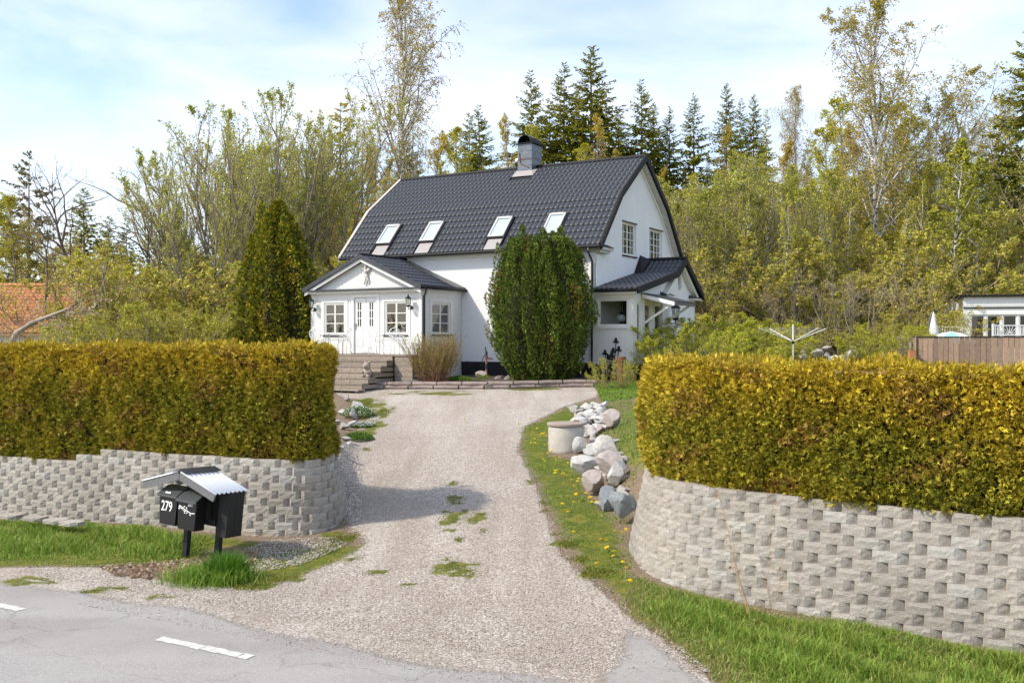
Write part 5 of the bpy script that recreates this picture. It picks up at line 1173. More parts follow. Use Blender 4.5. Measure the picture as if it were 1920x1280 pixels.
def spruce(seed, Ht, w_=.17, cols=((.12, .15, .022), (.24, .26, .03), (.42, .40, .04)), dens=1.0, c0=.08, sparse=.1, twc=(.12, .09, .06)):
    rng = np.random.default_rng(seed); T = NP(); Cn = NP()
    S0 = grow(rng, np.array([[0, 0, -.5]]), np.array([[0, 0, 1.]]), np.array([Ht+.5]), 12, .006, 0.2); T.tubes(S0, (Ht*.011*(1-np.linspace(0, 1, 12)*.96))[None, :], 7, twc)
    n = int(Ht*11*dens); z = c0+(1-c0)*(np.arange(n)/n)**1.02; z = np.clip(z+.004*rng.normal(size=n), 0, .995); rep = 4
    z = np.repeat(z, 1); az = rng.random(n)*6.283; L_ = Ht*w_*((1-z)**.78)*(.65+.5*rng.random(n))+.12
    kp = rng.random(n) > sparse; z, az, L_ = z[kp], az[kp], L_[kp]; n = len(z)
    el = .55*z-.25+.1*rng.normal(size=n); d = np.stack([np.cos(az)*np.cos(el), np.sin(az)*np.cos(el), np.sin(el)], -1)
    p = np.stack([np.zeros(n), np.zeros(n), z*Ht], -1); B1 = grow(rng, p, d, L_, 7, .04, .035); T.tubes(B1, (L_*.010+.006)[:, None]*np.linspace(1, .2, 7)[None, :], 3, twc)
    k = 13; p, d, t = kids(rng, B1, k, .12, 1.0, .95, .2); d[:, 2] = d[:, 2]*.35-.22; d = unit(d); L2_ = np.repeat(L_, k)*.30*(1.15-.75*t)+.09
    A = d*L2_[:, None]*.5; side = unit(np.cross(d, [0, 0, 1.])+.35*rng.normal(size=d.shape)); c_ = palette(rng, len(p), cols, .2)
    Cn.leaves(p+A, A, side*L2_[:, None]*.23, c_)
    p2 = p+A*(.5+rng.random((len(p), 1))); h_ = np.zeros_like(d); h_[:, 2] = -1; h_ += .5*rng.normal(size=d.shape); h_ = unit(h_); A2 = h_*(L2_*.26+.04)[:, None]; Cn.leaves(p2+A2*.6, A2, unit(np.cross(h_, d))*L2_[:, None]*.12, palette(rng, len(p), cols, .2))
    tip, dt, _ = kids(rng, B1, 4, .8, 1.05, .3); A3 = dt*(.10+.03*Ht*.1); Cn.leaves(tip+A3*.4, A3, perp(rng, dt)*.05, palette(rng, len(tip), [cols[-1]], .2))
    return T.mesh('trunk', [M['bark']], True), Cn.mesh('crown', [M['needle']])
YG = ((.47, .465, .04), (.54, .52, .045), (.37, .39, .035), (.58, .48, .05)); GO = ((.58, .43, .05), (.50, .36, .06), (.45, .39, .05), (.62, .47, .09))
LG = ((.38, .385, .06), (.46, .45, .08), (.30, .32, .05)); BR = ((.46, .33, .13), (.38, .27, .11), (.52, .39, .15)); SG = ((.46, .47, .08), (.54, .53, .11), (.37, .39, .065))
TP = {}; TH = {}
def tdef(k, h, pair): TP[k] = pair; TH[k] = h
pb = lambda x: np.clip(1.25*(1-x)**.55*(.35+x)**.5, .12, 1)
tdef('birch1', 20, broadleaf(1, 20, c0=.16, n1=46, l1=.36, a1=.66, n2=9, l2=.42, n3=6, l3=.62, grav1=.08, grav3=-.5, lv=9, ls=.056, cols=((.44, .35, .06), (.50, .39, .08), (.40, .33, .08)), bark='birch', twc=(.24, .20, .17), prof=pb, gaps=.3))
tdef('birch2', 18, broadleaf(2, 18, c0=.18, n1=44, l1=.36, a1=.70, n2=9, l2=.42, n3=6, l3=.62, grav1=.06, grav3=-.5, lv=12, ls=.058, cols=((.50, .41, .04), (.56, .45, .05), (.42, .37, .05)), bark='birch', twc=(.24, .20, .17), prof=pb))
tdef('birch3', 16, broadleaf(3, 16, stems=3, flare=.16, c0=.22, n1=18, l1=.34, a1=.6, n2=8, l2=.42, n3=5, l3=.65, grav1=.05, grav3=-.5, lv=10, ls=.056, cols=((.46, .38, .06), (.50, .42, .08)), bark='birch', twc=(.26, .22, .18)))
tdef('golden1', 11, broadleaf(4, 11, c0=.08, n1=40, l1=.24, a1=.7, n2=8, l2=.5, n3=6, l3=.5, grav3=-.1, lv=8, ls=.058, gaps=.38, cols=YG, bark='twig', twc=(.36, .29, .16), prof=pb))
tdef('golden2', 11, broadleaf(5, 11, c0=.06, n1=44, l1=.20, a1=.8, n2=8, l2=.5, n3=6, l3=.5, lv=8, ls=.056, gaps=.38, cols=GO, bark='twig', twc=(.38, .30, .17), prof=lambda x: (1-x)**.7+.12))
tdef('golden3', 9, broadleaf(6, 9, stems=3, flare=.2, c0=.12, n1=18, l1=.28, a1=.6, n2=8, l2=.5, n3=6, l3=.5, lv=6, ls=.050, gaps=.4, cols=YG+BR, bark='twig', twc=(.38, .30, .17)))
tdef('willow1', 10, broadleaf(7, 10, stems=13, flare=.42, c0=.2, n1=11, l1=.28, a1=.38, n2=7, l2=.4, a2=.4, n3=4, l3=.5, wob=.07, grav1=.12, grav2=.1, grav3=.1, lv=8, ls=.042, cols=SG, bark='twig', twc=(.46, .39, .28), lwob=.05, tr=.012))
tdef('willow2', 8, broadleaf(8, 8, stems=9, flare=.55, c0=.15, n1=13, l1=.34, a1=.6, n2=8, l2=.45, n3=6, l3=.5, grav3=0, lv=6, ls=.047, gaps=.45, cols=LG, bark='twig', twc=(.40, .33, .20)))
tdef('sapling', 9, broadleaf(9, 9, c0=.25, n1=40, l1=.15, a1=.8, n2=5, n3=5, lv=10, ls=.06, cols=((.42, .42, .05), (.50, .47, .07), (.34, .36, .05)), bark='birch', twc=(.3, .27, .18), tr=.006))
tdef('bare1', 10, broadleaf(10, 10, c0=.3, n1=15, l1=.42, a1=.75, n2=7, l2=.42, n3=5, l3=.4, wob=.19, lwob=.16, grav3=0, lv=0, bark='bark', twc=(.27, .22, .18), tr=.014))
tdef('bare2', 6, broadleaf(11, 6, stems=5, flare=.4, c0=.2, n1=9, l1=.40, a1=.6, n2=6, l2=.45, n3=5, l3=.45, wob=.17, lv=1, ls=.04, cols=BR, bark='twig', twc=(.36, .30, .235)))
tdef('twigbush', 3.2, broadleaf(12, 3.2, stems=26, flare=.8, c0=.15, n1=6, l1=.36, a1=.6, n2=5, l2=.5, n3=4, l3=.5, wob=.12, lv=4, ls=.034, cols=YG+YG+BR, twc=(.42, .33, .20), bark='twig', tr=.008))
tdef('leafbush', 3, broadleaf(13, 3, stems=22, flare=.85, c0=.1, n1=7, l1=.34, a1=.7, n2=6, l2=.5, n3=4, l3=.5, wob=.13, lv=7, ls=.034, cols=((.38, .40, .04), (.48, .46, .05), (.30, .33, .04), (.52, .42, .06)), twc=(.38, .30, .18), bark='twig', tr=.008))
tdef('freshbush', 3, broadleaf(15, 3, stems=24, flare=.9, c0=.05, n1=8, l1=.36, a1=.7, n2=7, l2=.5, n3=5, l3=.5, wob=.12, lv=8, ls=.032, cols=((.44, .44, .04), (.52, .50, .05), (.35, .37, .03)), twc=(.34, .29, .16), bark='twig', tr=.008))
tdef('olivebush', 3, broadleaf(14, 3, stems=22, flare=.8, c0=.1, n1=7, l1=.34, a1=.7, n2=6, l2=.5, n3=4, l3=.5, wob=.13, lv=8, ls=.036, cols=SG+YG+BR, twc=(.38, .31, .19), bark='twig', tr=.008))
tdef('spruce1', 20, spruce(21, 20, .25)); tdef('spruce2', 20, spruce(22, 20, .25, sparse=.15, dens=.95)); tdef('spruce3', 14, spruce(23, 14, .27, cols=((.18, .19, .028), (.32, .31, .035), (.46, .41, .05))))
tdef('fir', 14, spruce(24, 14, .34, cols=((.26, .22, .06), (.38, .29, .09), (.18, .18, .045)), dens=.7, sparse=.25))
tdef('larch', 15, spruce(25, 15, .17, cols=((.50, .45, .04), (.40, .38, .04), (.56, .47, .06)), dens=.8, sparse=.15, twc=(.2, .15, .1)))
def tree(k, px, ptop, Y, label, group=None, wf=1.0, rz=None, cat='tree', base=None, name=None):
    x = (px-960)/F*Y; zb = H1(x, Y) if base is None else base; zt = CH-(ptop-640)/F*Y; s = max(.15, (zt-zb)/TH[k])
    nm = name or {'birch1': 'birch_tree', 'birch2': 'birch_tree', 'birch3': 'birch_tree', 'spruce1': 'spruce_tree', 'spruce2': 'spruce_tree', 'spruce3': 'spruce_tree', 'fir': 'spruce_tree', 'larch': 'larch_tree',
                  'twigbush': 'shrub', 'leafbush': 'shrub', 'olivebush': 'shrub'}.get(k, 'deciduous_tree')
    r_ = thing(nm, label, cat, (x, Y, zb), rt_.random()*6.28 if rz is None else rz, group)
    r_.scale = (s*wf, s*wf, s)
    a = obj('trunk', TP[k][0], r_); b = obj('crown', TP[k][1], r_); return r_
rt_ = random.Random(77)
T_ = tree
T_('birch1', 745, -15, 58, 'tall sparse birch with white trunk rising behind the left end of the house roof', rz=.4, wf=.95)
T_('birch2', 1637, 14, 56, 'tall birch with white trunk, the highest tree right of the house', rz=1.2, wf=1.05)
T_('birch3', 1752, 108, 60, 'arching pale birch with several stems just right of the tallest birch', rz=2.0, wf=1.3)
for px, top, Y, lb, k, wf in [(995, 133, 92, 'sparse spruce left of the chimney cowl on the ridge behind the house', 'spruce2', 1.0), (1058, 118, 94, 'slim spruce directly left of the tallest spruce behind the roof ridge', 'spruce2', 1.1),
      (1110, 87, 92, 'tallest dark spruce standing behind the middle of the roof ridge', 'spruce1', 1.3), (1203, 150, 95, 'spruce behind the gable peak of the white house', 'spruce2', 1.1), (1226, 193, 98, 'small dark spruce pressed against the spruce behind the gable peak', 'spruce1', .9),
      (1255, 200, 96, 'thin spruce just right of the gable peak', 'spruce2', .9), (1300, 176, 94, 'lone narrow spruce midway between the gable and the tall birch', 'spruce2', .95), (1362, 156, 93, 'spruce with golden foliage at its foot, left of the close pair beyond the gable', 'spruce1', .8),
      (1390, 185, 97, 'pale grey-green spruce between the two darker spruces right of the gable', 'spruce2', .8), (1413, 177, 94, 'dark pointed spruce, right one of the close pair right of the gable', 'spruce1', .8), (1437, 205, 96, 'small reddish spruce beside the dark pointed one', 'larch', .8),
      (898, 198, 90, 'spruce tips left of the chimney, the taller of two', 'spruce2', 1.1), (880, 212, 92, 'lower of two spruces left of the chimney', 'spruce1', .9), (1030, 185, 96, 'dense spruce half hidden between the sparse and slim spruces', 'spruce1', 1.1), (1160, 205, 97, 'dark spruce in the gap right of the tallest spruce', 'spruce3', .9),
      (1085, 160, 98, 'dark spruce tucked behind the left flank of the tallest spruce', 'spruce3', .9), (1135, 175, 99, 'dark spruce tucked behind the right flank of the tallest spruce', 'spruce3', .9), (758, 240, 95, 'spruce top showing through the sparse birch', 'spruce2', .9),
      (1935, 55, 62, 'huge dark spruce cut by the right edge of the picture', 'spruce1', 1.25), (1885, 185, 66, 'broad spruce left of the huge one at the right edge', 'spruce3', .8), (1812, 255, 80, 'thin spruce tip between the arching birch and the right edge', 'spruce2', .8), (1790, 300, 84, 'low dark spruce behind the yellow-green saplings', 'spruce3', .8),
      (55, 283, 60, 'broad brownish fir near the left edge of the picture', 'fir', 1.0), (158, 353, 78, 'small dark spruce between the fir and the bare trees on the left', 'spruce1', 1.3), (205, 405, 92, 'distant spruce, left of the twin tips on the left skyline', 'spruce1', 1.3), (237, 408, 92, 'distant spruce, right of the twin tips on the left skyline', 'spruce1', 1.0),
      (325, 398, 88, 'dark spruce behind the tall bare tree on the left', 'spruce1', 1.4), (350, 440, 90, 'low dark spruce just right of the one behind the bare tree', 'spruce1', 1.4), (640, 192, 62, 'yellow-green larch left of the tall sparse birch', 'larch', 1.3), (275, 445, 95, 'faint low spruce in the skyline gap on the left', 'spruce3', 1.1)]:
    T_(k, px, top, Y, lb, wf=wf*1.2)
for px, top, Y, lb, k, wf in [(430, 200, 50, 'fan of slender grey stems with tiny leaves, leftmost of the tall willow clumps', 'willow1', 1.1), (500, 172, 52, 'tall many-stemmed willow clump above the golden conifer', 'willow1', 1.1), (570, 165, 54, 'tallest many-stemmed willow clump, between the golden conifer and the larch', 'willow1', 1.0), (395, 290, 48, 'low willow clump at the left edge of the tall willows', 'willow1', 1.2),
      (120, 305, 50, 'bare crooked dark tree beside the broad fir', 'bare1', 1.1), (325, 305, 54, 'tall bare tree standing alone on the left skyline', 'bare1', 1.25), (275, 385, 47, 'bare dark-stemmed young tree above the left bushes', 'bare1', .9), (345, 400, 50, 'bare tree with forked pale stems left of the willows', 'bare1', 1.0), (85, 400, 47, 'bare tree with a dark trunk above the red roof', 'bare1', .9),
      (1575, 190, 66, 'golden birch left of the tallest birch', 'golden1', 1.0), (1495, 178, 74, 'nearly bare birch between the spruces and the tall birch', 'birch1', .8), (1850, 170, 70, 'bare arching birch leaning right by the huge spruce', 'birch3', .9), (1120, 215, 78, 'golden-leaved tree in front of the tallest spruce', 'golden2', 1.0),
      (950, 218, 76, 'golden tree just left of the chimney', 'golden2', .9), (990, 240, 74, 'yellow-green tree behind the chimney', 'golden1', .8), (1360, 235, 78, 'golden tree at the foot of the close spruce pair', 'golden2', .9), (1370, 275, 55, 'large light green willow right of the gable', 'willow2', 1.2), (1450, 285, 57, 'light green willow right of the large one', 'willow2', 1.15), (1300, 330, 54, 'light green willow nearest the gable', 'willow2', 1.0),
      (1515, 300, 58, 'yellow-green willow left of the white birch trunk', 'golden3', 1.1), (1800, 265, 51, 'bright yellow-green sapling with thin white stem, left of two', 'sapling', 1.2), (1830, 300, 51.6, 'bright yellow-green sapling with thin white stem, right of two', 'sapling', 1.2), (1900, 260, 57, 'grey-green willow at the right edge above the flat-roofed house', 'willow2', 1.3), (1680, 200, 64, 'golden tree between the two tall birches', 'golden1', 1.0), (1600, 235, 60, 'golden-brown tree pressed against the left side of the tallest birch', 'golden2', 1.1),
      (1545, 245, 62, 'golden tree two crowns left of the tallest birch', 'golden1', 1.0), (1715, 225, 62, 'bright golden tree under the left part of the arching birch', 'golden1', 1.1), (1775, 250, 61, 'golden tree under the right part of the arching birch', 'golden2', 1.1), (1475, 262, 64, 'golden tree right behind the light green willows', 'golden2', 1.0),
      (25, 375, 54, 'yellow-green tree at the left edge above the red roof', 'golden1', 1.2), (120, 420, 56, 'yellow-green tree right of the bare crooked tree', 'golden3', 1.2), (620, 300, 56, 'golden tree left of the roof end', 'golden1', 1.1), (690, 285, 60, 'golden tree directly behind the left roof end', 'golden2', 1.1), (540, 330, 52, 'yellow-green tree behind the golden conifer', 'golden3', 1.1), (820, 250, 66, 'golden-brown tree above the left half of the roof ridge', 'golden2', 1.1), (860, 245, 68, 'yellow tree above the middle of the left roof half', 'golden1', 1.0), (1750, 330, 56, 'low golden tree under the arching birch', 'golden1', 1.0)]:
    T_(k, px, top, Y, lb, wf=wf)
# the mixed wood that fills the slope
sx_ = [-250, 0, 60, 110, 160, 210, 300, 370, 400, 450, 560, 640, 720, 860, 900, 960, 1000, 1100, 1200, 1300, 1400, 1500, 1600, 1750, 1850, 1960, 2200]
sy_ = [330, 330, 350, 400, 440, 470, 475, 440, 330, 260, 250, 270, 260, 265, 275, 262, 245, 235, 262, 285, 262, 262, 240, 250, 290, 230, 200]
def skyl(x): return float(np.interp(x, sx_, sy_))
fills = [(96, 46, 0, ['spruce1', 'golden2', 'golden1', 'spruce3'], 'tree in the mixed wood along the crest behind the house', 'trees on the crest', 12),
         (82, 50, 30, ['golden2', 'golden1', 'golden3', 'golden2', 'spruce3'], 'golden or olive tree in the middle of the wooded slope', 'trees on the middle slope', 12),
         (68, 52, 75, ['golden1', 'golden3', 'golden1', 'willow2', 'golden2', 'larch'], 'yellow-green young tree low on the wooded slope', 'trees on the lower slope', 12),
         (57, 60, 140, ['willow2', 'golden3', 'bare2', 'olivebush', 'bare2'], 'leafing tree at the foot of the wooded slope', 'trees at the foot of the slope', 12)]
for Y, st, dy, ks, lb, gr_, j in fills:
    px = -160
    while px < 2120:
        px += st*rt_.uniform(.7, 1.3); k = rt_.choice(ks); top = skyl(px)+dy+rt_.uniform(0, 45)
        if Y > 90 and px < 420: continue
        if 600 < px < 1240 and Y < 62: continue
        if 1585 < px < 1690 and Y < 72: continue
        if px < 380 and dy > 60: top = max(top, 480+dy*.35)
        if px < 420 and k in ('spruce1', 'spruce3'): k = 'golden3'
        bird = {'spruce1': 'dark spruce', 'spruce3': 'bushy spruce', 'golden1': 'yellow-green tree', 'golden2': 'golden-brown tree', 'golden3': 'many-stemmed budding tree', 'willow2': 'light green willow', 'larch': 'fresh green larch', 'olivebush': 'olive shrub', 'bare2': 'pale twiggy tree'}[k]
        side_ = 'left of the house' if px < 640 else ('behind the house' if px < 1240 else 'right of the house')
        where = gr_.replace('trees ', '')
        T_(k, px, top, Y+rt_.uniform(-4, 4), f'{bird} {where}, {side_}', f'{bird}s {where} {side_}', wf=rt_.uniform(.95, 1.35))
# shrub belt
def belt(px0, px1, st, top0, top1, Y0, Y1, ks, what, grp):
    px = px0
    while px < px1:
        if 1590 < px < 1680 and top0 < 500 or 1540 < px < 1625 and top0 > 550 or 1780 < px < 1850: px += 20; continue
        k = rt_.choice(ks); nm = {'twigbush': 'twiggy grey', 'leafbush': 'yellow-green', 'olivebush': 'olive', 'bare2': 'pale bare'}[k]
        T_(k, px, rt_.uniform(top0, top1), rt_.uniform(Y0, Y1), f'{nm} shrub {what}', f'{nm} shrubs {grp}', wf=rt_.uniform(1.0, 1.5), cat='shrub'); px += st*rt_.uniform(.7, 1.3)
belt(1225, 1720, 44, 470, 560, 50, 54, ['twigbush', 'olivebush', 'bare2', 'leafbush', 'twigbush'], 'in the belt behind the clothes dryer', 'behind the clothes dryer')
belt(1240, 1760, 60, 555, 610, 46, 49, ['twigbush', 'olivebush', 'leafbush'], 'in the low front row behind the right hedge', 'in the low front row')
belt(1720, 1960, 44, 480, 540, 54, 58, ['olivebush', 'leafbush'], 'above the flat-roofed neighbouring house', 'above the flat-roofed house')
belt(225, 640, 46, 460, 530, 47, 54, ['leafbush', 'olivebush', 'twigbush'], 'in the high thicket left of the house', 'in the left thicket')
belt(215, 440, 42, 545, 590, 36, 42, ['leafbush', 'leafbush', 'olivebush', 'twigbush'], 'in the low thicket right behind the left hedge', 'right behind the left hedge')
T_('freshbush', 1335, 588, 35.5, 'large yellow-green bush spilling over the left end of the right hedge', wf=1.4, cat='shrub', name='shrub'); T_('freshbush', 1280, 606, 32.5, 'yellow-green bush in front of the annex wall lantern', wf=1.2, cat='shrub', name='shrub'); T_('freshbush', 1398, 596, 38, 'yellow-green bush just left of the clothes dryer', wf=1.5, cat='shrub', name='shrub')
T_('bare2', 1480, 500, 47, 'pale grey upright shrub rising directly behind the clothes dryer', wf=.7, cat='shrub'); T_('bare2', 1585, 490, 46, 'pale bare small tree with forked trunk behind the white sheet', wf=.9, cat='tree'); T_('freshbush', 1665, 606, 42, 'bright green low bush beside the pallet by the fence', wf=1.5, cat='shrub', name='shrub')
T_('leafbush', 1152, 664, 29.5, 'small green bush beside the drive below the annex', wf=.95, cat='shrub', name='shrub')
# cherry with long pale limb above the red roof
T_('bare2', 4, 575, 30, 'cherry tree with long pale limbs in front of the red tiled roof', wf=1.2, rz=.5, name='cherry_tree')
rg = np.random.default_rng(5); ch_ = NP()
g0 = at(18, 640, 30); limb = np.array([[tuple(at(18, 650, 30)), tuple(at(30, 625, 30)), tuple(at(60, 605, 30)), tuple(at(100, 590, 29.6)), tuple(at(130, 578, 29.3)), tuple(at(156, 560, 29))]])
ch_.tubes(limb, np.array([[.09, .085, .07, .055, .04, .02]]), 6, (.33, .27, .22), 1)
p, d, t = kids(rg, limb, 26, .2, 1, .9); B = grow(rg, p, d, np.full(len(p), .9), 6, .15, .08); ch_.tubes(B, np.full((len(p), 6), .012), 3, (.28, .2, .16), 1)
q, dd, _ = kids(rg, B, 12, .2, 1, .9); q = q+.05*rg.normal(size=q.shape); ch_.leaves(q, dd*.045, perp(rg, dd)*.03, palette(rg, len(q), ((.55, .38, .36), (.65, .50, .47), (.30, .27, .06), (.25, .25, .05)), .1))
obj('blossoming_limb', ch_.mesh('limb', [M['leaf'], M['twigattr']]), label='long pale cherry limb with pinkish blossom reaching right over the red roof', cat='branch')
rk = random.Random(21)
tdef('pole', 9, broadleaf(33, 9, c0=.45, n1=22, l1=.14, a1=.6, n2=5, n3=4, lv=4, ls=.045, cols=YG, bark='birch', twc=(.4, .34, .25), tr=.0065, lwob=.06))
for px in (1248, 1290, 1345, 1395, 1440, 1470, 1512, 1540, 1560, 1600, 1675, 1700, 1722, 1760, 1775, 1870, 1905):
    T_('pole', px+rk.uniform(-8, 8), rk.uniform(330, 460), rk.uniform(50, 53), 'slender pale-stemmed young birch before the wood right of the house', 'slender young birches right of the house', name='birch_tree')
for px in (560, 600, 235, 300, 420):
    T_('pole', px, rk.uniform(380, 470), 50, 'slender pale-stemmed young birch in the thicket left of the house', 'slender young birches left of the house', name='birch_tree')
# ------------------------------------------------------------------ evergreens by the house
def evergreen(label, x, y, z0, Ht, rx, ry, seed, pal, lobes, size, n, pw, tip, name='conifer', tips=(), updir=1.0, core=.84):
    rng = np.random.default_rng(seed); T = thing(name, label, 'tree', (x, y, z0)); G_ = NP()
    def rad(u, a):
        r_ = np.sin(np.pi*np.clip(pw(u), 0, 1))
        f_ = 1
        for k, am, ph in lobes: f_ = f_+am*np.abs(np.sin(a*k/2+ph+u*1.3))-am*.5
        return r_*f_*(1+.05*np.sin(u*17+a*3)+.04*np.sin(u*31+a*5))
    u = rng.random(n)**.92; a = rng.random(n)*6.2832; vis = (np.sin(a) < .35) | (rng.random(n) < .3); u, a = u[vis], a[vis]; n = len(u)
    dep = rng.random(n)**2*.22; r_ = rad(u, a)*(1-dep); P = np.stack([rx*r_*np.cos(a), ry*r_*np.sin(a), u*Ht], -1)
    out_ = np.stack([np.cos(a), np.sin(a), np.full(n, updir)], -1); D = unit(out_+.4*rng.normal(size=(n, 3)))
    c = palette(rng, n, pal, .2)*(1+.18*np.sin(a*9+u*4)[:, None]); br = (np.sin(a*5+seed)*np.sin(u*6+a*2) > .72) & (rng.random(n) < .6); c[br] = palette(rng, int(br.sum()), tip, .15)
    sprays(G_, rng, P, D, size, np.clip(c, .004, .9), fan=.45)
    for (tx, ty, tz0, tz1, tr_, nn) in tips:
        uu = rng.random(nn); aa = rng.random(nn)*6.283; rr = tr_*(1-uu)**.6*(.75+.25*rng.random(nn)); P = np.stack([tx+rr*np.cos(aa), ty+rr*np.sin(aa), tz0+(tz1-tz0)*uu], -1)
        D = unit(np.stack([np.cos(aa)*.8, np.sin(aa)*.8, np.full(nn, 1.2)], -1)+.35*rng.normal(size=(nn, 3))); sprays(G_, rng, P, D, size, palette(rng, nn, pal, .2), fan=.45)
    obj('foliage', G_.mesh('foliage', [M['needle']]), T, kind='stuff')
    nu, na = 26, 40; U, A_ = np.meshgrid(np.linspace(.01, .97, nu), np.arange(na)*2*np.pi/na, indexing='ij'); r_ = rad(U, A_)*core
    V = np.stack([rx*r_*np.cos(A_), ry*r_*np.sin(A_), U*Ht], -1).reshape(-1, 3); i = np.arange(nu*na).reshape(nu, na); j = np.roll(i, -1, 1); Q = np.stack([i[:-1], j[:-1], j[1:], i[1:]], -1).reshape(-1, 4)
    obj('branches', np_mesh('branches', V, quads=Q, mats=[M['hedgecore']], smooth=True), T)
    mb = MB(); mb.tube([(0, 0, -.2), (0, 0, Ht*.5)], [.14, .05], 8); part('trunk', mb, M['bark'], T)
    return T
GD = ((.09, .145, .022), (.15, .21, .028), (.23, .27, .035), (.05, .08, .016))
ex, ey = .95, 32.35; zb = H1(ex, ey)-.03
rt2 = np.random.default_rng(9); tips = []
for k in range(26):
    a = rt2.random()*6.28; q = rt2.random()**.5*1.25; tips.append((q*math.cos(a), q*math.sin(a)*.8, 3.2+rt2.random()*.9, 4.35+rt2.random()*.65-q*.35, .26, 330))
tips += [(-.62, -.3, 4.0, 5.15, .28, 500), (.05, -.3, 4.0, 5.05, .28, 500), (.62, -.2, 3.9, 5.1, .30, 600), (.38, -.2, 3.9, 4.95, .25, 400), (1.30, .1, 2.4, 4.25, .15, 420), (-1.25, .1, 2.2, 4.3, .22, 500), (-1.0, -.2, 3.2, 4.75, .24, 500), (1.0, -.2, 3.0, 4.65, .2, 450)]
for k in range(34):
    a = -math.pi*rt2.random()*1.1+.15; zz = rt2.random()*2.9; rr = 1.42 if zz > 1 else 1.30; tips.append((rr*math.cos(a), rr*.85*math.sin(a), .25+zz, 1.3+zz+rt2.random()*.5, .20, 260))
evergreen('big rounded dark green juniper-like conifer in front of the white facade', ex, ey, zb, 4.75, 1.50, 1.35, 31, GD, [(13, .30, .3), (23, .14, 1)], .085, 36000, lambda u: .16+.66*u**.95, ((.20, .15, .03), (.25, .17, .04)), tips=tips, updir=1.3)
Yc = 37.5; xc = (522-960)/F*Yc; zc = H1(xc, Yc); htc = CH+(640-378)/F*Yc-zc
evergreen('cone-shaped golden-green cypress at the left corner of the porch', xc, Yc, zc, htc, 1.45, 1.4, 32, ((.19, .22, .022), (.32, .32, .028), (.54, .45, .035), (.11, .14, .018)), [(7, .25, .3), (15, .18, 1)], .13, 24000, lambda u: .34+.64*u**1.15, ((.50, .36, .03), (.42, .33, .03)), updir=.25,
          tips=[(-.95, -.3, htc*.25, htc*.80, .5, 2600), (.95, -.2, htc*.15, htc*.62, .45, 1800), (-.3, -.6, htc*.55, htc*.93, .4, 1400), (.35, -.6, htc*.5, htc*.90, .4, 1400), (0, 0, htc*.8, htc*1.01, .30, 900), (-1.2, -.3, .2, htc*.42, .45, 1500), (1.25, -.3, .2, htc*.40, .4, 1200), (-.55, -.4, htc*.5, htc*.99, .3, 900), (.1, -1.1, .3, htc*.5, .5, 1800), (-.7, -.9, .2, htc*.55, .5, 1800)])
# ------------------------------------------------------------------ neighbours, fence, yard things
def lerp3(a, b, t): return Vector(a)*(1-t)+Vector(b)*t
fa = at(1712, 640, 40); fb = at(1990, 640, 36)
zt_a = CH-(630.5-640)/F*40
ft = thing('plank_fence', 'brown vertical plank fence with a flat cap rail beside the flat-roofed house', 'fence', (fa.x, fa.y, 0), math.atan2(fb.y-fa.y, fb.x-fa.x))
FL = (Vector((fb.x, fb.y))-Vector((fa.x, fa.y))).length; n = int(FL/.205); rf2 = random.Random(4)
for k in range(n):
    mb = MB(); x = k*.205; t = rf2.uniform(0, .012); mb.box(x, x+.188, -t, .025-t, 1.2, zt_a-.03); part('plank', mb, M['fence'], ft)
mb = MB(); mb.box(-.06, FL, -.05, .09, zt_a-.028, zt_a); part('cap_rail', mb, M['blackwood'], ft)
for k in range(5): mb = MB(); mb.box(k*1.4, k*1.4+.1, .03, .13, 1.1, zt_a-.035); part('post', mb, M['fence'], ft)
mb = MB(); mb.box(-.12, -.02, -.1, 0, 1.1, zt_a-.25); mb.box(.12, .18, -.12, -.02, 1.1, zt_a-.02); part('end_post', mb, M['wood'], ft)
# crates/pallet
p = at(1704, 650, 40.5); pt = thing('wooden_pallet', 'grey wooden pallet standing upright against the left end of the fence', 'pallet', (p.x, p.y, H1(p.x, p.y)), R(-10)); zt3 = 3.0-pt.location.z
pt.rotation_euler = (R(-12), 0, R(-8))
for k in range(5): mb = MB(); mb.box(-.36, .36, -.02, 0, zt3-.9+k*.175, zt3-.9+k*.175+.15); part('slat', mb, M['wood'], pt)
for x in (-.33, .33): mb = MB(); mb.box(x-.04, x+.04, .002, .08, -.1, zt3); part('runner', mb, M['wood'], pt)
p = at(1712, 660, 39.6); mb = MB(); mb.box(-.12, .12, -.1, .1, 0, .9); part('terracotta_block', mb, M['clay'], None, label='reddish clay block between the pallet and the fence', cat='block', loc=(p.x-.05, p.y, H1(p.x, p.y)-.1))
# right neighbour
NY = 47; a = at(1807, 560, NY); nb = thing('flat_roofed_house', 'white flat-roofed house with dark roof edge and wide windows behind the fence', 'house', (a.x, a.y, 0), R(-14))
zr = CH+(640-557)/F*NY; zw1 = CH+(640-590)/F*NY; zw0 = CH+(640-629)/F*NY
w4 = [(.30+k*.70, .30+k*.70+.64, 2.4, zw1) for k in range(4)]
wm = wallmesh(rect(0, 7.5, 1.5, zr), [rect(*q) for q in w4], .2); wo = part('wall', wm, M['whitewood'], nb)
mb = MB(); mb.box(0, .2, .21, 6, 1.5, zr); part('wall', mb, M['whitewood'], nb)
part('board_cladding', siding(0, 7.5, zw1+.42, zr-.02, pitch=.15), M['whitewood'], wo)
mb = MB(); mb.box(-.15, 7.6, -.2, 6.2, zr+.0, zr+.10); part('roof', mb, M['blackmetal'], nb)
mb = MB(); mb.box(-.02, 7.5, -.06, -.016, zw1+.30, zw1+.36); part('black_moulding', mb, M['blackmetal'], nb)
mb = MB(); mb.box(.15, 7.4, -.05, -.002, zw1+.005, zw1+.14); part('window_trim', mb, M['whitewood'], nb)
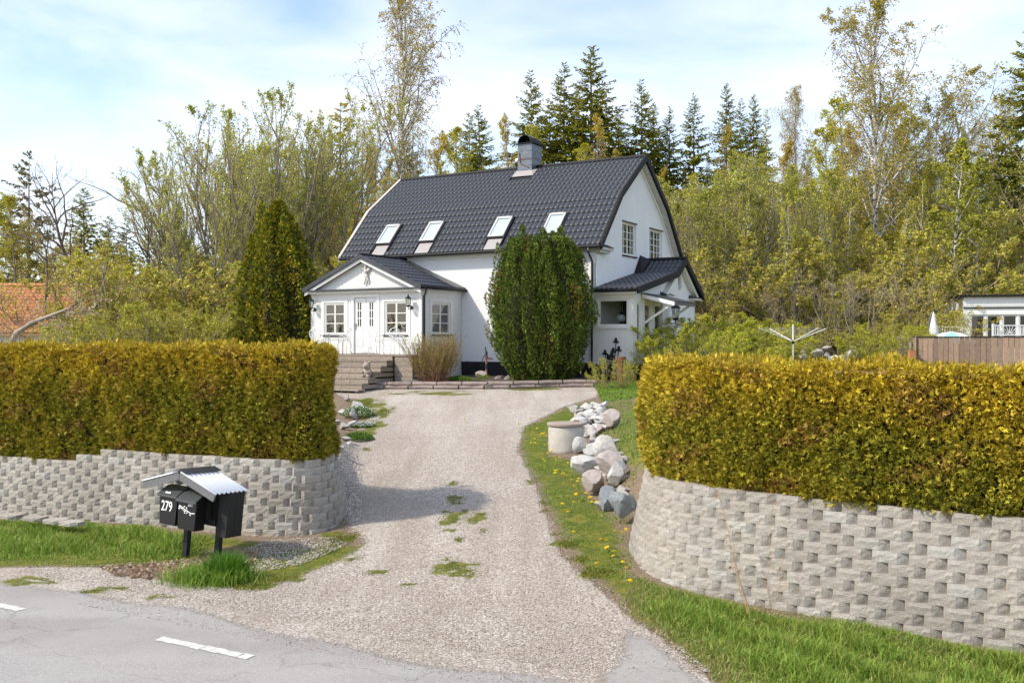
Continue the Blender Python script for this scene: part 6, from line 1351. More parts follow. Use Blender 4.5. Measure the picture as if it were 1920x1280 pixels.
for k, q in enumerate(w4): window(nb, ((q[0]+q[1])/2, .02, q[2]), 0, q[1]-q[0], q[3]-q[2], 1, 1, 1, sill=False, m=M['whitewood'])
mb = MB(); mb.box(.2, 7, 1.6, 1.65, 1.5, zr-.1); part('inner_wall', mb, M['dark'], nb)
for k, x in enumerate((.45, 2.85)):
    mb = MB(); N_ = 14; vs = [(x+.30*i/N_-.1, .25+.03*(i % 2), z) for z in (2.4, zw1) for i in range(N_+1)]; mb.add(vs, [(i, i+1, N_+2+i, N_+1+i) for i in range(N_)]); part('curtain', mb, M['curtain'], nb)
# railings
def railing(label, x0, x1, py0, py1, Y, sun=False):
    p0 = at(x0, py1, Y); p1 = at(x1, py1, Y); z0 = p0.z; z1 = CH-(py0-640)/F*Y; Lr = (p1-p0).length; r_ = thing('balcony_railing', label, 'railing', (p0.x, p0.y, z0))
    h = z1-z0; mb = MB(); mb.box(0, Lr, -.03, .03, h-.05, h); part('top_rail', mb, M['whitewood'], r_); mb = MB(); mb.box(0, Lr, -.02, .02, .0, .05); part('bottom_rail', mb, M['whitewood'], r_)
    for x in (0, Lr-.06): mb = MB(); mb.box(x-.02, x+.06, -.035, .035, -1.0, h+.06); part('post', mb, M['whitewood'], r_)
    if sun:
        c = Lr/2; pk = .28*Lr
        for k in range(9):
            a = math.pi*(k+.0)/8; dx, dz = math.cos(a), math.sin(a); k_ = min((h-.06)/max(dz, .01), pk/max(abs(dx), .01)); mb = MB(); mb.beam((c+dx*.05, 0, .05+dz*.05), (c+dx*k_, 0, .05+dz*k_*.98), .02, .028, up=(0, 1, 0)); part('ray', mb, M['whitewood'], r_)
        xs = [q for q in np.arange(.1, Lr, .11) if abs(q-c) > pk+.03]
    else: xs = np.arange(.1, Lr, .12)
    for x in xs: mb = MB(); mb.box(x, x+.05, -.015, .015, .052, h-.052); part('baluster', mb, M['whitewood'], r_)
railing('white balcony railing with a sunburst pattern in front of the flat-roofed house', 1861, 1925, 609, 629, 43, True); railing('plain white balcony railing left of the flat-roofed house', 1757, 1806, 612, 629.5, 45.5)
p = at(1750, 632, 44); mb = MB(); z0 = H1(p.x, p.y)-CH
par = thing('closed_parasol', 'closed white parasol hanging from a curved grey pole behind the fence', 'parasol', (p.x, p.y, CH))
mb = MB(); mb.lathe([(.16, -.15), (.24, .1), (.17, .6), (.06, 1.15), (.02, 1.35)], 10); part('canopy', mb, M['cloth'], par, True)
mb = MB(); mb.tube([(-.28, 0, -1.5), (-.26, 0, .3), (-.2, 0, .9), (-.08, 0, 1.25), (.02, 0, 1.38)], .03, 6); part('pole', mb, M['zinc'], par, True)
p = at(1803, 632, 42); tp = thing('open_parasol', 'turquoise and white striped parasol just above the fence top', 'parasol', (at(1783, 632, 42).x, 42, CH))
n = 8
for k in range(n):
    mb = MB(); a0, a1 = 2*math.pi*k/n, 2*math.pi*(k+1)/n; ps = []
    for r_, z in ((.02, .42), (.45, .34), (.85, .17), (1.05, .02), (1.06, -.08)): ps += [(r_*math.cos(a0), r_*math.sin(a0), z), (r_*math.cos(a1), r_*math.sin(a1), z)]
    mb.add(ps, [(2*i, 2*i+1, 2*i+3, 2*i+2) for i in range(4)]); part('cloth_panel', mb, M['turq'] if k % 2 else M['cloth'], tp)
mb = MB(); mb.tube([(0, 0, -1.3), (0, 0, .42)], .02, 6); part('pole', mb, M['white'], tp)
# clothes dryer
Y = 33.5; p = at(1487, 672, Y); zg = H1(p.x, Y); zt4 = CH-(608-640)/F*Y; cdx = thing('rotary_clothes_dryer', 'white umbrella-shaped rotary clothes dryer standing on the lawn behind the right hedge', 'clothes dryer', (p.x, Y, zg), .35); hz = zt4-zg
mb = MB(); mb.tube([(0, 0, 0), (0, 0, hz)], .024, 8); part('post', mb, M['white'], cdx)
hub = CH-(640-640)/F*Y-zg; arms = []
for k in range(4):
    a = math.pi/2*k; e = Vector((1.35*math.cos(a), 1.35*math.sin(a), hz-.14)); arms.append(e); mb = MB(); mb.tube([(0, 0, hub), e], .013, 6); part('arm', mb, M['white'], cdx)
for j in range(5):
    f = .4+.6*j/4; mb = MB(); q = [Vector((0, 0, hub)).lerp(e, f) for e in arms]; mb.tube(q, .0028, 4, closed=True); part('line', mb, M['alu'], cdx)
mb = MB(); mb.lathe([(.04, hub-.08), (.045, hub), (.03, hub+.05)], 8); part('hub', mb, M['iron'], cdx)
# plastic sheet and rocks heap
p = at(1578, 672, 41); zg = H1(p.x, 41); rg = np.random.default_rng(3); zt5 = CH-(651-640)/F*41
n = 14; X_, Z_ = np.meshgrid(np.linspace(-.5, .5, n), np.linspace(0, 1, n)); hgt = (zt5-zg+.35)
V = np.stack([X_*1.1+.12*np.sin(Z_*7), .35-.6*Z_*0+.16*np.sin(X_*11+Z_*5)+.06*rg.normal(size=X_.shape), zg-.3+hgt*Z_*(.68+.32*sstep(.1, .5, X_))+.04*rg.normal(size=X_.shape)], -1).reshape(-1, 3)+[p.x, 41, 0]
i = np.arange(n*n).reshape(n, n); Q = np.stack([i[:-1, :-1], i[:-1, 1:], i[1:, 1:], i[1:, :-1]], -1).reshape(-1, 4)
obj('plastic_sheet', np_mesh('sheet', V, quads=Q, mats=[M['cloth']], smooth=True), label='crumpled white plastic sheet draped over stones behind the right hedge', cat='sheet')
for px, py, wd, h in [(1505, 668, 30, 16), (1528, 664, 34, 18), (1550, 668, 24, 12), (1548, 655, 30, 12), (1600, 666, 30, 14), (1655, 668, 24, 12), (1690, 672, 40, 16)]:
    q = at(px, py, 42); s = 42/F; o = obj('rock', rng0.choice(RK['rock']), None, 'grey boulder in the row seen just over the right hedge', 'rock', 'boulders seen over the right hedge', None, (q.x, 42, q.z+.05), (0, 0, rng0.random())); o.scale = (wd*s*.55, wd*s*.4, h*s*.62)
for k in range(7):
    q = at(1625+rng0.uniform(-22, 22), 655+k*2.4, 43); mb = MB(); mb.beam((-.55, 0, 0), (.55, 0, rng0.uniform(-.06, .06)), .10, .05); part('board', mb, M['wood'], None, label='weathered board in the low stack behind the white sheet', cat='board', group='boards in the stack behind the sheet', loc=q, rot=(0, 0, rng0.uniform(-.3, .3)))
# left neighbour: red roof
Y = 46; zr = CH+(640-527)/F*Y; ze = CH+(640-625)/F*Y; xr = (118-960)/F*Y; xl = (-160-960)/F*Y
rn = thing('red_roofed_house', 'low white house with orange clay tile roof at the left edge, behind the hedge', 'house', (xr, Y, 0), R(0))
Lx = xr-xl; dpt = 4.2
mb = MB(); mb.add([(-Lx, 0, ze), (1.0, 0, ze), (0, dpt, zr), (-Lx, dpt, zr), (-Lx, 0, ze-.1), (1.0, 0, ze-.1), (0, dpt, zr-.1), (-Lx, dpt, zr-.1), (.9, 2*dpt, ze), (-Lx, 2*dpt, ze)], [(0, 1, 2, 3), (4, 7, 6, 5), (0, 4, 5, 1), (1, 5, 6, 2), (3, 2, 8, 9)]); rr_ = part('roof', mb, M['clay'], rn)
slp = Vector((0, dpt, zr-ze)); me_t = None
def clay_field():
    n = 9; w2, h2 = .24, .36; nr_ = int(slp.length/h2); V = []; mb = MB(); ydir = slp.normalized(); zdir = Vector((1, 0, 0)).cross(ydir)
    pr2 = [(w2*i/8, .045*abs(math.sin(math.pi*i/8))**.8*(1 if i <= 8 else 0)) for i in range(9)]
    t = MB(); vs = [(x, y, z+.03*(1-k)) for k, y in enumerate((0, h2+.02)) for x, z in pr2]+[(x, 0, z-.005) for x, z in pr2]
    t.add(vs, [(i, i+1, 10+i, 9+i) for i in range(8)]+[(18+i, 19+i, 1+i, i) for i in range(8)]); me = t.mesh('roof_tile', M['clay'], True)
    rot = Matrix((Vector((1, 0, 0)), ydir, zdir)).transposed().to_4x4(); cnt = 0; rest = MB()
    for j in range(nr_):
        f = (j+.5)/nr_; xe = 1.0*(1-f)
        k = 0
        while xe-(k+1)*w2 > -5.0:
            T = Matrix.Translation(Vector((xe-(k+1)*w2, 0, ze+.01))+ydir*j*h2) @ rot; k += 1
            if cnt < 300: o = obj('roof_tile', me, rr_); o.matrix_basis = T; cnt += 1
            else: rest.add([T @ v.co for v in me.vertices], [tuple(q.vertices) for q in me.polygons])
    if rest.v: part('remaining_tiles', rest, M['clay'], rr_, True, kind='stuff')
clay_field()
mb = MB(); mb.beam((1.03, 0, ze+.05), (.03, dpt, zr+.06), .16, .10); part('verge', mb, M['barge'], rn)
mb = MB(); mb.tube([(-Lx, dpt, zr+.04), (.05, dpt, zr+.04)], .11, 8); part('ridge_tile', mb, M['clay'], rn)
mb = MB(); mb.box(-Lx, .8, .45, 2*dpt-.4, .6, ze-.05); part('wall', mb, M['plaster'], rn)
mb = MB(); 
mb.add([(-2.6, .44, 1.8), (-1.6, .44, 1.8), (-1.6, .44, 2.6), (-2.6, .44, 2.6)], [(0, 1, 2, 3)]); part('window', mb, M['glass'], rn)
# car roof
p = at(75, 645, 24); cr = thing('parked_car', 'dark car whose roof just shows over the left hedge beneath the red roof', 'car', (p.x, p.y, H1(p.x, p.y)), .1)
zc_ = CH-(641.5-640)/F*24-cr.location.z; k_ = zc_/1.45
mb = MB(); secs = [(-.0, .0), (.0, .62), (.25, .78), (1.15, .92), (1.75, 1.36), (2.3, 1.45), (3.2, 1.42), (3.95, 1.0), (4.35, .95), (4.4, .35), (4.3, .25)]
pf_ = [(-2.2, .3), (-2.2, .7), (-2.0, .82), (-1.1, .95), (-.5, 1.37), (.1, 1.45), (.9, 1.40), (1.55, 1.02), (2.15, .95), (2.2, .3)]
mb.prism([(x, z*k_) for x, z in pf_], 1.7, Matrix.Translation((0, -.85, 0))); bd = part('body', mb, M['carpaint'], cr)
mb = MB(); mb.prism([(x, z*k_) for x, z in [(-.95, .99), (-.45, 1.33), (.1, 1.39), (.85, 1.34), (1.4, 1.03)]], 1.72, Matrix.Translation((0, -.86, 0))); part('side_windows', mb, M['glass'], cr)
for x in (-1.4, 1.35):
    for y in (-.86, .66): mb = MB(); mb.lathe([(.05, 0), (.30, 0), (.32, .04), (.32, .16), (.30, .2), (.05, .2)], 16); mb.v = [(a+x, c+y, b+.32) for a, b, c in mb.v]; part('wheel', mb, M['iron'], cr)
# ------------------------------------------------------------------ flower bed
prev = None; k = 0
pxs = [690, 722, 768, 815, 862, 910, 958, 1005, 1050, 1095, 1115]
for a_, b_ in zip(pxs[:-1], pxs[1:]):
    ya, yb = (726+3*math.sin(a_*.013) for a_ in (a_, b_)); ga, gb_ = G(a_, 730-4*sstep(900, 1110, a_)), G(b_, 730-4*sstep(900, 1110, b_))
    for j in (0, 1):
        mb = MB(); A_ = Vector(ga)+Vector((0, 0, .06+j*.11)); B_ = Vector(gb_)+Vector((-.02, 0, .06+j*.11)); mid = A_.lerp(B_, .5)+Vector((0, .02*(k % 3), .01)); mb.tube([A_+Vector((j*.1, 0, 0)), mid, B_+Vector((j*.1-.02, 0, 0))], [.075, .07, .073], 7); k += 1
        part('edging_log', mb, M['log'], None, label='weathered log edging the flower bed in front of the house', cat='edging', group='logs edging the flower bed')
bx, by = np.meshgrid(np.linspace(-4.6, 2.8, 60), np.linspace(31.9, 36.4, 30)); Z = H(bx, by)+.07
V = np.stack([bx, by, Z], -1).reshape(-1, 3); tt = (V[:, 0]-OX)*u_.x+(V[:, 1]-OY)*u_.y; ss = (V[:, 0]-OX)*v_.x+(V[:, 1]-OY)*v_.y; kv = (ss < .02) & (tt < .3) & (tt > -5.1)
front = np.interp(V[:, 0], [-4.6, -2, 0, 2.8], [31.2, 31.9, 32.0, 31.2])
i = np.arange(60*30).reshape(30, 60); Q = np.stack([i[:-1, :-1], i[:-1, 1:], i[1:, 1:], i[1:, :-1]], -1).reshape(-1, 4); Q = Q[kv[Q].all(1)]
obj('flower_bed', np_mesh('bed', V, quads=Q, mats=[M['soil']], smooth=True), kind='structure')
def reed(seed, Ht, n, spread, cols, lv=5):
    rng = np.random.default_rng(seed); T = NP(); a = rng.random(n)*6.283; f = spread*rng.random(n)**.7; D = np.stack([np.cos(a)*np.sin(f), np.sin(a)*np.sin(f), np.cos(f)], -1)
    P0 = np.stack([.22*Ht*np.cos(a)*rng.random(n), .22*Ht*np.sin(a)*rng.random(n), np.zeros(n)], -1); B = grow(rng, P0, D, Ht*(.6+.4*rng.random(n)), 7, .05, .05)
    T.tubes(B, np.tile(np.linspace(.010, .004, 7), (n, 1)), 3, cols[0], 1); p, d, t = kids(rng, B, 7, .3, 1, .5); B2 = grow(rng, p, d, np.full(len(p), Ht*.22), 4, .06, .05); T.tubes(B2, np.full((len(p), 4), .0035), 3, cols[0], 1)
    q, dd, _ = kids(rng, B2, lv, .1, 1, .8); T.leaves(q, dd*.022, perp(rng, dd)*.011, palette(rng, len(q), cols[1:], .15)); return T.mesh('stems', [M['leaf'], M['twigattr']])
p = tuple(at(815, 724, 31.5)); s1 = obj('shrub', reed(41, 1.7, 150, .66, [(.24, .12, .075), (.32, .32, .07), (.26, .28, .06)], 9), label='reddish many-stemmed bare shrub in the bed right of the deck', cat='shrub', loc=(p[0], p[1], H1(p[0], p[1])))
# tufts and cushions
def tuft_mesh(seed, n, h, r_, cols, wd=.006, bend=.5, fan=1.0):
    rng = np.random.default_rng(seed); a = rng.random(n)*6.283; q = r_*rng.random(n)**.6; P = np.stack([q*np.cos(a), q*np.sin(a), np.zeros(n)], -1); D = np.stack([np.cos(a)*.35*fan, np.sin(a)*.35*fan, np.ones(n)], -1)+.22*fan*rng.normal(size=(n, 3)); return blades(rng, P, D, h*(.5+.6*rng.random(n)), wd, palette(rng, n, cols, .15), bend)
def blades(rng, P, D, h, wd, c, bend=.5, npo=None):
    n = len(P); D = unit(D); D[:, 2] = np.abs(D[:, 2]); sd = np.cross(D, [0, 0, 1.])+.5*rng.normal(size=(n, 3)); sd[:, 2] = 0; sd = unit(sd); h = h[:, None]; out_ = D*[1, 1, 0]; out_ = unit(out_+1e-6); b = bend*rng.random((n, 1))
    m1 = P+D*h*.5; tip = P+D*h*.9+out_*h*b*.55-np.array([0, 0, 1.])*h*b*.25; w2 = wd*(.7+.6*rng.random((n, 1)))
    V = np.stack([P-sd*w2, P+sd*w2, m1+sd*w2*.8, m1-sd*w2*.8, tip], 1); o = np.arange(n)[:, None]*5; Q = o+np.array([0, 1, 2, 3]); T = o+np.array([3, 2, 4])
    z = npo or NP(); z.add(V, np.repeat(c, 5, 0), Q=Q, T=T); return z
GR = ((.15, .28, .025), (.23, .37, .04), (.11, .20, .022), (.32, .42, .07)); DRY = ((.42, .34, .17), (.34, .26, .13))
TF = [tuft_mesh(50+i, 120, .30, .10, GR, .006, .7).mesh('tuft', [M['grass']]) for i in range(3)]
def cushion(label, px, py, r_, h, cols, fl=None, seed=1, cat='plant', name='cushion_plant', grp=None):
    rng = np.random.default_rng(seed); g = G(px, py); n = int(1500*r_/.3); a = rng.random(n)*6.283; q = rng.random(n)**.5; P = np.stack([r_*q*np.cos(a), r_*q*np.sin(a), h*np.sqrt(1-q**2*.96)*(.75+.25*rng.random(n))], -1)
    z = NP(); D = unit(P/[r_, r_, h]+.6*rng.normal(size=(n, 3))); z.leaves(P, D*.028, perp(rng, D)*.014, palette(rng, n, cols, .18))
    if fl is not None: k = int(n*.22); z.leaves(P[:k]+[0, 0, .02], perp(rng, D[:k])*.017, perp(rng, perp(rng, D[:k]))*.017, palette(rng, k, [fl], .05))
    return obj(name, z.mesh('cushion', [M['leaf']]), label=label, cat=cat, group=grp, loc=g)
LGc = ((.12, .22, .03), (.18, .30, .05), (.09, .15, .03)); SV = ((.40, .40, .34), (.32, .34, .26), (.50, .48, .42))
cushion('white-flowering cushion plant at the left edge of the drive', 672, 782, .42, .28, LGc, (.75, .75, .7), 2); cushion('fresh green cushion plant nearest the left hedge end, edging the drive', 672, 826, .34, .18, LGc, None, 3); cushion('small white-dotted plant between the two cushion plants left of the drive', 682, 800, .30, .10, LGc, (.7, .7, .65), 4)
cushion('silvery cushion plant hanging over the bed edging below the red shrub', 775, 728, .38, .26, SV, None, 5); cushion('silvery round cushion plant on the bed edging left of the dark conifer', 918, 729, .26, .24, SV, None, 6)
for k, (px, py, r_, h, lb) in enumerate([(860, 716, .5, .22, 'green leafy clump in the bed right of the reddish shrub'), (842, 702, .3, .38, 'tall green leafy clump against the red shrub'), (893, 722, .4, .16, 'low green ground plant below the water pump'), (930, 700, .35, .40, 'dark green leafy clump behind the water pump'), (950, 724, .3, .14, 'low green plant left of the dark conifer foot'), (885, 700, .28, .45, 'rusty green clump at the black plinth left of the pump')]):
    cushion(lb, px, py, r_, h, LGc if k != 5 else ((.2, .2, .06), (.3, .18, .08)), None, 10+k)
for k, (px, py, s) in enumerate([(720, 716, 1.0), (735, 713, 1.3), (748, 718, 1.2), (762, 714, 1.4), (778, 716, 1.1), (1003, 722, 1.1), (905, 714, .8), (705, 716, .7)]):
    g = G(px, py); o = obj('grass_tuft', TF[k % 3], None, 'bright grass tuft growing in the flower bed beside the deck' if k < 5 or k == 7 else ('single grass tuft at the foot of the dark conifer' if k == 5 else 'small grass tuft between the bed stones'), 'grass tuft', 'bright grass tufts in the flower bed' if k < 5 or k == 7 else None, None, (g[0], g[1]+.2, g[2]+.04)); o.scale = (s*1.6, s*1.6, s)
# ------------------------------------------------------------------ grass, weeds, gravel (stuff)
def sample(rng, poly, n):
    p = np.array(poly); lo, hi = p.min(0), p.max(0); r_ = rng.random((int(n*4), 2))*(hi-lo)+lo; r_ = r_[sdist(r_[:, 0], r_[:, 1], poly) > -.03]; return r_[:n]
def grassfield(name, pts, h, cols, wd, seed, bend=.6, clump=.0, dz=0):
    rng = np.random.default_rng(seed); n = len(pts); Z = H(pts[:, 0], pts[:, 1])+dz; P = np.stack([pts[:, 0], pts[:, 1], Z-.01], -1)
    f_ = .5+.5*np.sin(pts[:, 0]*3.1+seed)*np.sin(pts[:, 1]*2.7+1)+.3*np.sin(pts[:, 0]*9+pts[:, 1]*7)
    D = np.stack([.35*rng.normal(size=n), .35*rng.normal(size=n), np.ones(n)], -1); hh = (h if not np.isscalar(h) else np.full(n, h))*(.45+.65*rng.random(n))*(1-clump+clump*np.clip(f_, .1, 1.2))
    return obj(name, blades(rng, P, D, hh, wd, palette(rng, n, cols, .18), bend).mesh(name, [M['grass']]), label=None, kind='stuff')
def stuff(o, label, cat): o['label'] = label; o['category'] = cat; return o
rg = np.random.default_rng(8)
VRt = gp([(1195, 1085), (1330, 1122), (1600, 1172), (1960, 1240), (2060, 1262), (2000, 1400), (1420, 1330), (1360, 1260), (1260, 1185), (1200, 1150)])
pts = sample(rg, VRt, 26000); hr = .07+.20*sstep(-.1, .5, sdist(pts[:, 0], pts[:, 1], VRt))
stuff(grassfield('verge_grass', pts, hr, GR+((.36, .36, .09),), .0042, 60, .9, .75), 'long fresh green grass along the foot of the right wall', 'grass')
pts = sample(rg, VR, 11000); stuff(grassfield('dry_grass', pts, .11, DRY+GR[:1], .0035, 61, 1.2, .4), 'dry straw mixed in the verge below the right wall', 'grass')
VLt = gp([(-250, 975), (0, 972), (330, 998), (400, 1004), (395, 1035), (330, 1062), (230, 1050), (0, 1052), (-250, 1048)])
pts = sample(rg, VLt, 24000); hl = .08+.21*sstep(-.05, .5, sdist(pts[:, 0], pts[:, 1], VLt))
stuff(grassfield('verge_grass', pts, hl, GR+((.36, .36, .09),), .0055, 62, .9, .8), 'long green grass below the left wall, left of the mailboxes', 'grass')
pts = sample(rg, VL, 9000); stuff(grassfield('short_grass', pts, .07, GR+((.30, .27, .05), (.36, .27, .10)), .0055, 63, 1.0, .5), 'short weedy grass around the mailbox posts', 'grass')
tf = G(425, 1085); pts = np.array([tf[0], tf[1]])+rg.normal(size=(1500, 2))*[.085, .085]; stuff(grassfield('grass_clump', pts, .40, ((.07, .18, .015), (.11, .24, .02)), .006, 64, .35), 'tall dark green grass clump right of the mailbox posts', 'grass')
tf = G(395, 1090); pts = np.array([tf[0], tf[1]])+rg.normal(size=(2200, 2))*[.20, .15]; stuff(grassfield('grass_clump', pts, .27, GR, .005, 65, .8), 'lighter spreading grass clump in front of the mailbox posts', 'grass')
pts = sample(rg, SR, 20000); stuff(grassfield('bank_weeds', pts, .055, GR+((.22, .26, .04),), .006, 66, 1.2, .6), 'low weeds and grass between the drive and the stone bank', 'weeds')
bank = gp([(1110, 760), (1180, 742), (1200, 790), (1195, 870), (1190, 900), (1185, 985), (1160, 980), (1120, 880), (1110, 800)])
pts = sample(rg, bank, 14000); stuff(grassfield('bank_grass', pts, .09, GR+DRY, .006, 67, 1.2, .6), 'dry and green grass between the rocks of the bank', 'grass')
lawn = [(2.2, 20), (3.2, 14.5), (6.5, 12), (11, 18), (12, 34), (4.5, 30), (3.4, 26)]
pts = sample(rg, lawn, 26000); stuff(grassfield('lawn_grass', pts, .035, ((.26, .29, .06), (.34, .32, .09), (.20, .24, .05)), .010, 68, 1.0), 'short pale lawn behind the right hedge', 'lawn')
pp = []
for q in GB:
    g = G(q[0], q[1]); gy = abs(G(q[0], q[1]-q[3])[1]-g[1]); m_ = int(1900*min(1.5, q[2]/F*g[1]*max(gy, .15)*3)); pp.append(np.array(g[:2])+rg.normal(size=(m_, 2))*[q[2]/F*g[1]*.42, max(gy, .12)*.42])
pts = np.concatenate(pp); stuff(grassfield('drive_weeds', pts, .042, ((.13, .18, .02), (.22, .22, .03), (.30, .26, .04), (.10, .14, .02)), .005, 69, 1.4, .5, dz=.01), 'flat mossy weeds growing in patches in the gravel drive', 'weeds')
edge = gp([(1115, 722), (1195, 715), (1200, 745), (1130, 755)]); pts = sample(rg, edge, 5000); stuff(grassfield('bank_grass', pts, .16, GR, .008, 70, .8, .4), 'green grass under the small bush beside the annex', 'grass')
# loose gravel stones
def stones(name, pts, s0, s1, cols, seed, label, dz=.01):
    rng = np.random.default_rng(seed); n = len(pts); Z = H(pts[:, 0], pts[:, 1])+dz; s = (s0+(s1-s0)*rng.random(n)**2)[:, None]
    P = np.stack([pts[:, 0], pts[:, 1], Z+s[:, 0]*.25], -1); th = rng.random(n)*6.283; ca, sa = np.cos(th)[:, None], np.sin(th)[:, None]
    base = np.array([(1, 0, 0), (0, 1, 0), (-1, 0, 0), (0, -1, 0), (.1, .1, 1), (0, 0, -1)], float); V = base[None]*(1+.35*rng.normal(size=(n, 6, 1)))*[1, .75, .62]
    V = np.stack([V[..., 0]*ca-V[..., 1]*sa, V[..., 0]*sa+V[..., 1]*ca, V[..., 2]], -1)*s[:, None]+P[:, None]
    T = np.array([(0, 1, 4), (1, 2, 4), (2, 3, 4), (3, 0, 4), (1, 0, 5), (2, 1, 5), (3, 2, 5), (0, 3, 5)]); T = (np.arange(n)[:, None, None]*6+T[None]).reshape(-1, 3)
    z = NP(); z.add(V, np.repeat(palette(rng, n, cols, .12), 6, 0), T=T); o = obj(name, z.mesh(name, [M['attr']]), kind='stuff'); return stuff(o, label, 'gravel')
GC = ((.46, .39, .33), (.56, .50, .44), (.34, .285, .24), (.62, .58, .53), (.28, .24, .20), (.50, .43, .365))
def dens_sample(rng, n):
    Y = 8.2+rng.random(n)**2.0*14; X = -6+rng.random(n)*8.4; k = (sdist(X, Y, GRAV) > -.1) & (rc(X, Y) > 7.0+.3*rng.random(n)); m_ = masks(X, Y); k &= m_[:, 1] < .6; k &= (m_[:, 2] < .5) | (rng.random(n) < .08); return np.stack([X, Y], -1)[k]
stones('loose_gravel', dens_sample(np.random.default_rng(90), 130000), .003, .011, GC, 91, 'pinkish loose gravel stones lying on the drive')
wg = gp([(455, 1035), (500, 1015), (620, 1008), (650, 1020), (560, 1060), (470, 1075)]); stones('pale_gravel', sample(np.random.default_rng(92), wg, 3500), .005, .015, ((.46, .42, .37), (.58, .53, .48), (.34, .30, .26)), 93, 'pale coarse gravel at the foot of the left wall end')
wg = gp([(640, 950), (630, 880), (640, 840), (665, 850), (680, 920), (670, 985)]); stones('coarse_gravel', sample(np.random.default_rng(94), wg, 7000), .008, .026, GC, 95, 'coarse gravel beside the left wall end')  # larger stones in the same colours as the loose gravel
rr = np.random.default_rng(96); A = rr.uniform(-9, 8, 9000); Bq = 6.9+rr.random(9000)**1.6*.9-.12; pts = np.stack([RD[0]*A+.486*Bq, RD[1]*A+.874*Bq], -1); pts = pts[np.abs(pts[:, 0]/pts[:, 1]) < .6]; stones('roadside_grit', pts, .003, .010, GC, 97, 'loose grit strewn along the road edge', dz=.018)
lit = gp([(190, 1065), (330, 1055), (480, 1035), (470, 1065), (330, 1092), (220, 1082)]); pts = sample(rr, lit, 1300); z = NP(); n = len(pts); P = np.stack([pts[:, 0], pts[:, 1], H(pts[:, 0], pts[:, 1])+.015+.02*rr.random(n)], -1); D = unit(rr.normal(size=(n, 3))*[1, 1, .35]); z.leaves(P, D*.030, perp(rr, D)*.020, palette(rr, n, ((.42, .30, .20), (.30, .19, .12), (.50, .40, .30)), .15)); stuff(obj('leaf_litter', z.mesh('litter', [M['leaf']]), kind='stuff'), 'brown fallen leaves on the verge in front of the mailboxes', 'leaves')
# dandelions
def dandelion_mesh(seed):
    rng = np.random.default_rng(seed); mb = MB(); mb.k = 0; h = .09+.05*rng.random(); mb.tube([(0, 0, 0), (.01, 0, h)], .0025, 4); mb.k = 1
    for ring, (n, r_, z) in enumerate(((14, .026, .0), (10, .019, .006), (7, .011, .010))):
        for k in range(n): a = 2*math.pi*k/n+ring; ca, sa = math.cos(a), math.sin(a); mb.add([(.01, 0, h+z-.003), (.01+ca*r_*.8-sa*.005, sa*r_*.8+ca*.005, h+z+.004), (.01+ca*r_, sa*r_, h+z+.003), (.01+ca*r_*.8+sa*.005, sa*r_*.8-ca*.005, h+z+.004)], [(0, 1, 2, 3)])
    mb.blob((.01, 0, h+.006), .010, 1, 1, .7, 6, 4); return mb.mesh('dandelion', [M['stem'], M['petal']])
M['stem'] = mat('dandelion_stem', (.20, .28, .08), .7)
DM = [dandelion_mesh(i) for i in range(3)]; rd = random.Random(12)
dl = [(1110, 951), (1140, 962), (1167, 1071), (1173, 1097), (1158, 1065), (1155, 1059), (1143, 1036), (1137, 1035), (1150, 1044), (1146, 1048), (1125, 1082), (1098, 942), (1090, 945), (1073, 928), (1065, 974), (1068, 980), (1074, 1021), (1040, 898), (1043, 901), (1020, 875), (1018, 877), (1012, 826), (1017, 828), (1022, 829), (1008, 829), (995, 827), (1027, 828), (985, 826), (983, 842), (1180, 1113), (1158, 1018), (1163, 1023), (1168, 1010), (312, 1008), (318, 1001), (326, 1003), (872, 795), (1053, 965), (1085, 955)]
for _ in range(34):
    t = rd.random(); dl.append((1000+t*110+rd.gauss(0, 14), 822+t*140+rd.gauss(0, 12)))
for k, (px, py) in enumerate(dl):
    g = G(px, py); left_ = px < 500
    o = obj('dandelion', DM[k % 3], None, 'yellow dandelion in the long grass beside the mailboxes' if left_ else 'yellow dandelion in the weeds between the drive and the stone bank', 'flower', 'dandelions beside the mailboxes' if left_ else 'dandelions along the drive', None, (g[0], g[1]+(.1 if not left_ else .15), g[2]+(.08 if left_ else 0)), (rd.uniform(-.3, .3)+.3, rd.uniform(-.3, .3), rd.random()*6)); s = rd.uniform(.95, 1.35); o.scale = (s, s, s)
# dry stalks in front of the right wall, saplings left of the drive
def stalk(label, pts, r_, seed, name='dry_stalk', col=(.36, .22, .11), twg=8):
    rng = np.random.default_rng(seed); P = np.array([[tuple(p) for p in pts]]); q = np.array([np.interp(np.linspace(0, 1, 10), np.linspace(0, 1, len(pts)), P[0, :, i]) for i in range(3)]).T[None]; q[:, 1:] += .008*rng.normal(size=(1, 9, 3))
    z = NP(); z.tubes(q, np.linspace(r_, r_*.35, 10)[None], 5, col, 1); p, d, t = kids(rng, q, twg, .3, 1, .7); B = grow(rng, p, d, .04+.10*rng.random(len(p)), 4, .15, .1); z.tubes(B, np.full((len(p), 4), r_*.3), 3, col, 1); z.leaves(B[:, -1], rng.normal(size=(len(p), 3))*.012, rng.normal(size=(len(p), 3))*.008, palette(rng, len(p), ((.4, .22, .1),)))
    return obj(name, z.mesh(name, [M['leaf'], M['twigattr']]), label=label, cat='stalk')
Yb = 9.75
stalk('tallest dry brown stalk leaning left against the right wall', [at(1406, 1150, Yb), at(1375, 1040, Yb+.15), at(1348, 918, Yb+.4)], .006, 1)
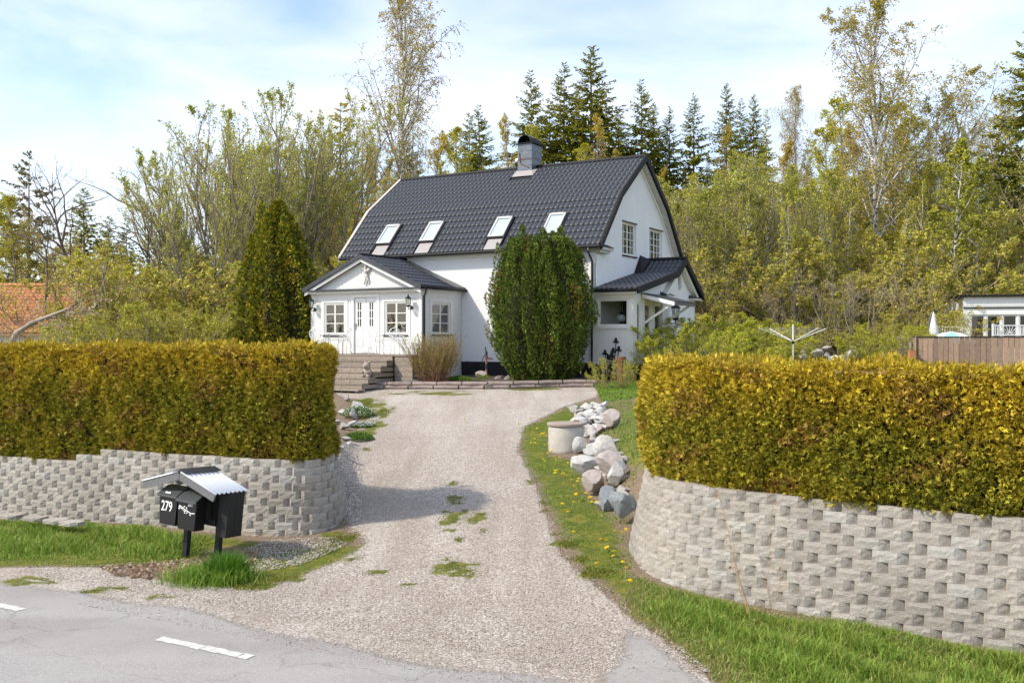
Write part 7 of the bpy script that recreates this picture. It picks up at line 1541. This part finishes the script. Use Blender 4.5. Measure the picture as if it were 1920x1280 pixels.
stalk('thin dry brown stalk crossing the tallest one low on the right wall', [at(1402, 1150, Yb-.05), at(1378, 1060, Yb+.1), at(1374, 1000, Yb+.2)], .006, 2); stalk('straight upright dry stalk in the middle of the right wall', [at(1438, 1150, Yb-.1), at(1443, 1040, Yb), at(1447, 930, Yb+.25)], .004, 3); stalk('short crooked dry stalk with a tuft on the right wall', [at(1447, 1150, Yb-.15), at(1460, 1100, Yb), at(1464, 1055, Yb)], .0035, 4)
g = G(640, 765); Ys = g[1]; stalk('thin bare sapling left of the drive in front of the deck, the taller one', [Vector(g), at(640, 700, Ys), at(646, 600, Ys)], .008, 5, 'bare_sapling', (.34, .27, .2), 16); g = G(652, 762); stalk('thin bare sapling left of the drive, the right one leaning', [Vector(g), at(655, 705, Ys), at(662, 655, Ys)], .006, 6, 'bare_sapling', (.34, .22, .15), 12)
g = G(70, 1045); stalk('bleached dead stalk lying in the grass left of the mailboxes', [at(30, 1040, 12.9)+Vector((0, 0, .02)), at(80, 1043, 12.7), at(140, 1054, 12.3)], .008, 7, col=(.55, .47, .36), twg=2)
for k, (px, py, wd) in enumerate(((15, 968, 60), (62, 972, 50), (100, 977, 50), (130, 981, 40), (-40, 964, 60))):
    q = at(px, py, 15.0-k*.0-px*.006); o = obj('ledge_block', BM[k], None, 'flat pale ledge block at the far left foot of the left wall', 'block', 'ledge blocks at the foot of the left wall', None, (q.x, q.y-.12, q.z-.02), (0, 0, R(-26))); o.scale = (1.0, 1.0, .55)
# ground slab at left wall foot

# ordinals: small groups that look alike are told apart by their order from left to right
from collections import defaultdict
gg = defaultdict(list)
for o in C.objects:
    if o.parent is None and o.get('label') and o.get('group'): gg[(o['group'], o['label'])].append(o)
nth = ['leftmost', 'second from left', 'third from left', 'fourth from left', 'fifth from left', 'sixth from left', 'seventh from left', 'eighth from left', 'ninth from left', 'tenth from left']
for (g_, l_), os_ in gg.items():
    n = len(os_)
    if 2 <= n <= 20:
        os_.sort(key=lambda q: q.location.x/max(q.location.y, 1) if q.location.length > .01 else sum((q.matrix_basis @ v.co).x/(q.matrix_basis @ v.co).y for v in q.data.vertices[:8]))
        for k, o in enumerate(os_):
            w_ = nth[k] if k < n/2 and k < len(nth) else (nth[n-1-k].replace('left', 'right') if n-1-k < len(nth) else nth[k])
            if len((l_+' '+w_).split()) <= 16: o['label'] = l_+', '+w_
